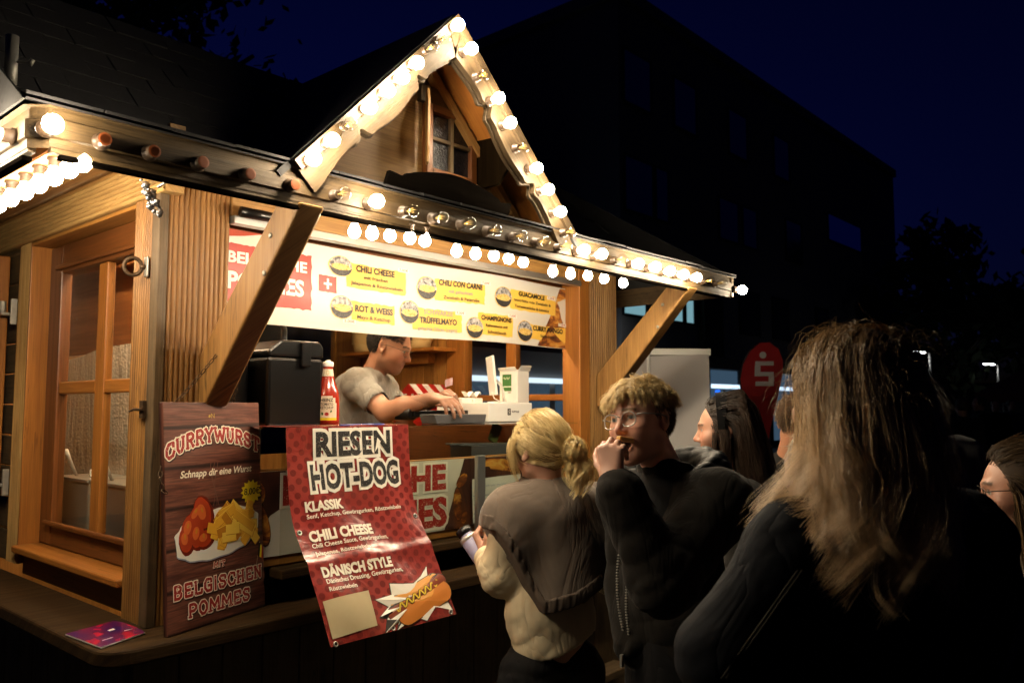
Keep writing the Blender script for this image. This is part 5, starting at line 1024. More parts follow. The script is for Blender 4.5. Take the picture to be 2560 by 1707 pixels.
def field_mesh(prims, h, disp=None, cut=None):
    us = [p for p in prims if p[4] == 'u']; lo = np.min([p[1] for p in us], 0) - 4 * h - .012; hi = np.max([p[2] for p in us], 0) + 4 * h + .012
    n = np.ceil((hi - lo) / h).astype(int) + 1; F = np.full(n, 1.0, np.float32); ax = [lo[i] + h * np.arange(n[i]) for i in range(3)]
    for f, l, u, k, op in prims:
        mg = k + 3 * h + .004; i0 = np.maximum(np.floor((l - mg - lo) / h).astype(int), 0); i1 = np.minimum(np.ceil((u + mg - lo) / h).astype(int) + 1, n)
        if (i1 <= i0).any(): continue
        sl = tuple(slice(i0[i], i1[i]) for i in range(3)); P = np.stack(np.meshgrid(*[ax[i][sl[i]] for i in range(3)], indexing='ij'), -1)
        d = f(P).astype(np.float32); a = F[sl]
        if op == 'u': q = np.clip(.5 + .5 * (a - d) / k, 0, 1); F[sl] = a * (1 - q) + d * q - k * q * (1 - q)
        else: q = np.clip(.5 - .5 * (a + d) / k, 0, 1); F[sl] = a * (1 - q) - d * q + k * q * (1 - q)
    if disp is not None or cut is not None:
        m = np.abs(F) < .06; idx = np.argwhere(m); P = lo + idx * h
        if disp is not None: F[m] += disp(P).astype(np.float32)
        if cut is not None: F[m] = np.maximum(F[m], cut(P).astype(np.float32))
    S = F < 0; c = [S[i:n[0] - 1 + i, j:n[1] - 1 + j, l_:n[2] - 1 + l_] for i in (0, 1) for j in (0, 1) for l_ in (0, 1)]
    any_ = c[0].copy(); all_ = c[0].copy()
    for q in c[1:]: any_ |= q; all_ &= q
    act = np.argwhere(any_ & ~all_); idm = np.full(n - 1, -1, np.int32); idm[tuple(act.T)] = np.arange(len(act))
    co = np.array([(i, j, l_) for i in (0, 1) for j in (0, 1) for l_ in (0, 1)]); vals = np.stack([F[tuple((act + o).T)] for o in co], 1); acc = np.zeros((len(act), 3)); cnt = np.zeros(len(act))
    for a in range(8):
        for b in range(a + 1, 8):
            if np.abs(co[a] - co[b]).sum() != 1: continue
            va, vb = vals[:, a], vals[:, b]; m = (va < 0) != (vb < 0); t = np.where(m, va / np.where(m, va - vb, 1), 0)
            acc[m] += (co[a] + (co[b] - co[a]) * t[m][:, None]); cnt[m] += 1
    V = lo + h * (act + acc / cnt[:, None]); Q = []
    for ax_ in range(3):
        o = np.zeros(3, int); o[ax_] = 1; e1, e2 = [i for i in range(3) if i != ax_]
        A = S[:n[0] - o[0], :n[1] - o[1], :n[2] - o[2]]; B = S[o[0]:, o[1]:, o[2]:]; ch = np.argwhere(A != B); ch = ch[(ch[:, e1] > 0) & (ch[:, e2] > 0) & (ch[:, e1] < n[e1] - 1) & (ch[:, e2] < n[e2] - 1)]
        if not len(ch): continue
        ins = A[tuple(ch.T)]; d1 = np.zeros(3, int); d1[e1] = 1; d2 = np.zeros(3, int); d2[e2] = 1
        q = np.stack([idm[tuple((ch - d1 - d2).T)], idm[tuple((ch - d2).T)], idm[tuple(ch.T)], idm[tuple((ch - d1).T)]], 1)
        fl = ins if ax_ != 1 else ~ins
        q[~fl] = q[~fl][:, ::-1]; Q.append(q)
    return V, np.concatenate(Q)
def np_mesh(name, V, Q, m, parent=None, org=None, col=None, smooth=True):
    o3 = np.array(org if org is not None else (ORG[parent.name] if parent else (0, 0, 0)), float); k = Q.shape[1]
    me = bpy.data.meshes.new(name); me.vertices.add(len(V)); me.vertices.foreach_set('co', (V - o3).astype(np.float32).ravel()); me.loops.add(Q.size); me.loops.foreach_set('vertex_index', Q.astype(np.int32).ravel())
    me.polygons.add(len(Q)); me.polygons.foreach_set('loop_start', np.arange(0, Q.size, k, dtype=np.int32)); me.polygons.foreach_set('loop_total', np.full(len(Q), k, np.int32)); me.polygons.foreach_set('use_smooth', np.full(len(Q), smooth))
    me.update(calc_edges=True); me.validate(); me.materials.append(m)
    if col is not None:
        ca = me.color_attributes.new('Col', 'FLOAT_COLOR', 'POINT'); c4 = np.ones((len(V), 4), np.float32); c4[:, :3] = col; ca.data.foreach_set('color', c4.ravel())
    o = bpy.data.objects.new(name, me); C.objects.link(o); ORG[o.name] = Vector(o3)
    if parent: o.parent = parent
    else: o.location = o3
    return o
def colmat(name, rough=.5, **kw):
    m = mat(name, (.5, .5, .5), rough, 0, **kw); t = NT(m); a = t.n('ShaderNodeAttribute', attribute_name='Col'); t.l(a.outputs['Color'], t.b.inputs['Base Color']); return m
SKIN = colmat('skin', .46, Subsurface_Weight=.12, Subsurface_Scale=.004); SKIN.node_tree.nodes['Principled BSDF'].inputs['Subsurface Radius'].default_value = (1, .35, .2)
_t = NT(SKIN); _t.bump(_t.noise(_t.uv(obj=True), 260, 3), .12, .002)
HAIR = colmat('hair', .38, Anisotropic=.5); HAIR.node_tree.nodes['Principled BSDF'].inputs['Specular IOR Level'].default_value = .55
def cloth(name, c1, c2, sc=240, bump=.4, rough=.85, fuzz=0.0, crease=.38):
    m = mat(name, c1, rough); t = NT(m); v = t.uv(obj=True); n = t.noise(v, sc, 4); b_ = m.node_tree.nodes['Principled BSDF']
    t.l(t.mix(n, c1, c2), b_.inputs['Base Color']); b_.inputs['Specular IOR Level'].default_value = .12; b_.inputs['Sheen Weight'].default_value = fuzz
    w1 = t.noise(t.uv((1, 1, .42), True), 7.5, 3, .5, 1.1); s_ = t.n('ShaderNodeMath', operation='SUBTRACT'); s_.inputs[1].default_value = .5; t.l(w1, s_.inputs[0]); a_ = t.n('ShaderNodeMath', operation='ABSOLUTE'); t.l(s_.outputs[0], a_.inputs[0])
    mu = t.n('ShaderNodeMath', operation='MULTIPLY_ADD'); mu.inputs[1].default_value = .035; t.l(n, mu.inputs[0]); p_ = t.n('ShaderNodeMath', operation='POWER'); p_.inputs[1].default_value = .6; t.l(a_.outputs[0], p_.inputs[0]); t.l(p_.outputs[0], mu.inputs[2])
    t.bump(mu.outputs[0], crease, .022); return m
def frame(pos, yaw, pitch=0.0, roll=0.0):
    """x = the person's right, y = forward, z = up; degrees; pitch up positive, roll towards the person's right positive"""
    y = math.radians(yaw); Rz = np.array([[math.sin(y), math.cos(y), 0], [-math.cos(y), math.sin(y), 0], [0, 0, 1]]); p, r = math.radians(pitch), math.radians(roll)
    Rx = np.array([[1, 0, 0], [0, math.cos(p), -math.sin(p)], [0, math.sin(p), math.cos(p)]]); Ry = np.array([[math.cos(r), 0, math.sin(r)], [0, 1, 0], [-math.sin(r), 0, math.cos(r)]])
    M = np.eye(4); M[:3, :3] = Rz @ Rx @ Ry; M[:3, 3] = pos; return M
def tp(M, p): p = np.asarray(p, float); return p @ np.array(M)[:3, :3].T + np.array(M)[:3, 3]
def inv_tp(M, P): return (P - M[:3, 3]) @ M[:3, :3]
def head_prims(M, s=1.0, mouth=0.0, fem=False, neck=None):
    E = lambda c, r, k=.02, op='u': ell(np.array(c) * s, np.array(r) * s, M, k * s, op); K = lambda a, b, ra, rb, k=.012, op='u', fl=None: mcone(M, np.array(a) * s, np.array(b) * s, ra * s, rb * s, k * s, op, fl)
    jw = .050 if fem else .056; dz = -.014 * mouth
    pr = [E((0, -.014, .028), (.076, .098, .088)), E((0, .028, -.01), (.064, .066, .085), .03), E((0, .030, -.052 + dz * .5), (jw, .058, .058), .03), E((0, .066, -.098 + dz), (.022, .018, .017), .025),
          K((-.050, .0, -.07 + dz), (-.016, .062, -.098 + dz), .017, .014, .03), K((.050, .0, -.07 + dz), (.016, .062, -.098 + dz), .017, .014, .03),
          E((-.040, .058, -.030), (.026, .026, .024), .025), E((.040, .058, -.030), (.026, .026, .024), .025),
          K((-.034, .080, .020), (-.010, .090, .018), .010, .010, .014), K((.034, .080, .020), (.010, .090, .018), .010, .010, .014),
          E((-.031, .104, .001), (.019, .019, .012), .014, 's'), E((.031, .104, .001), (.019, .019, .012), .014, 's'),
          E((-.031, .0755, .0), (.0135, .0135, .0125), .004), E((.031, .0755, .0), (.0135, .0135, .0125), .004),
          K((-.044, .076, .0075), (-.019, .088, .009), .004, .004, .005), K((.044, .076, .0075), (.019, .088, .009), .004, .004, .005),
          K((0, .088, .006), (0, .112, -.033), .0075, .0105, .012), E((-.011, .098, -.038), (.0085, .011, .008), .007), E((.011, .098, -.038), (.0085, .011, .008), .007),
          K((-.016, .085, -.060), (.016, .085, -.060), .006, .006, .008), K((-.006, .090, -.059), (.006, .090, -.059), .006, .006, .008), K((-.014, .084, -.073 + dz), (.014, .084, -.073 + dz), .0075, .0075, .008)]
    if mouth: pr.append(E((0, .092, -.067 + dz * .5), (.019, .034, .008 + .012 * mouth), .006, 's'))
    else: pr.append(K((-.020, .093, -.066), (.020, .093, -.066), .0022, .0022, .004, 's'))
    for sg in (-1, 1): pr += [E((sg * .077, -.012, -.008), (.010, .019, .031), .008), E((sg * .084, -.006, -.004), (.006, .010, .018), .006, 's'), E((sg * .079, -.002, -.034), (.006, .009, .010), .006)]
    if neck is not None: pr += [cone(tp(M, (0, -.028 * s, -.055 * s)), neck, .054 * s if not fem else .047 * s, .058 if not fem else .050, .03)]
    return pr
def skin_cols(V, M, s, base, brow=(.06, .035, .02), lips=(.42, .13, .10), iris=(.05, .07, .08), stubble=0.0, mouth=0.0):
    L = inv_tp(M, V) / s; col = np.tile(np.array(base), (len(V), 1)); x, y, z = L.T; front = (y > .02) & (np.abs(z) < .2) & (np.abs(x) < .12)
    def paint(m, c, w_=1.0): col[m] = col[m] * (1 - w_) + np.array(c) * w_
    red = np.exp(-(((np.abs(x) - .045) / .02) ** 2 + ((z + .03) / .022) ** 2)) * front; col[:, 0] += red * .03; col[:, 1] -= red * .03; col[:, 2] -= red * .02
    nt_ = np.exp(-((x / .014) ** 2 + ((z + .036) / .012) ** 2)) * (y > .09); col[:, 1] -= nt_ * .05; col[:, 2] -= nt_ * .04
    if stubble:
        q = np.clip((-.045 - z) / .02, 0, 1) * (y > -.02) * (np.abs(z) < .16); q = np.maximum(q, np.exp(-((z + .050) / .008) ** 2) * (np.abs(x) < .026) * (y > .07)); col -= (q * stubble)[:, None] * np.array(base) * .75
    paint((z < -.055) & (z > -.083 - .014 * mouth) & (np.abs(x) < .021 - np.abs(z + .067) * .5) & (y > .080), lips, .8)
    if mouth: paint((y > .03) & (y < .083) & (np.abs(x) < .020) & (z < -.056) & (z > -.092), (.05, .012, .01), 1)
    by = .0195 + .004 * np.cos((np.abs(x) - .03) * 60); paint((np.abs(z - by) < .0042) & (np.abs(x) > .012) & (np.abs(x) < .048) & (y > .06), brow, .85)
    for sg in (-1, 1):
        d = np.sqrt((x - sg * .031) ** 2 + z ** 2 * 1.6); e = (y > .078) & (d < .0125); paint(e & (np.abs(z) < .0050), (.40, .36, .33)); paint(e & (d < .0064), iris); paint(e & (np.abs(z - .006) < .0018), brow, .7)
    return np.clip(col, .004, 1)
def hand_prims(wr, yd, zd, side, curl=(30, 40, 45, 50), bend=1.0, s=1.0, spread=.0, thumb=(.75, .6, -.35)):
    """wr wrist, yd direction of the fingers, zd back of the hand, side +1: thumb on +x"""
    y = np.asarray(yd, float); y /= np.linalg.norm(y); z = np.asarray(zd, float); z -= y * (z @ y); z /= np.linalg.norm(z); x = np.cross(y, z) * side; T = lambda p: np.asarray(wr) + (x * p[0] + y * p[1] + z * p[2]) * s
    pr = [cone(T((0, -.03, 0)), T((0, .015, 0)), .025 * s, .026 * s, .015, flat=(z, 1.3))]
    for i, (kx_, ky_, ls) in enumerate(((.030, .088, (.043, .026, .020)), (.010, .092, (.048, .030, .021)), (-.010, .087, (.044, .028, .020)), (-.028, .078, (.034, .021, .018)))):
        pr.append(cone(T((kx_ * .55, .010, 0)), T((kx_, ky_, .002)), .0155 * s, .0115 * s, .014)); p = np.array((kx_, ky_, .002)); a = 0
        for j, l in enumerate(ls):
            a += math.radians(curl[i]) * (1.0, .95, .6)[j] * bend; q = p + np.array((spread * (kx_ * 12) * l, math.cos(a) * l, -math.sin(a) * l)); pr.append(cone(T(p), T(q), (.0098, .0088, .0080)[j] * s, (.0088, .0080, .0068)[j] * s, .003 if j else .006)); p = q
    p = np.array((.026, .022, -.004)); d = np.array(thumb, float); d /= np.linalg.norm(d); pr.append(cone(T((.008, .008, 0)), T(p), .016 * s, .014 * s, .012))
    for j, l in enumerate((.040, .030, .024)):
        q = p + d * l; pr.append(cone(T(p), T(q), (.0125, .0105, .0095)[j] * s, (.0105, .0095, .0075)[j] * s, .004)); p = q; d = d + np.array((-.28, .12, -.12)); d /= np.linalg.norm(d)
    return pr
def folds(amp, *ws, ridge=True):
    """cloth folds: sum of ridged waves (direction vector with its wavelength, phase)"""
    def f(P):
        o = np.zeros(len(P))
        for i, (d, wl, ph) in enumerate(ws):
            d = np.array(d, float); d /= np.linalg.norm(d); wob = .35 * np.sin(P @ np.array((9.1, 7.3, 5.2)) + i * 2) + .3 * np.sin(P @ np.array((-6.0, 11.0, 8.5)) + 1.3 * i); s_ = np.sin(PI * (P @ d) / wl + ph + 1.6 * wob)
            s_ = 1.5 * (1 - np.abs(s_)) ** 1.4 - .55 if ridge else s_; o += s_ * (.6 + .4 * np.sin(P @ np.array((5.0, -8.0, 6.5)) + i))
        return o * amp / max(len(ws), 1)
    return f
def strands(name, paths, rad, cols, parent, taper=.25):
    """paths (S,N,3), rad (S,), cols (S,N,3): three-sided hairs as one mesh"""
    S_, N, _ = paths.shape; d = np.gradient(paths, axis=1); d /= np.linalg.norm(d, axis=2, keepdims=True) + 1e-9; ref = np.array((.31, .52, .79)); a = np.cross(d, ref); a /= np.linalg.norm(a, axis=2, keepdims=True) + 1e-9; b = np.cross(d, a)
    tp_ = (1 - (1 - taper) * np.linspace(0, 1, N) ** 1.6)[None, :, None, None] * rad[:, None, None, None]; an = 2 * PI * np.arange(3) / 3; ring = a[:, :, None] * np.cos(an)[None, None, :, None] + b[:, :, None] * np.sin(an)[None, None, :, None]
    V = (paths[:, :, None] + ring * tp_).reshape(-1, 3); base = (np.arange(S_) * N * 3)[:, None, None] + (np.arange(N - 1) * 3)[None, :, None]; k = np.arange(3)[None, None]; k1 = (np.arange(3) + 1) % 3; k1 = k1[None, None]
    Q = np.stack([base + k, base + k1, base + 3 + k1, base + 3 + k], -1).reshape(-1, 4); col = np.repeat(cols.reshape(-1, 3), 3, axis=0)
    return np_mesh(name, V, Q, HAIR, parent, None, col)
def grow(roots, steps, ds, fieldf, coll, rng, jit=.15):
    p = roots.copy(); out = [p.copy()]; nz = rng.normal(0, 1, roots.shape)
    for i in range(1, steps):
        nz = .8 * nz + .6 * rng.normal(0, 1, p.shape); d = fieldf(p, i / steps) + jit * nz; d /= np.linalg.norm(d, axis=1, keepdims=True) + 1e-9; p = p + d * ds
        for c_, r_, Rm, lift in coll:
            q = ((p - c_) @ Rm) / r_; l = np.linalg.norm(q, axis=1); m = l < 1 + lift; qq = q[m] / l[m][:, None] * (1 + lift); p[m] = c_ + (qq * r_) @ Rm.T
        out.append(p.copy())
    return np.stack(out, 1)
def children(guides, n, rc, rng, prof=None):
    G, N, _ = guides.shape; off = rng.normal(0, 1, (G, n, 3)); off *= rc * rng.uniform(.3, 1, (G, n, 1)); t = np.linspace(0, 1, N); pf = (1 - .55 * t + .35 * t * t) if prof is None else prof(t)
    w_ = np.stack([np.sin(t * 9 * rng.uniform(.7, 1.4) + rng.uniform(0, 6)) for _ in range(3)], 1) * rc * .25
    P = guides[:, None] + off[:, :, None] * pf[None, None, :, None] + w_[None, None] * rng.uniform(-1, 1, (G, n, 1, 1)); return P.reshape(G * n, N, 3)
def hair_cols(S_, N, rng, dark, light, root=None, n_g=1, rootlen=.25):
    k = rng.uniform(0, 1, S_) ** 1.2; 
    if n_g > 1: k = .6 * np.repeat(rng.uniform(0, 1, S_ // n_g), n_g)[:S_] + .4 * k
    c_ = np.array(dark) + k[:, None] * (np.array(light) - np.array(dark)); c_ = np.repeat(c_[:, None], N, 1)
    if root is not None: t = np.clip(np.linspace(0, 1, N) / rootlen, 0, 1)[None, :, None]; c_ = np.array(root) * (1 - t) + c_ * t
    return c_
SK_C, SK_R = np.array((0, -.014, .026)), np.array((.080, .103, .094))
def skull(M, s=1.0, grow_=1.0): return (tp(M, SK_C * s), SK_R * s * grow_, M[:3, :3])
def scalp_roots(M, s, n, rng, test, lift=1.02):
    out = []
    while sum(len(o) for o in out) < n:
        q = rng.normal(0, 1, (n * 3, 3)); q /= np.linalg.norm(q, axis=1, keepdims=True); p = SK_C + q * SK_R * lift; m = test(p); out.append(p[m])
    p = np.concatenate(out)[:n] * s; return tp(M, p)
def glasses(name, M, s, m, parent, rim=.0016, w_=.026, hgt=.021, tint=None):
    b = MB(); T = lambda p: tuple(tp(M, np.array(p) * s))
    for sg in (-1, 1):
        b.tube([T((sg * .033 + w_ * abs(math.cos(a)) ** .75 * (1 if math.cos(a) >= 0 else -1), .106 - .008 * abs(math.cos(a)) , -.006 + hgt * abs(math.sin(a)) ** .75 * (1 if math.sin(a) >= 0 else -1))) for a in [2 * PI * i / 28 for i in range(29)]], rim, 6, cap=False)
        b.tube([T((sg * .060, .097, .004)), T((sg * .074, .085, .006)), T((sg * .083, .02, .006)), T((sg * .084, -.012, .0)), T((sg * .080, -.03, -.025))], rim * 1.1, 6)
    b.tube([T((-.009, .107, .002)), T((0, .112, .005)), T((.009, .107, .002))], rim, 6); g = b.build(name, m, parent)
    b = MB()
    for sg in (-1, 1):
        vs = [T((sg * .033 + (w_ - .001) * abs(math.cos(a)) ** .75 * (1 if math.cos(a) >= 0 else -1), .106 - .008 * abs(math.cos(a)), -.006 + (hgt - .001) * abs(math.sin(a)) ** .75 * (1 if math.sin(a) >= 0 else -1))) for a in [2 * PI * i / 24 for i in range(24)]]
        b.add(vs, [tuple(range(24))])
    b.build('lens', GLASS, g); return g
# ================================================================== people
RNG = np.random.default_rng(11)
CM = {'skin': (.46, .235, .155)}
def person(V, Q, cols, org, label, group=None):
    o = np_mesh('person', V, Q, SKIN, None, org, cols); return tag(o, label, 'person', group)
def garment(name, prims, h, m, par, disp=None, cut=None): V, Q = field_mesh(prims, h, disp, cut); return np_mesh(name, V, Q, m, par)
def legs(hipc, yaw, ground, gap=.09, r=(.085, .06, .045), stride=0.0):
    M = frame(hipc, yaw); out = []
    for sg in (-1, 1):
        h_ = tp(M, (sg * gap, 0, -.02)); a = tp(M, (sg * gap * 1.05, sg * stride, 0)); a[2] = ground + .06; kn = (h_ + a) / 2 + M[:3, 1] * .02; out.append((h_, kn, a))
    return out
def trousers(par, hipc, yaw, ground, m, gap=.09, w_=.15, r=(.095, .075, .062), stride=0.0):
    M = frame(hipc, yaw); pr = [ell(hipc, (w_, .115, .12), frame((0, 0, 0), yaw) * 1.0 if False else None, .03)]
    pr = [mcone(M, (-.05, 0, 0), (.05, 0, 0), .105, .105, .03, flat=((0, 1, 0), 1.1))]; sh = []
    for h_, kn, a in legs(hipc, yaw, ground, gap, stride=stride):
        pr += [cone(h_, kn, r[0], r[1], .03), cone(kn, a, r[1], r[2], .02)]; f = M[:3, 1]; sh += [cone(a + f * -.03 + (0, 0, -.02), a + f * .14 + A_(0, 0, -.03), .042, .034, .02), cone(a, a + A_(0, 0, -.02), .045, .045, .02)]
    garment('trousers', pr, .010, m, par, folds(.008, ((0, 0, 1), .11, 0), ((.5, .2, 1), .07, 1)))
    garment('shoes', sh, .008, SHOE, par, None, lambda P: ground + .002 - P[:, 2])
SHOE = soft('shoe_leather', (.02, .018, .016), (.03, .027, .025), 40, .5)
BLKC = cloth('black_wool', (.010, .0095, .009), (.024, .022, .02), 320, .6, .9, .05); BLKT = cloth('black_trousers', (.008, .008, .009), (.014, .014, .015), 300, .3)
# ------------------------------------------------------------------ the man biting into a fry
hm = frame(at(1602, 1050, 2.43), 175, 3, 9); sh_c = at(1678, 1262, 2.46); yw = 168; TM = frame(sh_c, yw); lsh, rsh = tp(TM, (-.185, 0, .02)), tp(TM, (.185, 0, .02))
lel, lwr = at(1655, 1452, 2.16), at(1533, 1200, 2.215); hipc = tp(TM, (0, -.02, -.56)); neck = tp(TM, (0, .0, .06)); mth = tp(hm, (-.012, .100, -.070))
hy = mth + A_(0, 0, -.015) - lwr; hp = hand_prims(lwr, at(1527, 1130, 2.235) - lwr, (at(1480, 1150, 2.10) - at(1530, 1150, 2.235)), -1, (62, 58, 62, 66), 1.0, .98, thumb=(.62, .78, -.42))
pr = head_prims(hm, 1.0, 1.0, neck=neck) + [cone(rsh, lsh, .07, .07, .03), cone(tp(TM, (0, 0, -.05)), hipc, .125, .12, .05, flat=(TM[:3, 1], 1.25)), cone(lsh, lel, .046, .038, .02), cone(lel, lwr, .038, .026, .02)] + hp
for h_, kn, a in legs(hipc, yw, 0): pr += [cone(h_, kn, .07, .05, .03), cone(kn, a, .05, .035, .02)]
V, Q = field_mesh(pr, .0034); base = A_(hipc[0], hipc[1], 0)
manC = person(V, Q, skin_cols(V, hm, 1.0, (.62, .35, .26), brow=(.20, .12, .05), lips=(.45, .15, .13), stubble=.18, mouth=1.0), base, 'blond man in clear glasses and dark wool jacket biting into food by the stall')
COAT = cloth('charcoal_wool', (.0045, .0039, .0034), (.013, .011, .009), 200, .8, .92, .06)
rel, rwr = tp(TM, (.165, .02, -.27)), tp(TM, (.05, .12, -.40))
jp = [cone(rsh, lsh, .090, .095, .05), cone(tp(TM, (0, 0, -.08)), tp(TM, (0, -.01, -.30)), 0.158, .162, .06, flat=(TM[:3, 1], 1.22)), cone(tp(TM, (0, -.01, -.30)), tp(TM, (0, -.01, -.60)), .164, .164, .06, flat=(TM[:3, 1], 1.18)),
      cone(lsh, lel, .092, .088, .045), cone(lel, lwr + (lel - lwr) * .13, .088, .064, .03), cone(rsh, rel, .080, .07, .045), cone(rel, rwr, .07, .056, .03), cone(lel + (lwr - lel) * .86, lwr + (lel - lwr) * .16, .066, .066, .01)]
zipx = tp(TM, (.05, .2, -.3)); 
# open front: carve a slit so that the black shirt shows
jp += [cone(tp(TM, (.045, .17, -.08)), tp(TM, (.035, .175, -.40)), .030, .010, .012, 's'), cone(tp(TM, (.02, .10, .13)), tp(TM, (.04, .17, -.06)), .055, .04, .02, 's')]
garment('jacket', jp, .0065, COAT, manC, folds(.011, ((.8, .3, .6), .10, 0), ((-.5, .3, .8), .07, 2), ((.8, -.4, .5), .12, 1)), lambda P: (tp(TM, (0, 0, -.62))[2]) - P[:, 2])
cl_ = []
for i in range(12):
    a0, a1 = [math.radians(-62 - 304 * (i + q) / 12) for q in (0, 1)]; cp = lambda a: tp(TM, (.082 * math.cos(a + PI) , .078 * math.sin(a + PI) * -1 - .005, .085 - .02 * math.cos(a + PI / 2)))
    cl_.append(cone(cp(a0), cp(a1), .024, .024, .012, flat=(TM[:3, 2], .62)))
garment('collar', cl_, .005, COAT, manC, folds(.004, ((1, 0, 1), .05, 0)))
garment('shirt', [cone(tp(TM, (0, .02, 0)), tp(TM, (0, .01, -.5)), .135, .15, .05, flat=(TM[:3, 1], 1.2))], .012, BLKT, manC)
garment('hem_band', [cone(tp(TM, (0, -.01, -.615)), tp(TM, (0, -.01, -.66)), .168, .160, .03, flat=(TM[:3, 1], 1.15))], .008, BLKC, manC, folds(.004, ((1, 1, 0), .02, 0)))
PUFF = mat('quilted_nylon', (.004, .004, .0045), .42, IOR=1.12); _t = NT(PUFF); _t.bump(_t.noise(_t.uv(obj=True), 40, 3, .5, .8), .35, .004)
hd = [cone(tp(TM, (-.13 * math.cos(a) * 1.0, -.10 - .03 * abs(math.sin(a)) + .10 * (1 - math.sin(a)) * 1.0, .075 + .045 * math.sin(a))), tp(TM, (-.13 * math.cos(a + .4), -.10 - .03 * abs(math.sin(a + .4)) + .10 * (1 - math.sin(a + .4)), .075 + .045 * math.sin(a + .4))), .048, .048, .02) for a in [-.25 + .4 * i for i in range(9)]]
hd += [cone(tp(TM, (0, -.13, .05)), tp(TM, (-.02, -.16, -.10)), .09, .07, .04, flat=(TM[:3, 1], 1.5))]
garment('hood', hd, .0055, PUFF, manC, folds(.012, ((.7, .2, .8), .042, 0), ((-.2, .9, .4), .060, 1)))
for k_, (xa, xb) in enumerate(((.078, .048), (.016, .034))): 
    b = MB(); zpts = [tp(TM, (xa + (xb - xa) * t, .128 + .032 * math.sin(PI * min(t, 1)) + .012 * t, -.07 - .34 * t)) for t in [i / 14 for i in range(15)]]
    for i in range(14):
        for q_ in range(3): p_ = zpts[i] + (zpts[i + 1] - zpts[i]) * (q_ / 3); b.box(p_[0] - .003, p_[0] + .003, p_[1] - .003, p_[1] + .003, p_[2] - .0018, p_[2] + .0018)
    b.build('zip', ZINC, manC)
pe = tp(TM, (.036, .178, -.415)); b = MB(); b.box(pe[0] - .006, pe[0] + .006, pe[1] - .005, pe[1] + .002, pe[2] - .035, pe[2])
b.build('zip_pull', ZINC, manC)
trousers(manC, hipc, yw, 0, cloth('beige_chinos', (.20, .15, .09), (.26, .19, .12), 260, .3))
glasses('glasses', hm, 1.0, mat('clear_acetate', (.80, .77, .72), .15, 0, Transmission_Weight=.55, Coat_Weight=.6), manC, .0021, .0245, .0205)
b = MB(); b.tube([lwr + .030 * (math.cos(a) * np.array(RGT) * 1.0 + math.sin(a) * np.array(FWD) * .8) + A_(0, 0, .004 * math.sin(a)) - (lwr - lel) * .02 for a in [2 * PI * i / 20 for i in range(21)]], .0042, 6, cap=False); b.build('bracelet', STEEL, manC)
FRYM = soft('chilli_fry', (.85, .55, .12), (.62, .26, .05), 60, .4, .3); b = MB(); m0 = mth + A_(0, 0, .004); b.beam(m0 - hm[:3, 1] * .02 - hm[:3, 0] * .012, m0 + hm[:3, 1] * .050 - hm[:3, 0] * .016 + A_(0, 0, .004), .015, .014, m=0); b.beam(m0 + A_(0, 0, -.012) + hm[:3, 0] * .01, m0 + hm[:3, 1] * .04 + A_(0, 0, -.026) + hm[:3, 0] * .016, .012, .011)
fo_ = b.build('french_fry', FRYM, None, org=m0, bevel=.003); tag(fo_, 'saucy french fries held at the blond man\'s open mouth', 'food')
# hair: short sides, tousled curls forward
rt = scalp_roots(hm, 1.0, 620, RNG, lambda p: (p[:, 2] > .060) & (p[:, 1] < .085)); Lr = inv_tp(hm, rt); phC = 2.4 * np.sin(Lr @ np.array([[31., 17, 9], [12, 37, 21], [8, 14, 33]])) + RNG.normal(0, .6, (620, 3))
def fC(p, t):
    L = inv_tp(hm, p); n_ = (L - SK_C) / SK_R; n_ /= np.linalg.norm(n_, axis=1, keepdims=True); sd = sdC; fr = np.clip((L[:, 1:2] - .0) / .06, 0, 1)
    d = .62 * n_ * max(0, 1 - t * 1.9) + np.concatenate([np.where(sd > 0, .42, -.14) * (1 - .4 * t), np.where(sd > 0, .30, .0) * fr - .10 * (1 - fr), -1.3 * t * (.75 + .25 * fr)], 1) + .27 * np.sin(phC + t * 6.5); return d @ hm[:3, :3].T
sdC = np.where(Lr[:, :1] > -.022, 1., -1.)
g_ = grow(rt, 11, .0058, fC, [skull(hm, 1.0, 1.0) + (.03,)], RNG, .12); ch_ = children(g_, 13, .0062, RNG)
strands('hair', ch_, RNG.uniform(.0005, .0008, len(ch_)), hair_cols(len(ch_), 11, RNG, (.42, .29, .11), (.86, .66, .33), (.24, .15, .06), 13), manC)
rt = scalp_roots(hm, 1.0, 3000, RNG, lambda p: (p[:, 2] <= .066) & (p[:, 2] > -.045 + .05 * (p[:, 1] > -.03)) & (p[:, 1] < .025 + .3 * np.maximum(p[:, 2] - .03, 0)) & ((np.abs(p[:, 0]) < .060) | (np.abs(p[:, 2]) > .024) | (np.abs(p[:, 1] + .012) > .02)), 1.0)
def fS(p, t):
    L = inv_tp(hm, p); n_ = (L - SK_C) / SK_R; n_ /= np.linalg.norm(n_, axis=1, keepdims=True); return (.35 * n_ + np.array((0, -.25, -.8))) @ hm[:3, :3].T
g_ = grow(rt, 4, .006, fS, [skull(hm, 1.0, 1.0) + (.012,)], RNG, .25); strands('side_hair', g_, RNG.uniform(.0006, .0009, len(g_)), hair_cols(len(g_), 4, RNG, (.07, .043, .02), (.16, .10, .045)), manC)
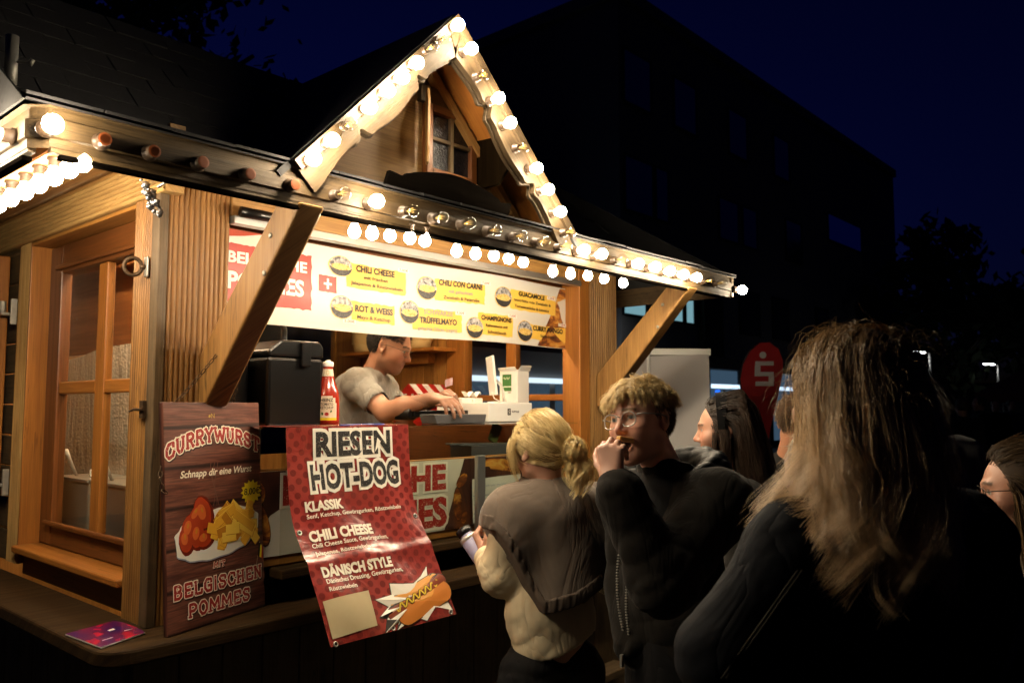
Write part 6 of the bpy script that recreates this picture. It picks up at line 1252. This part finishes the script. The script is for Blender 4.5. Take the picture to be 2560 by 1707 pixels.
# ------------------------------------------------------------------ blonde woman at the counter, from behind
hm = frame(at(1350, 1118, 2.76), 80, -8, -3); s_ = .97; sh_c = at(1372, 1268, 2.74); yw = 64; TM = frame(sh_c, yw); lsh, rsh = tp(TM, (-.128, 0, -.01)), tp(TM, (.155, 0, -.01)); neck = tp(TM, (0, -.01, .04)); hipc = tp(TM, (0, -.02, -.52))
lel, lwr = at(1256, 1430, 2.70), at(1214, 1392, 2.88); rel, rwr = tp(TM, (.26, .05, -.24)), tp(TM, (.14, .26, -.18))
hp = hand_prims(lwr, A_(.02, .35, .35), np.array(-RGT) * 1.0 - np.array(FWD) * .3, 1, (55, 60, 62, 65), 1.0, .92)
pr = head_prims(hm, s_, 0, True, neck) + [cone(rsh, lsh, .06, .06, .03), cone(tp(TM, (0, 0, -.05)), hipc, .11, .115, .05, flat=(TM[:3, 1], 1.3)), cone(lsh, lel, .04, .034, .02), cone(lel, lwr, .034, .023, .02), cone(rsh, rel, .04, .034, .02), cone(rel, rwr, .034, .023, .02)] + hp
for h_, kn, a in legs(hipc, yw, 0): pr += [cone(h_, kn, .07, .05, .03), cone(kn, a, .05, .035, .02)]
V, Q = field_mesh(pr, .0042); base = A_(hipc[0], hipc[1], 0)
woB = person(V, Q, skin_cols(V, hm, s_, (.50, .27, .19)), base, 'blonde woman with a messy bun and grey sweater over her shoulders ordering at the counter')
CREAMJ = cloth('cream_jacket', (.64, .54, .36), (.72, .62, .43), 30, .5, .6)
jp = [cone(rsh, lsh, .058, .058, .04), cone(tp(TM, (0, 0, -.10)), tp(TM, (0, -.01, -.34)), .115, .142, .05, flat=(TM[:3, 1], 1.25)), cone(tp(TM, (0, -.01, -.34)), tp(TM, (.01, -.02, -.43)), .145, .142, .04, flat=(TM[:3, 1], 1.2)),
      cone(lsh, lel, .060, .074, .04), cone(lel, lwr + (lel - lwr) * .12, .072, .045, .03), cone(rsh, rel, .07, .07, .04), cone(rel, rwr, .075, .05, .03)]
garment('jacket', jp, .0065, CREAMJ, woB, folds(.010, ((.75, .2, .55), .075, 0), ((-.6, .3, .6), .055, 1), ((-.3, .6, .8), .10, 2)), lambda P: tp(TM, (0, 0, -.44))[2] + .05 * np.sin(P[:, 0] * 9) - P[:, 2])
SHAWL = cloth('grey_brown_sweat', (.125, .098, .078), (.17, .135, .108), 26, .35, .95, .25)
spr = [cone(rsh + A_(0, 0, -.015), lsh + A_(0, 0, -.02), .078, .078, .05), cone(tp(TM, (-.11, -.02, -.085)), tp(TM, (.13, -.02, -.085)), .112, .112, .08, flat=(TM[:3, 1], 1.15)), cone(neck + A_(0, 0, .0), tp(TM, (0, .02, .03)), .068, .10, .04), cone(tp(TM, (.0, -.03, -.05)), tp(TM, (.02, -.05, -.26)), .138, .160, .05, flat=(TM[:3, 1], 1.2)), cone(lsh, tp(TM, (-.16, -.02, -.20)), .080, .080, .08), cone(rsh, tp(TM, (.18, -.02, -.20)), .080, .080, .08)]
cutp = tp(TM, (0, 0, -.235)); nrm_ = TM[:3, 0] * -.30
def hem(P): L = inv_tp(TM, P); return np.interp(L[:, 0], (-.22, -.165, -.085, .0, .11, .24), (-.05, -.14, -.305, -.285, -.24, -.20)), L
def shcut(P): e, L = hem(P); return np.maximum(e - L[:, 2], np.where(L[:, 1] > .09, (L[:, 1] - .09) * .7, -1))
def bandcut(P): e, L = hem(P); return np.maximum.reduce([e - .004 - L[:, 2], L[:, 2] - e - .042, np.where(L[:, 1] > -.01, (L[:, 1] + .01) * .7, -1)])
hole = [cone(tp(TM, (0, -.01, .10)), tp(TM, (0, .02, .02)), .052, .055, .01, 's')]
FA, FB_ = folds(.009, ((.92, .2, .45), .085, .4), ((.6, .1, -.75), .13, 1), ridge=False), folds(.007, ((.85, .1, .5), .12, 2.0), ((-.5, .3, .8), .19, 1)); FLD = lambda P: FA(P) + FB_(P); V0 = folds(.007, ((1, .25, 0), .013, 0))
garment('shoulder_sweater', spr + hole, .006, SHAWL, woB, FLD, shcut)
garment('ribbed_band', spr + hole, .005, cloth('rib_knit', (.10, .078, .062), (.14, .11, .09), 30, .3, .95), woB, lambda P: FLD(P) - .003 + V0(P), bandcut)
trousers(woB, hipc, yw, 0, BLKT, .085, .14, (.10, .085, .075))
bc = lwr + A_(.0, .045, .02); bd_ = A_(-.10, .55, .62); bd_ /= np.linalg.norm(bd_); ML = Matrix.Translation(bc) @ Vector((0, 0, 1)).rotation_difference(Vector(bd_)).to_matrix().to_4x4()
b = MB(); b.lathe([(.030, -.11), (.033, -.10), (.033, .045), (.026, .060), (.024, .066)], ML, 20); bt = top(b, 'drinking_bottle', mat('lilac_bottle', (.36, .36, .58), .35), 'lilac drinking bottle with dark lid in the blonde woman\'s hand', 'bottle', bc, 0); b = MB(); b.lathe([(.027, .0665), (.029, .07), (.029, .090), (.02, .094), (1e-6, .095)], ML, 20); b.build('lid', BLACK, bt); b = MB(); b.lathe([(.0335, .040), (.0345, .043), (.0345, .055), (.030, .058)], ML, 20); b.build('collar_ring', STEEL, bt)
garment('hair_base', [ell(SK_C * s_, SK_R * s_ * 1.03, hm, .02), mcone(hm, (0, -.06, -.03), (0, -.05, -.06), .055, .03, .03), mcone(hm, (0, .045, .10), (0, .0, .06), .03, .03, .02, 's')], .006, mat('hair_under', (.22, .14, .05), .7), woB, None, lambda P: inv_tp(hm, P)[:, 1] - .055 - .25 * np.maximum(inv_tp(hm, P)[:, 2], 0))
BUN = np.array((.024, -.112, -.026)) * s_
rt = scalp_roots(hm, s_, 240, RNG, lambda p: (p[:, 1] < .05 + .55 * np.maximum(p[:, 2] - .02, 0)) & (p[:, 2] > -.055))
def fB(p, t):
    L = inv_tp(hm, p); d = BUN - L; d /= np.linalg.norm(d, axis=1, keepdims=True) + 1e-6; n_ = (L - SK_C * s_) / (SK_R * s_); n_ /= np.linalg.norm(n_, axis=1, keepdims=True); return (d + .45 * n_ * (1 - t) + np.array((0, 0, -.25)) * (1 - t)) @ hm[:3, :3].T
g_ = grow(rt, 15, .0115, fB, [skull(hm, s_, 1.04) + (.03,)], RNG, .14); ch_ = children(g_, 22, .006, RNG, lambda t: 1 - .4 * t)
strands('hair', ch_, RNG.uniform(.0006, .0009, len(ch_)), hair_cols(len(ch_), 15, RNG, (.55, .40, .16), (.88, .72, .38), None, 22), woB)
bp_ = []
for i in range(90):
    a0 = RNG.uniform(0, 6.28); tl = RNG.uniform(-1, 1, 3); q_ = np.linalg.qr(RNG.normal(0, 1, (3, 3)))[0]; r_ = RNG.uniform(.018, .046); t = np.linspace(0, RNG.uniform(2.5, 5.5), 15); bp_.append(BUN + np.array((.008, -.020, .0)) + (np.stack([np.cos(t + a0) * r_, np.sin(t + a0) * r_, .01 * np.sin(2 * t)], 1) @ q_.T))
for i in range(70):
    t = np.linspace(0, 1, 15)[:, None]; e_ = BUN + np.array((RNG.normal(-.005, .016), -.025 + RNG.normal(0, .01), -RNG.uniform(.08, .15))); bp_.append((BUN + np.array((.006, -.022, -.01)) + RNG.normal(0, .008, 3)) * (1 - t) + e_ * t + np.array((.018, -.02, 0)) * np.sin(t * PI) * RNG.normal(.4, .8) + .006 * np.sin(t * 7 + RNG.uniform(0, 6)))
for i in range(26):
    t = np.linspace(0, 1, 15)[:, None]; sd = RNG.choice([-1, 1]); a_ = np.array((sd * .078, RNG.uniform(.02, .055), RNG.uniform(.0, .05))); bp_.append(a_ + np.array((sd * .012, .006, -.12)) * t * RNG.uniform(.6, 1.1) + np.array((sd * .012, 0, 0)) * np.sin(t * 4))
g_ = tp(hm, np.array(bp_).reshape(-1, 3)).reshape(-1, 15, 3); ch_ = children(g_, 14, .0042, RNG, lambda t: 1 + 0 * t); strands('hair_bun', ch_, RNG.uniform(.0006, .0009, len(ch_)), hair_cols(len(ch_), 15, RNG, (.55, .40, .16), (.88, .72, .38), None, 14), woB)
# ------------------------------------------------------------------ vendor behind the counter
hm = frame(at(976, 866, 4.02), -60, -20, 0); sh_c = at(918, 962, 4.03); yw = -55; TM = frame(sh_c, yw, -14); rsh, lsh = tp(TM, (.185, .01, 0)), tp(TM, (-.185, .03, -.01)); neck = tp(TM, (0, .02, .06)); hipc = tp(TM, (0, -.02, -.50))
rel, rwr = at(964, 1030, 3.70), at(1084, 996, 3.56); lel, lwr = at(1010, 1040, 3.98), at(1088, 1000, 3.80)
hp = hand_prims(rwr, at(1140, 1006, 3.46) - rwr, A_(-.15, -.1, 1), -1, (22, 26, 30, 34), 1.0, 1.0, thumb=(.7, .7, -.3)) + hand_prims(lwr, at(1122, 978, 3.74) - lwr, A_(-.3, .2, 1), 1, (40, 46, 50, 55), 1.0, 1.0)
pr = head_prims(hm, 1.02, 0, neck=neck) + [cone(rsh, lsh, .062, .062, .03), cone(tp(TM, (0, 0, -.05)), hipc, .115, .12, .05, flat=(TM[:3, 1], 1.2)), cone(rsh, rel, .054, .046, .02), cone(rel, rel * .6 + rwr * .4, .047, .044, .02), cone(rel * .6 + rwr * .4, rwr, .044, .027, .02), cone(lsh, lel, .052, .044, .02), cone(lel, lwr, .044, .026, .02)] + hp
for h_, kn, a in legs(hipc, yw, .26): pr += [cone(h_, kn, .07, .05, .03), cone(kn, a, .05, .035, .02)]
V, Q = field_mesh(pr, .0042); base = A_(hipc[0], hipc[1], .26)
ven = person(V, Q, skin_cols(V, hm, 1.02, (.40, .20, .125), brow=(.03, .02, .014), lips=(.34, .12, .09), stubble=.42), base, 'dark-haired vendor in grey T-shirt and glasses bending over the counter')
TEE = cloth('grey_tshirt', (.19, .18, .165), (.24, .23, .21), 60, .3, .9, .15, .55); e_ = rsh + (rel - rsh) * .62; e2 = lsh + (lel - lsh) * .62
jp = [cone(rsh, lsh, .080, .080, .04), cone(tp(TM, (0, 0, -.05)), tp(TM, (0, -.02, -.30)), .140, .135, .05, flat=(TM[:3, 1], 1.12)), cone(tp(TM, (0, -.02, -.30)), tp(TM, (0, -.02, -.54)), .136, .140, .05, flat=(TM[:3, 1], 1.1)), cone(tp(TM, (0, -.07, -.06)), tp(TM, (0, -.06, -.2)), .10, .10, .06), cone(rsh, e_, .068, .064, .03), cone(lsh, e2, .066, .063, .03), cone(e_ - (rel - rsh) * .06, e_ + (rel - rsh) * .25, .055, .062, .004, 's'), cone(e2 - (lel - lsh) * .06, e2 + (lel - lsh) * .25, .054, .06, .004, 's'), cone(neck + A_(0, 0, .05), neck - A_(0, 0, .02), .066, .058, .008, 's')]
garment('t_shirt', jp, .006, TEE, ven, folds(.008, ((.6, -.5, .6), .075, 0), ((.3, .3, .9), .11, 1), ((-.6, .5, .6), .06, 2)))
trousers(ven, hipc, yw, .26, BLKT)
WIREF = mat('wire_frame', (.10, .09, .08), .3, .9); glasses('glasses', hm, 1.02, WIREF, ven, .0011, .024, .0165)
rt = scalp_roots(hm, 1.02, 5200, RNG, lambda p: (p[:, 1] < .066 - .012 * np.cos(p[:, 0] * 40) + .25 * np.maximum(p[:, 2] - .07, 0)) & (p[:, 2] > -.055 + .085 * (p[:, 1] > -.035)) & ((p[:, 2] > .035) | (p[:, 1] < .016)) & ((np.abs(p[:, 0]) < .055) | (p[:, 2] > .030) | (p[:, 1] < -.034)), 1.0)
def fV(p, t):
    L = inv_tp(hm, p); n_ = (L - SK_C) / SK_R; n_ /= np.linalg.norm(n_, axis=1, keepdims=True); up_ = np.clip(L[:, 2:3] / .06, 0, 1); return (n_ * (.3 + .4 * up_) + np.array((0, .7, 0)) * up_ + np.array((0, -.2, -.8)) * (1 - up_)) @ hm[:3, :3].T
g_ = grow(rt, 4, .0058, fV, [skull(hm, 1.02, 1.0) + (.012,)], RNG, .2); strands('hair', g_, RNG.uniform(.0008, .0012, len(g_)), hair_cols(len(g_), 4, RNG, (.008, .006, .005), (.026, .019, .014)), ven)
garment('hair_base', [ell(SK_C * 1.02, SK_R * 1.005, hm, .02)], .006, mat('black_hair_under', (.012, .009, .007), .8), ven, None, lambda P: np.maximum.reduce([inv_tp(hm, P)[:, 1] - .050, -.04 + .075 * (inv_tp(hm, P)[:, 1] > -.03) - inv_tp(hm, P)[:, 2]]))
b = MB(); pp = at(1118, 975, 3.72); b.grid(lambda u, v: tuple(pp + np.array(RGT) * (.035 * u - .01) + np.array(UPV) * (.012 + .035 * v + .012 * u) + np.array(FWD) * .006 * math.sin(u * 6)), 5, 4); top(b, 'bank_note', mat('banknote_pink', (.50, .33, .36), .7), 'folded pinkish banknote in the vendor\'s fingers', 'banknote', pp, 0)
# ------------------------------------------------------------------ woman seen from behind at the very front
hm = frame(at(2126, 996, 1.40), 64, -2, 3); sh_c = at(2190, 1350, 1.40); yw = 56; TM = frame(sh_c, yw); lsh, rsh = tp(TM, (-.150, 0, -.015)), tp(TM, (.165, 0, -.01)); neck = tp(TM, (0, .0, .09)); hipc = tp(TM, (0, -.02, -.56))
lel, lwr = at(1825, 1640, 1.32), at(1900, 1560, 1.62); rel, rwr = tp(TM, (.27, .04, -.30)), tp(TM, (.18, .26, -.30))
pr = head_prims(hm, .98, 0, True, neck) + [cone(rsh, lsh, .06, .06, .03), cone(tp(TM, (0, 0, -.05)), hipc, .11, .12, .05, flat=(TM[:3, 1], 1.3)), cone(lsh, lel, .045, .036, .02), cone(lel, lwr, .036, .024, .02), cone(rsh, rel, .045, .036, .02), cone(rel, rwr, .036, .024, .02)] + hand_prims(lwr, lwr - lel, A_(0, 0, 1), 1, s=.92) + hand_prims(rwr, rwr - rel, A_(0, 0, 1), -1, s=.92)
for h_, kn, a in legs(hipc, yw, 0): pr += [cone(h_, kn, .07, .05, .03), cone(kn, a, .05, .035, .02)]
V, Q = field_mesh(pr, .0055); base = A_(hipc[0], hipc[1], 0)
woD = person(V, Q, skin_cols(V, hm, .98, (.48, .26, .18)), base, 'woman with long wavy dark-blonde hair seen from behind, navy jacket and brown bag strap')
NAVY = cloth('navy_denim', (.0035, .004, .006), (.008, .0095, .014), 420, .7, .85)
jp = [cone(rsh, lsh, .080, .080, .05), cone(tp(TM, (0, -.01, -.10)), tp(TM, (0, -.02, -.34)), .165, .20, .06, flat=(TM[:3, 1], 1.2)), cone(tp(TM, (0, -.02, -.34)), tp(TM, (0, -.02, -.66)), .20, .205, .06, flat=(TM[:3, 1], 1.2)), cone(lsh, lel, .078, .080, .05), cone(lel, lwr, .080, .058, .03), cone(rsh, rel, .085, .088, .05), cone(rel, rwr, .086, .06, .03), cone(tp(TM, (-.07, -.03, .05)), tp(TM, (.07, -.03, .05)), .06, .06, .04)]
garment('jacket', jp, .0075, NAVY, woD, folds(.011, ((.3, .2, 1), .11, 0), ((-.5, .3, .8), .07, 2), ((.8, -.4, .5), .13, 1)))
SEAM = mat('seam_thread', (.05, .042, .03), .8); b = MB()
for dx in (0, .007): b.tube([lsh * (1 - t) + lel * t + np.array(-FWD) * (.098 - .012 * t) * 1.02 + np.array(-RGT) * (.030 + dx) + A_(0, 0, .0) for t in [i / 12 for i in range(13)]], .0011, 5)
b.build('seam', SEAM, woD)
STRAP = soft('brown_leather', (.085, .05, .028), (.06, .035, .02), 60, .55, .3); b = MB(); sp = []
for i in range(25):
    t = i / 24; L = (.16 - .36 * t, -.165 - .055 * math.sin(PI * min(1, t * 1.1)) , .02 - .46 * t); sp.append(L)
q0 = [tp(TM, (x, y_ - .012, z_)) for x, y_, z_ in sp]; b.grid(lambda u, v: tuple(tp(TM, (np.interp(u, np.linspace(0, 1, 25), [s[0] for s in sp]) + .015 * (v - .5) * 2, np.interp(u, np.linspace(0, 1, 25), [s[1] for s in sp]) - .014, np.interp(u, np.linspace(0, 1, 25), [s[2] for s in sp]) + .012 * (v - .5) * 2))), 24, 2); b.build('bag_strap', STRAP, woD)
trousers(woD, hipc, yw, 0, BLKT)
garment('hair_base', [ell(SK_C * .98, SK_R * 1.01, hm, .03), mcone(hm, (0, -.05, -.02), (0, -.06, -.18), .074, .070, .05, flat=((0, 1, 0), 1.5))], .007, mat('hair_under_brown', (.035, .022, .011), .8), woD, None, lambda P: inv_tp(hm, P)[:, 1] - .05 - .25 * np.maximum(inv_tp(hm, P)[:, 2], 0))
rt = scalp_roots(hm, .98, 560, RNG, lambda p: (p[:, 2] > -.035) & ((p[:, 1] < .06) | (p[:, 2] > .08)), 1.03)
def fD(p, t):
    L = inv_tp(hm, p); n_ = (L - SK_C) / SK_R; n_ /= np.linalg.norm(n_, axis=1, keepdims=True); side = np.sign(L[:, :1] + .006); d = np.array((0, -.12, -1.0)) + side * np.array((.9, 0, 0)) * np.clip((L[:, 2:3] - .05) / .06, 0, 1) + np.array((0, -.35, 0)) * (L[:, 1:2] > .0) * np.clip((L[:, 2:3] + .02) / .08, 0, 1)
    d = d + n_ * np.clip(.5 - t * 2.2, 0, 1) * .3; wv = 10 + 3 * np.sin(L[:, :1] * 50); amp = np.clip((t - .42) / .35, 0, 1) * .85
    d = d + amp * np.concatenate([np.sin(t * 15 + L[:, :1] * 90), np.cos(t * 15 + L[:, :1] * 70 + 1), .1 * np.sin(t * 9 + L[:, :1] * 60)], 1); return d @ hm[:3, :3].T
bodyc = [(tp(TM, (0, -.01, -.16)), np.array((.205, .165, .215)), TM[:3, :3], .03), (lsh, np.array((.095, .095, .095)), TM[:3, :3], .0)]
N_ = 30; g_ = grow(rt, N_, .0120, fD, [skull(hm, .98, 1.02) + (.03,)] + bodyc, RNG, .10)
for i in range(len(g_)):
    k = RNG.uniform(.72, 1.05); k = k if i % 3 else k * .86; t = np.linspace(0, min(k, 1) * (N_ - 1), N_); i0 = np.minimum(t.astype(int), N_ - 2); fr = (t - i0)[:, None]; g_[i] = g_[i][i0] * (1 - fr) + g_[i][np.minimum(i0 + 1, N_ - 1)] * fr
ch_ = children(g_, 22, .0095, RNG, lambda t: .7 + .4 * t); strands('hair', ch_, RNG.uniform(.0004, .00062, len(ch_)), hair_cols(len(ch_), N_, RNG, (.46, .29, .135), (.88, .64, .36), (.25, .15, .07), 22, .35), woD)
rt = scalp_roots(hm, .98, 260, RNG, lambda p: p[:, 2] > .0, 1.08)
def fW(p, t):
    L = inv_tp(hm, p); n_ = (L - SK_C) / SK_R; n_ /= np.linalg.norm(n_, axis=1, keepdims=True); return (n_ * (1 - t) * .55 + np.sign(L[:, :1]) * np.array((.7, 0, 0)) + np.array((0, -.4, -1.2 * t)) + .3 * np.sin(L * 70 + t * 5)) @ hm[:3, :3].T
g_ = grow(rt, 12, .0085, fW, [skull(hm, .98, 1.10) + (.03,)], RNG, .4); strands('stray_hair', g_, RNG.uniform(.0003, .00045, len(g_)), hair_cols(len(g_), 12, RNG, (.11, .066, .026), (.40, .27, .12)), woD)
# ------------------------------------------------------------------ long dark hair with a black headband
def simple_person(hm, s, TM, yaw, base_skin, label, coat, fem=True, ground=0.0, voxel=.0048, stub=0.0, group=None, wide=.17, hi=.9, tm=None):
    neck = tp(TM, (0, .0, .06)); lsh, rsh = tp(TM, (-wide, 0, 0)), tp(TM, (wide, 0, 0)); hipc = tp(TM, (0, -.02, -.54)); hipc[2] = ground + hi
    lel, lwr, rel, rwr = tp(TM, (-wide - .06, .0, -.28)), tp(TM, (-wide - .02, .12, -.48)), tp(TM, (wide + .06, .0, -.28)), tp(TM, (wide + .02, .12, -.48))
    pr = head_prims(hm, s, 0, fem, neck) + [cone(rsh, lsh, .06, .06, .03), cone(tp(TM, (0, 0, -.05)), hipc, .11, .115, .05, flat=(TM[:3, 1], 1.3)), cone(lsh, lel, .042, .036, .02), cone(lel, lwr, .036, .024, .02), cone(rsh, rel, .042, .036, .02), cone(rel, rwr, .036, .024, .02)] + hand_prims(lwr, lwr - lel, -TM[:3, 0], 1, s=.92) + hand_prims(rwr, rwr - rel, TM[:3, 0], -1, s=.92)
    for h_, kn, a in legs(hipc, yaw, ground): pr += [cone(h_, kn, .07, .05, .03), cone(kn, a, .05, .035, .02)]
    V, Q = field_mesh(pr, voxel); o = person(V, Q, skin_cols(V, hm, s, base_skin, stubble=stub), A_(hipc[0], hipc[1], ground), label, group)
    jp = [cone(rsh, lsh, .085, .085, .05), cone(tp(TM, (0, 0, -.06)), tp(TM, (0, -.01, -.30)), .15, .16, .05, flat=(TM[:3, 1], 1.22)), cone(tp(TM, (0, -.01, -.30)), hipc - A_(0, 0, .06), .16, .165, .05, flat=(TM[:3, 1], 1.2)), cone(lsh, lel, .08, .07, .04), cone(lel, lwr, .07, .052, .03), cone(rsh, rel, .08, .07, .04), cone(rel, rwr, .07, .052, .03), cone(neck - A_(0, 0, .03), neck + A_(0, 0, .01), .075, .068, .03)]
    garment('coat', jp, .010, coat, o, folds(.010, ((.3, .2, 1), .13, 0), ((-.5, .3, .8), .09, 2))); trousers(o, hipc, yaw, ground, tm or BLKT); return o
hm = frame(at(1812, 1072, 3.05), 117, -4, 0); TM = frame(at(1850, 1248, 3.06), 120); woE = simple_person(hm, .97, TM, 120, (.50, .27, .185), 'young woman with long dark hair and a black headband behind the blond man', BLKC)
def fE(p, t, M=hm, back=-.55):
    L = inv_tp(M, p); n_ = (L - SK_C) / SK_R; n_ /= np.linalg.norm(n_, axis=1, keepdims=True); top_ = np.clip((L[:, 2:3] + .01) / .07, 0, 1); top_ = top_ * np.clip((L[:, 1:2] + .085) / .05, 0, 1); d = np.array((0, back, 0)) * top_ * 1.6 + np.array((0, -.05, -1)) * (1.05 - top_) + n_ * .25 * (1 - t) + np.array((.25, .2, 0)) * np.sin(t * 16 + L[:, :1] * 60) * np.clip((t - .5) * 2, 0, 1); return d @ M[:3, :3].T
def longhair(par, M, TMx, s, n, nch, steps, ds, dark, light, test, field, rc=.007, back=None, name='hair'):
    rt = scalp_roots(M, s, n, RNG, test, 1.03); bc_ = [(tp(TMx, (0, -.01, -.14)), np.array((.20, .14, .20)), TMx[:3, :3], .03)]
    g_ = grow(rt, steps, ds, field, [skull(M, s, 1.06) + (.03,)] + bc_, RNG, .08); ch_ = children(g_, nch, rc, RNG); strands(name, ch_, RNG.uniform(.0007, .0011, len(ch_)), hair_cols(len(ch_), steps, RNG, dark, light, None, nch), par)
longhair(woE, hm, TM, .97, 200, 18, 24, .0175, (.016, .010, .007), (.060, .034, .020), lambda p: (p[:, 1] < .045 + .5 * np.maximum(p[:, 2] - .04, 0)) & (p[:, 2] > -.04), fE)
garment('hair_base', [ell(SK_C * .97, SK_R * 1.02, hm, .03), mcone(hm, (0, -.06, -.02), (0, -.07, -.16), .075, .07, .04, flat=((0, 1, 0), 1.4))], .007, mat('dark_hair_under', (.018, .012, .009), .8), woE, None, lambda P: inv_tp(hm, P)[:, 1] - .035 - .45 * np.maximum(inv_tp(hm, P)[:, 2] - .02, 0))
hbM = hm; b = MB(); b.grid(lambda u, v: tuple(tp(hbM, ((SK_R[0] + .020) * .97 * math.cos(PI * (1.02 * u - .01)), .012 - .012 * math.sin(PI * u) + .040 * (v - .5) * (0.55 + .6 * math.sin(PI * u)), SK_C[2] - .02 + (SK_R[2] + .042) * .97 * math.sin(PI * (1.02 * u - .01))))), 30, 4); b.build('headband', mat('black_ribbed_band', (.006, .006, .0065), .9, Specular_IOR_Level=.1), woE)
b = MB(); b.tube([tp(hm, (-.078 + .004 * math.cos(a), -.004 + .010 * math.sin(a), -.048 + .010 * math.cos(a))) for a in [2 * PI * i / 14 for i in range(15)]], .0014, 6, cap=False); b.build('earring', mat('gold', (.8, .55, .2), .25, 1.0), woE)
# ------------------------------------------------------------------ woman with thin glasses at the right edge
hm = frame(at(2560, 1222, 2.15), 108, -6, 0); TM = frame(at(2610, 1470, 2.2), 108); woF = simple_person(hm, .97, TM, 108, (.50, .25, .165), 'brown-haired woman in thin glasses in profile at the right edge', cloth('pale_fleece', (.16, .13, .10), (.10, .08, .06), 60, .8))
def fF(p, t): return fE(p, t, hm, -.5)
longhair(woF, hm, TM, .97, 170, 16, 22, .019, (.035, .021, .011), (.15, .09, .04), lambda p: (p[:, 1] < .050 + .5 * np.maximum(p[:, 2] - .05, 0)) & (p[:, 2] > -.03), fF, .009)
garment('hair_base', [ell(SK_C * .97, SK_R * 1.035, hm, .03), mcone(hm, (0, -.06, -.02), (0, -.07, -.18), .075, .07, .04, flat=((0, 1, 0), 1.4))], .007, mat('brown_hair_under', (.05, .03, .016), .8), woF, None, lambda P: inv_tp(hm, P)[:, 1] - .04 - .45 * np.maximum(inv_tp(hm, P)[:, 2] - .03, 0))
glasses('glasses', hm, .97, WIREF, woF, .0014, .024, .019)
# ------------------------------------------------------------------ people further back
hm = frame(at(1990, 1048, 3.9), 20, -8, 0); TM = frame(at(1968, 1190, 3.95), 25); moG = simple_person(hm, 1.0, TM, 25, (.46, .22, .13), 'brown-haired man in a dark coat behind the red flag, turned away', BLKC, False, wide=.19)
rt = scalp_roots(hm, 1.0, 3600, RNG, lambda p: (p[:, 1] < .05) & (p[:, 2] > -.05 + .06 * (p[:, 1] > -.03)), 1.0); g_ = grow(rt, 5, .008, lambda p, t: ((inv_tp(hm, p) - SK_C) / SK_R * .3 + np.array((0, -.1, -.6))) @ hm[:3, :3].T, [skull(hm, 1.0, 1.0) + (.02,)], RNG, .25); strands('hair', g_, RNG.uniform(.001, .0014, len(g_)), hair_cols(len(g_), 5, RNG, (.05, .028, .014), (.14, .08, .035)), moG)
hm = frame(at(2046, 1172, 2.35), 72, -5, 0); TM = frame(at(2070, 1350, 2.4), 70); peH = simple_person(hm, 1.0, TM, 70, (.52, .32, .24), 'pale-haired older person half hidden behind the front woman\'s hair', BLKC)
rt = scalp_roots(hm, 1.0, 4200, RNG, lambda p: (p[:, 1] < .05) & (p[:, 2] > -.06 + .08 * (p[:, 1] > -.03)), 1.0); g_ = grow(rt, 6, .011, lambda p, t: ((inv_tp(hm, p) - SK_C) / SK_R * .35 + np.array((0, -.5, -.5))) @ hm[:3, :3].T, [skull(hm, 1.0, 1.0) + (.02,)], RNG, .2); strands('hair', g_, RNG.uniform(.0008, .0011, len(g_)), hair_cols(len(g_), 6, RNG, (.35, .29, .21), (.55, .47, .36)), peH)
hm = frame(at(2296, 1012, 3.3), 60, 0, 0); TM = frame(at(2318, 1145, 3.3), 60); peJ = simple_person(hm, 1.0, TM, 60, (.4, .22, .15), 'dark-haired person in a grey fleece standing beyond the front woman', cloth('grey_fleece', (.10, .10, .105), (.055, .055, .06), 40, 1.0, .95, .3))
rt = scalp_roots(hm, 1.0, 3600, RNG, lambda p: (p[:, 1] < .05) & (p[:, 2] > -.05), 1.0); g_ = grow(rt, 7, .012, lambda p, t: ((inv_tp(hm, p) - SK_C) / SK_R * .08 + np.array((0, -.3, -.8))) @ hm[:3, :3].T, [skull(hm, 1.0, 1.0) + (.02,)], RNG, .08); strands('hair', g_, RNG.uniform(.001, .0014, len(g_)), hair_cols(len(g_), 7, RNG, (.012, .009, .008), (.03, .022, .018)), peJ)
for i, (u, v, d, yy, lab, cc) in enumerate(((2405, 1000, 11, 40, 'distant guest in a dark coat left of the covered high table', BLKC), (2490, 1045, 17, 200, 'distant guest in blue-black coat under the red tent', NAVY), (2530, 1050, 18.5, 230, 'distant guest in grey under the red tent\'s right side', peJ.children[0].data.materials[0] if peJ.children else BLKC), (2448, 1020, 14, 120, 'distant guest with hands down near the tent pole', BLKT))):
    p_ = at(u, v, d); p_[2] = 1.62 + .02 * i; hm = frame(p_, yy); TM = frame(p_ - A_(0, 0, .235), yy); o_ = simple_person(hm, 1.0, TM, yy, (.42, .22, .15), lab, cc, i % 2 == 0, voxel=.010, group='guests across the square')
    garment('hair', [ell(SK_C, SK_R * 1.10, hm, .02)], .012, mat('far_hair_%s' % 'abcd'[i], (.03, .02, .014), .7), o_, folds(.008, ((0, 1, 1), .03, 0)), lambda P: np.maximum(inv_tp(hm, P)[:, 1] - .045, -.05 - inv_tp(hm, P)[:, 2]))
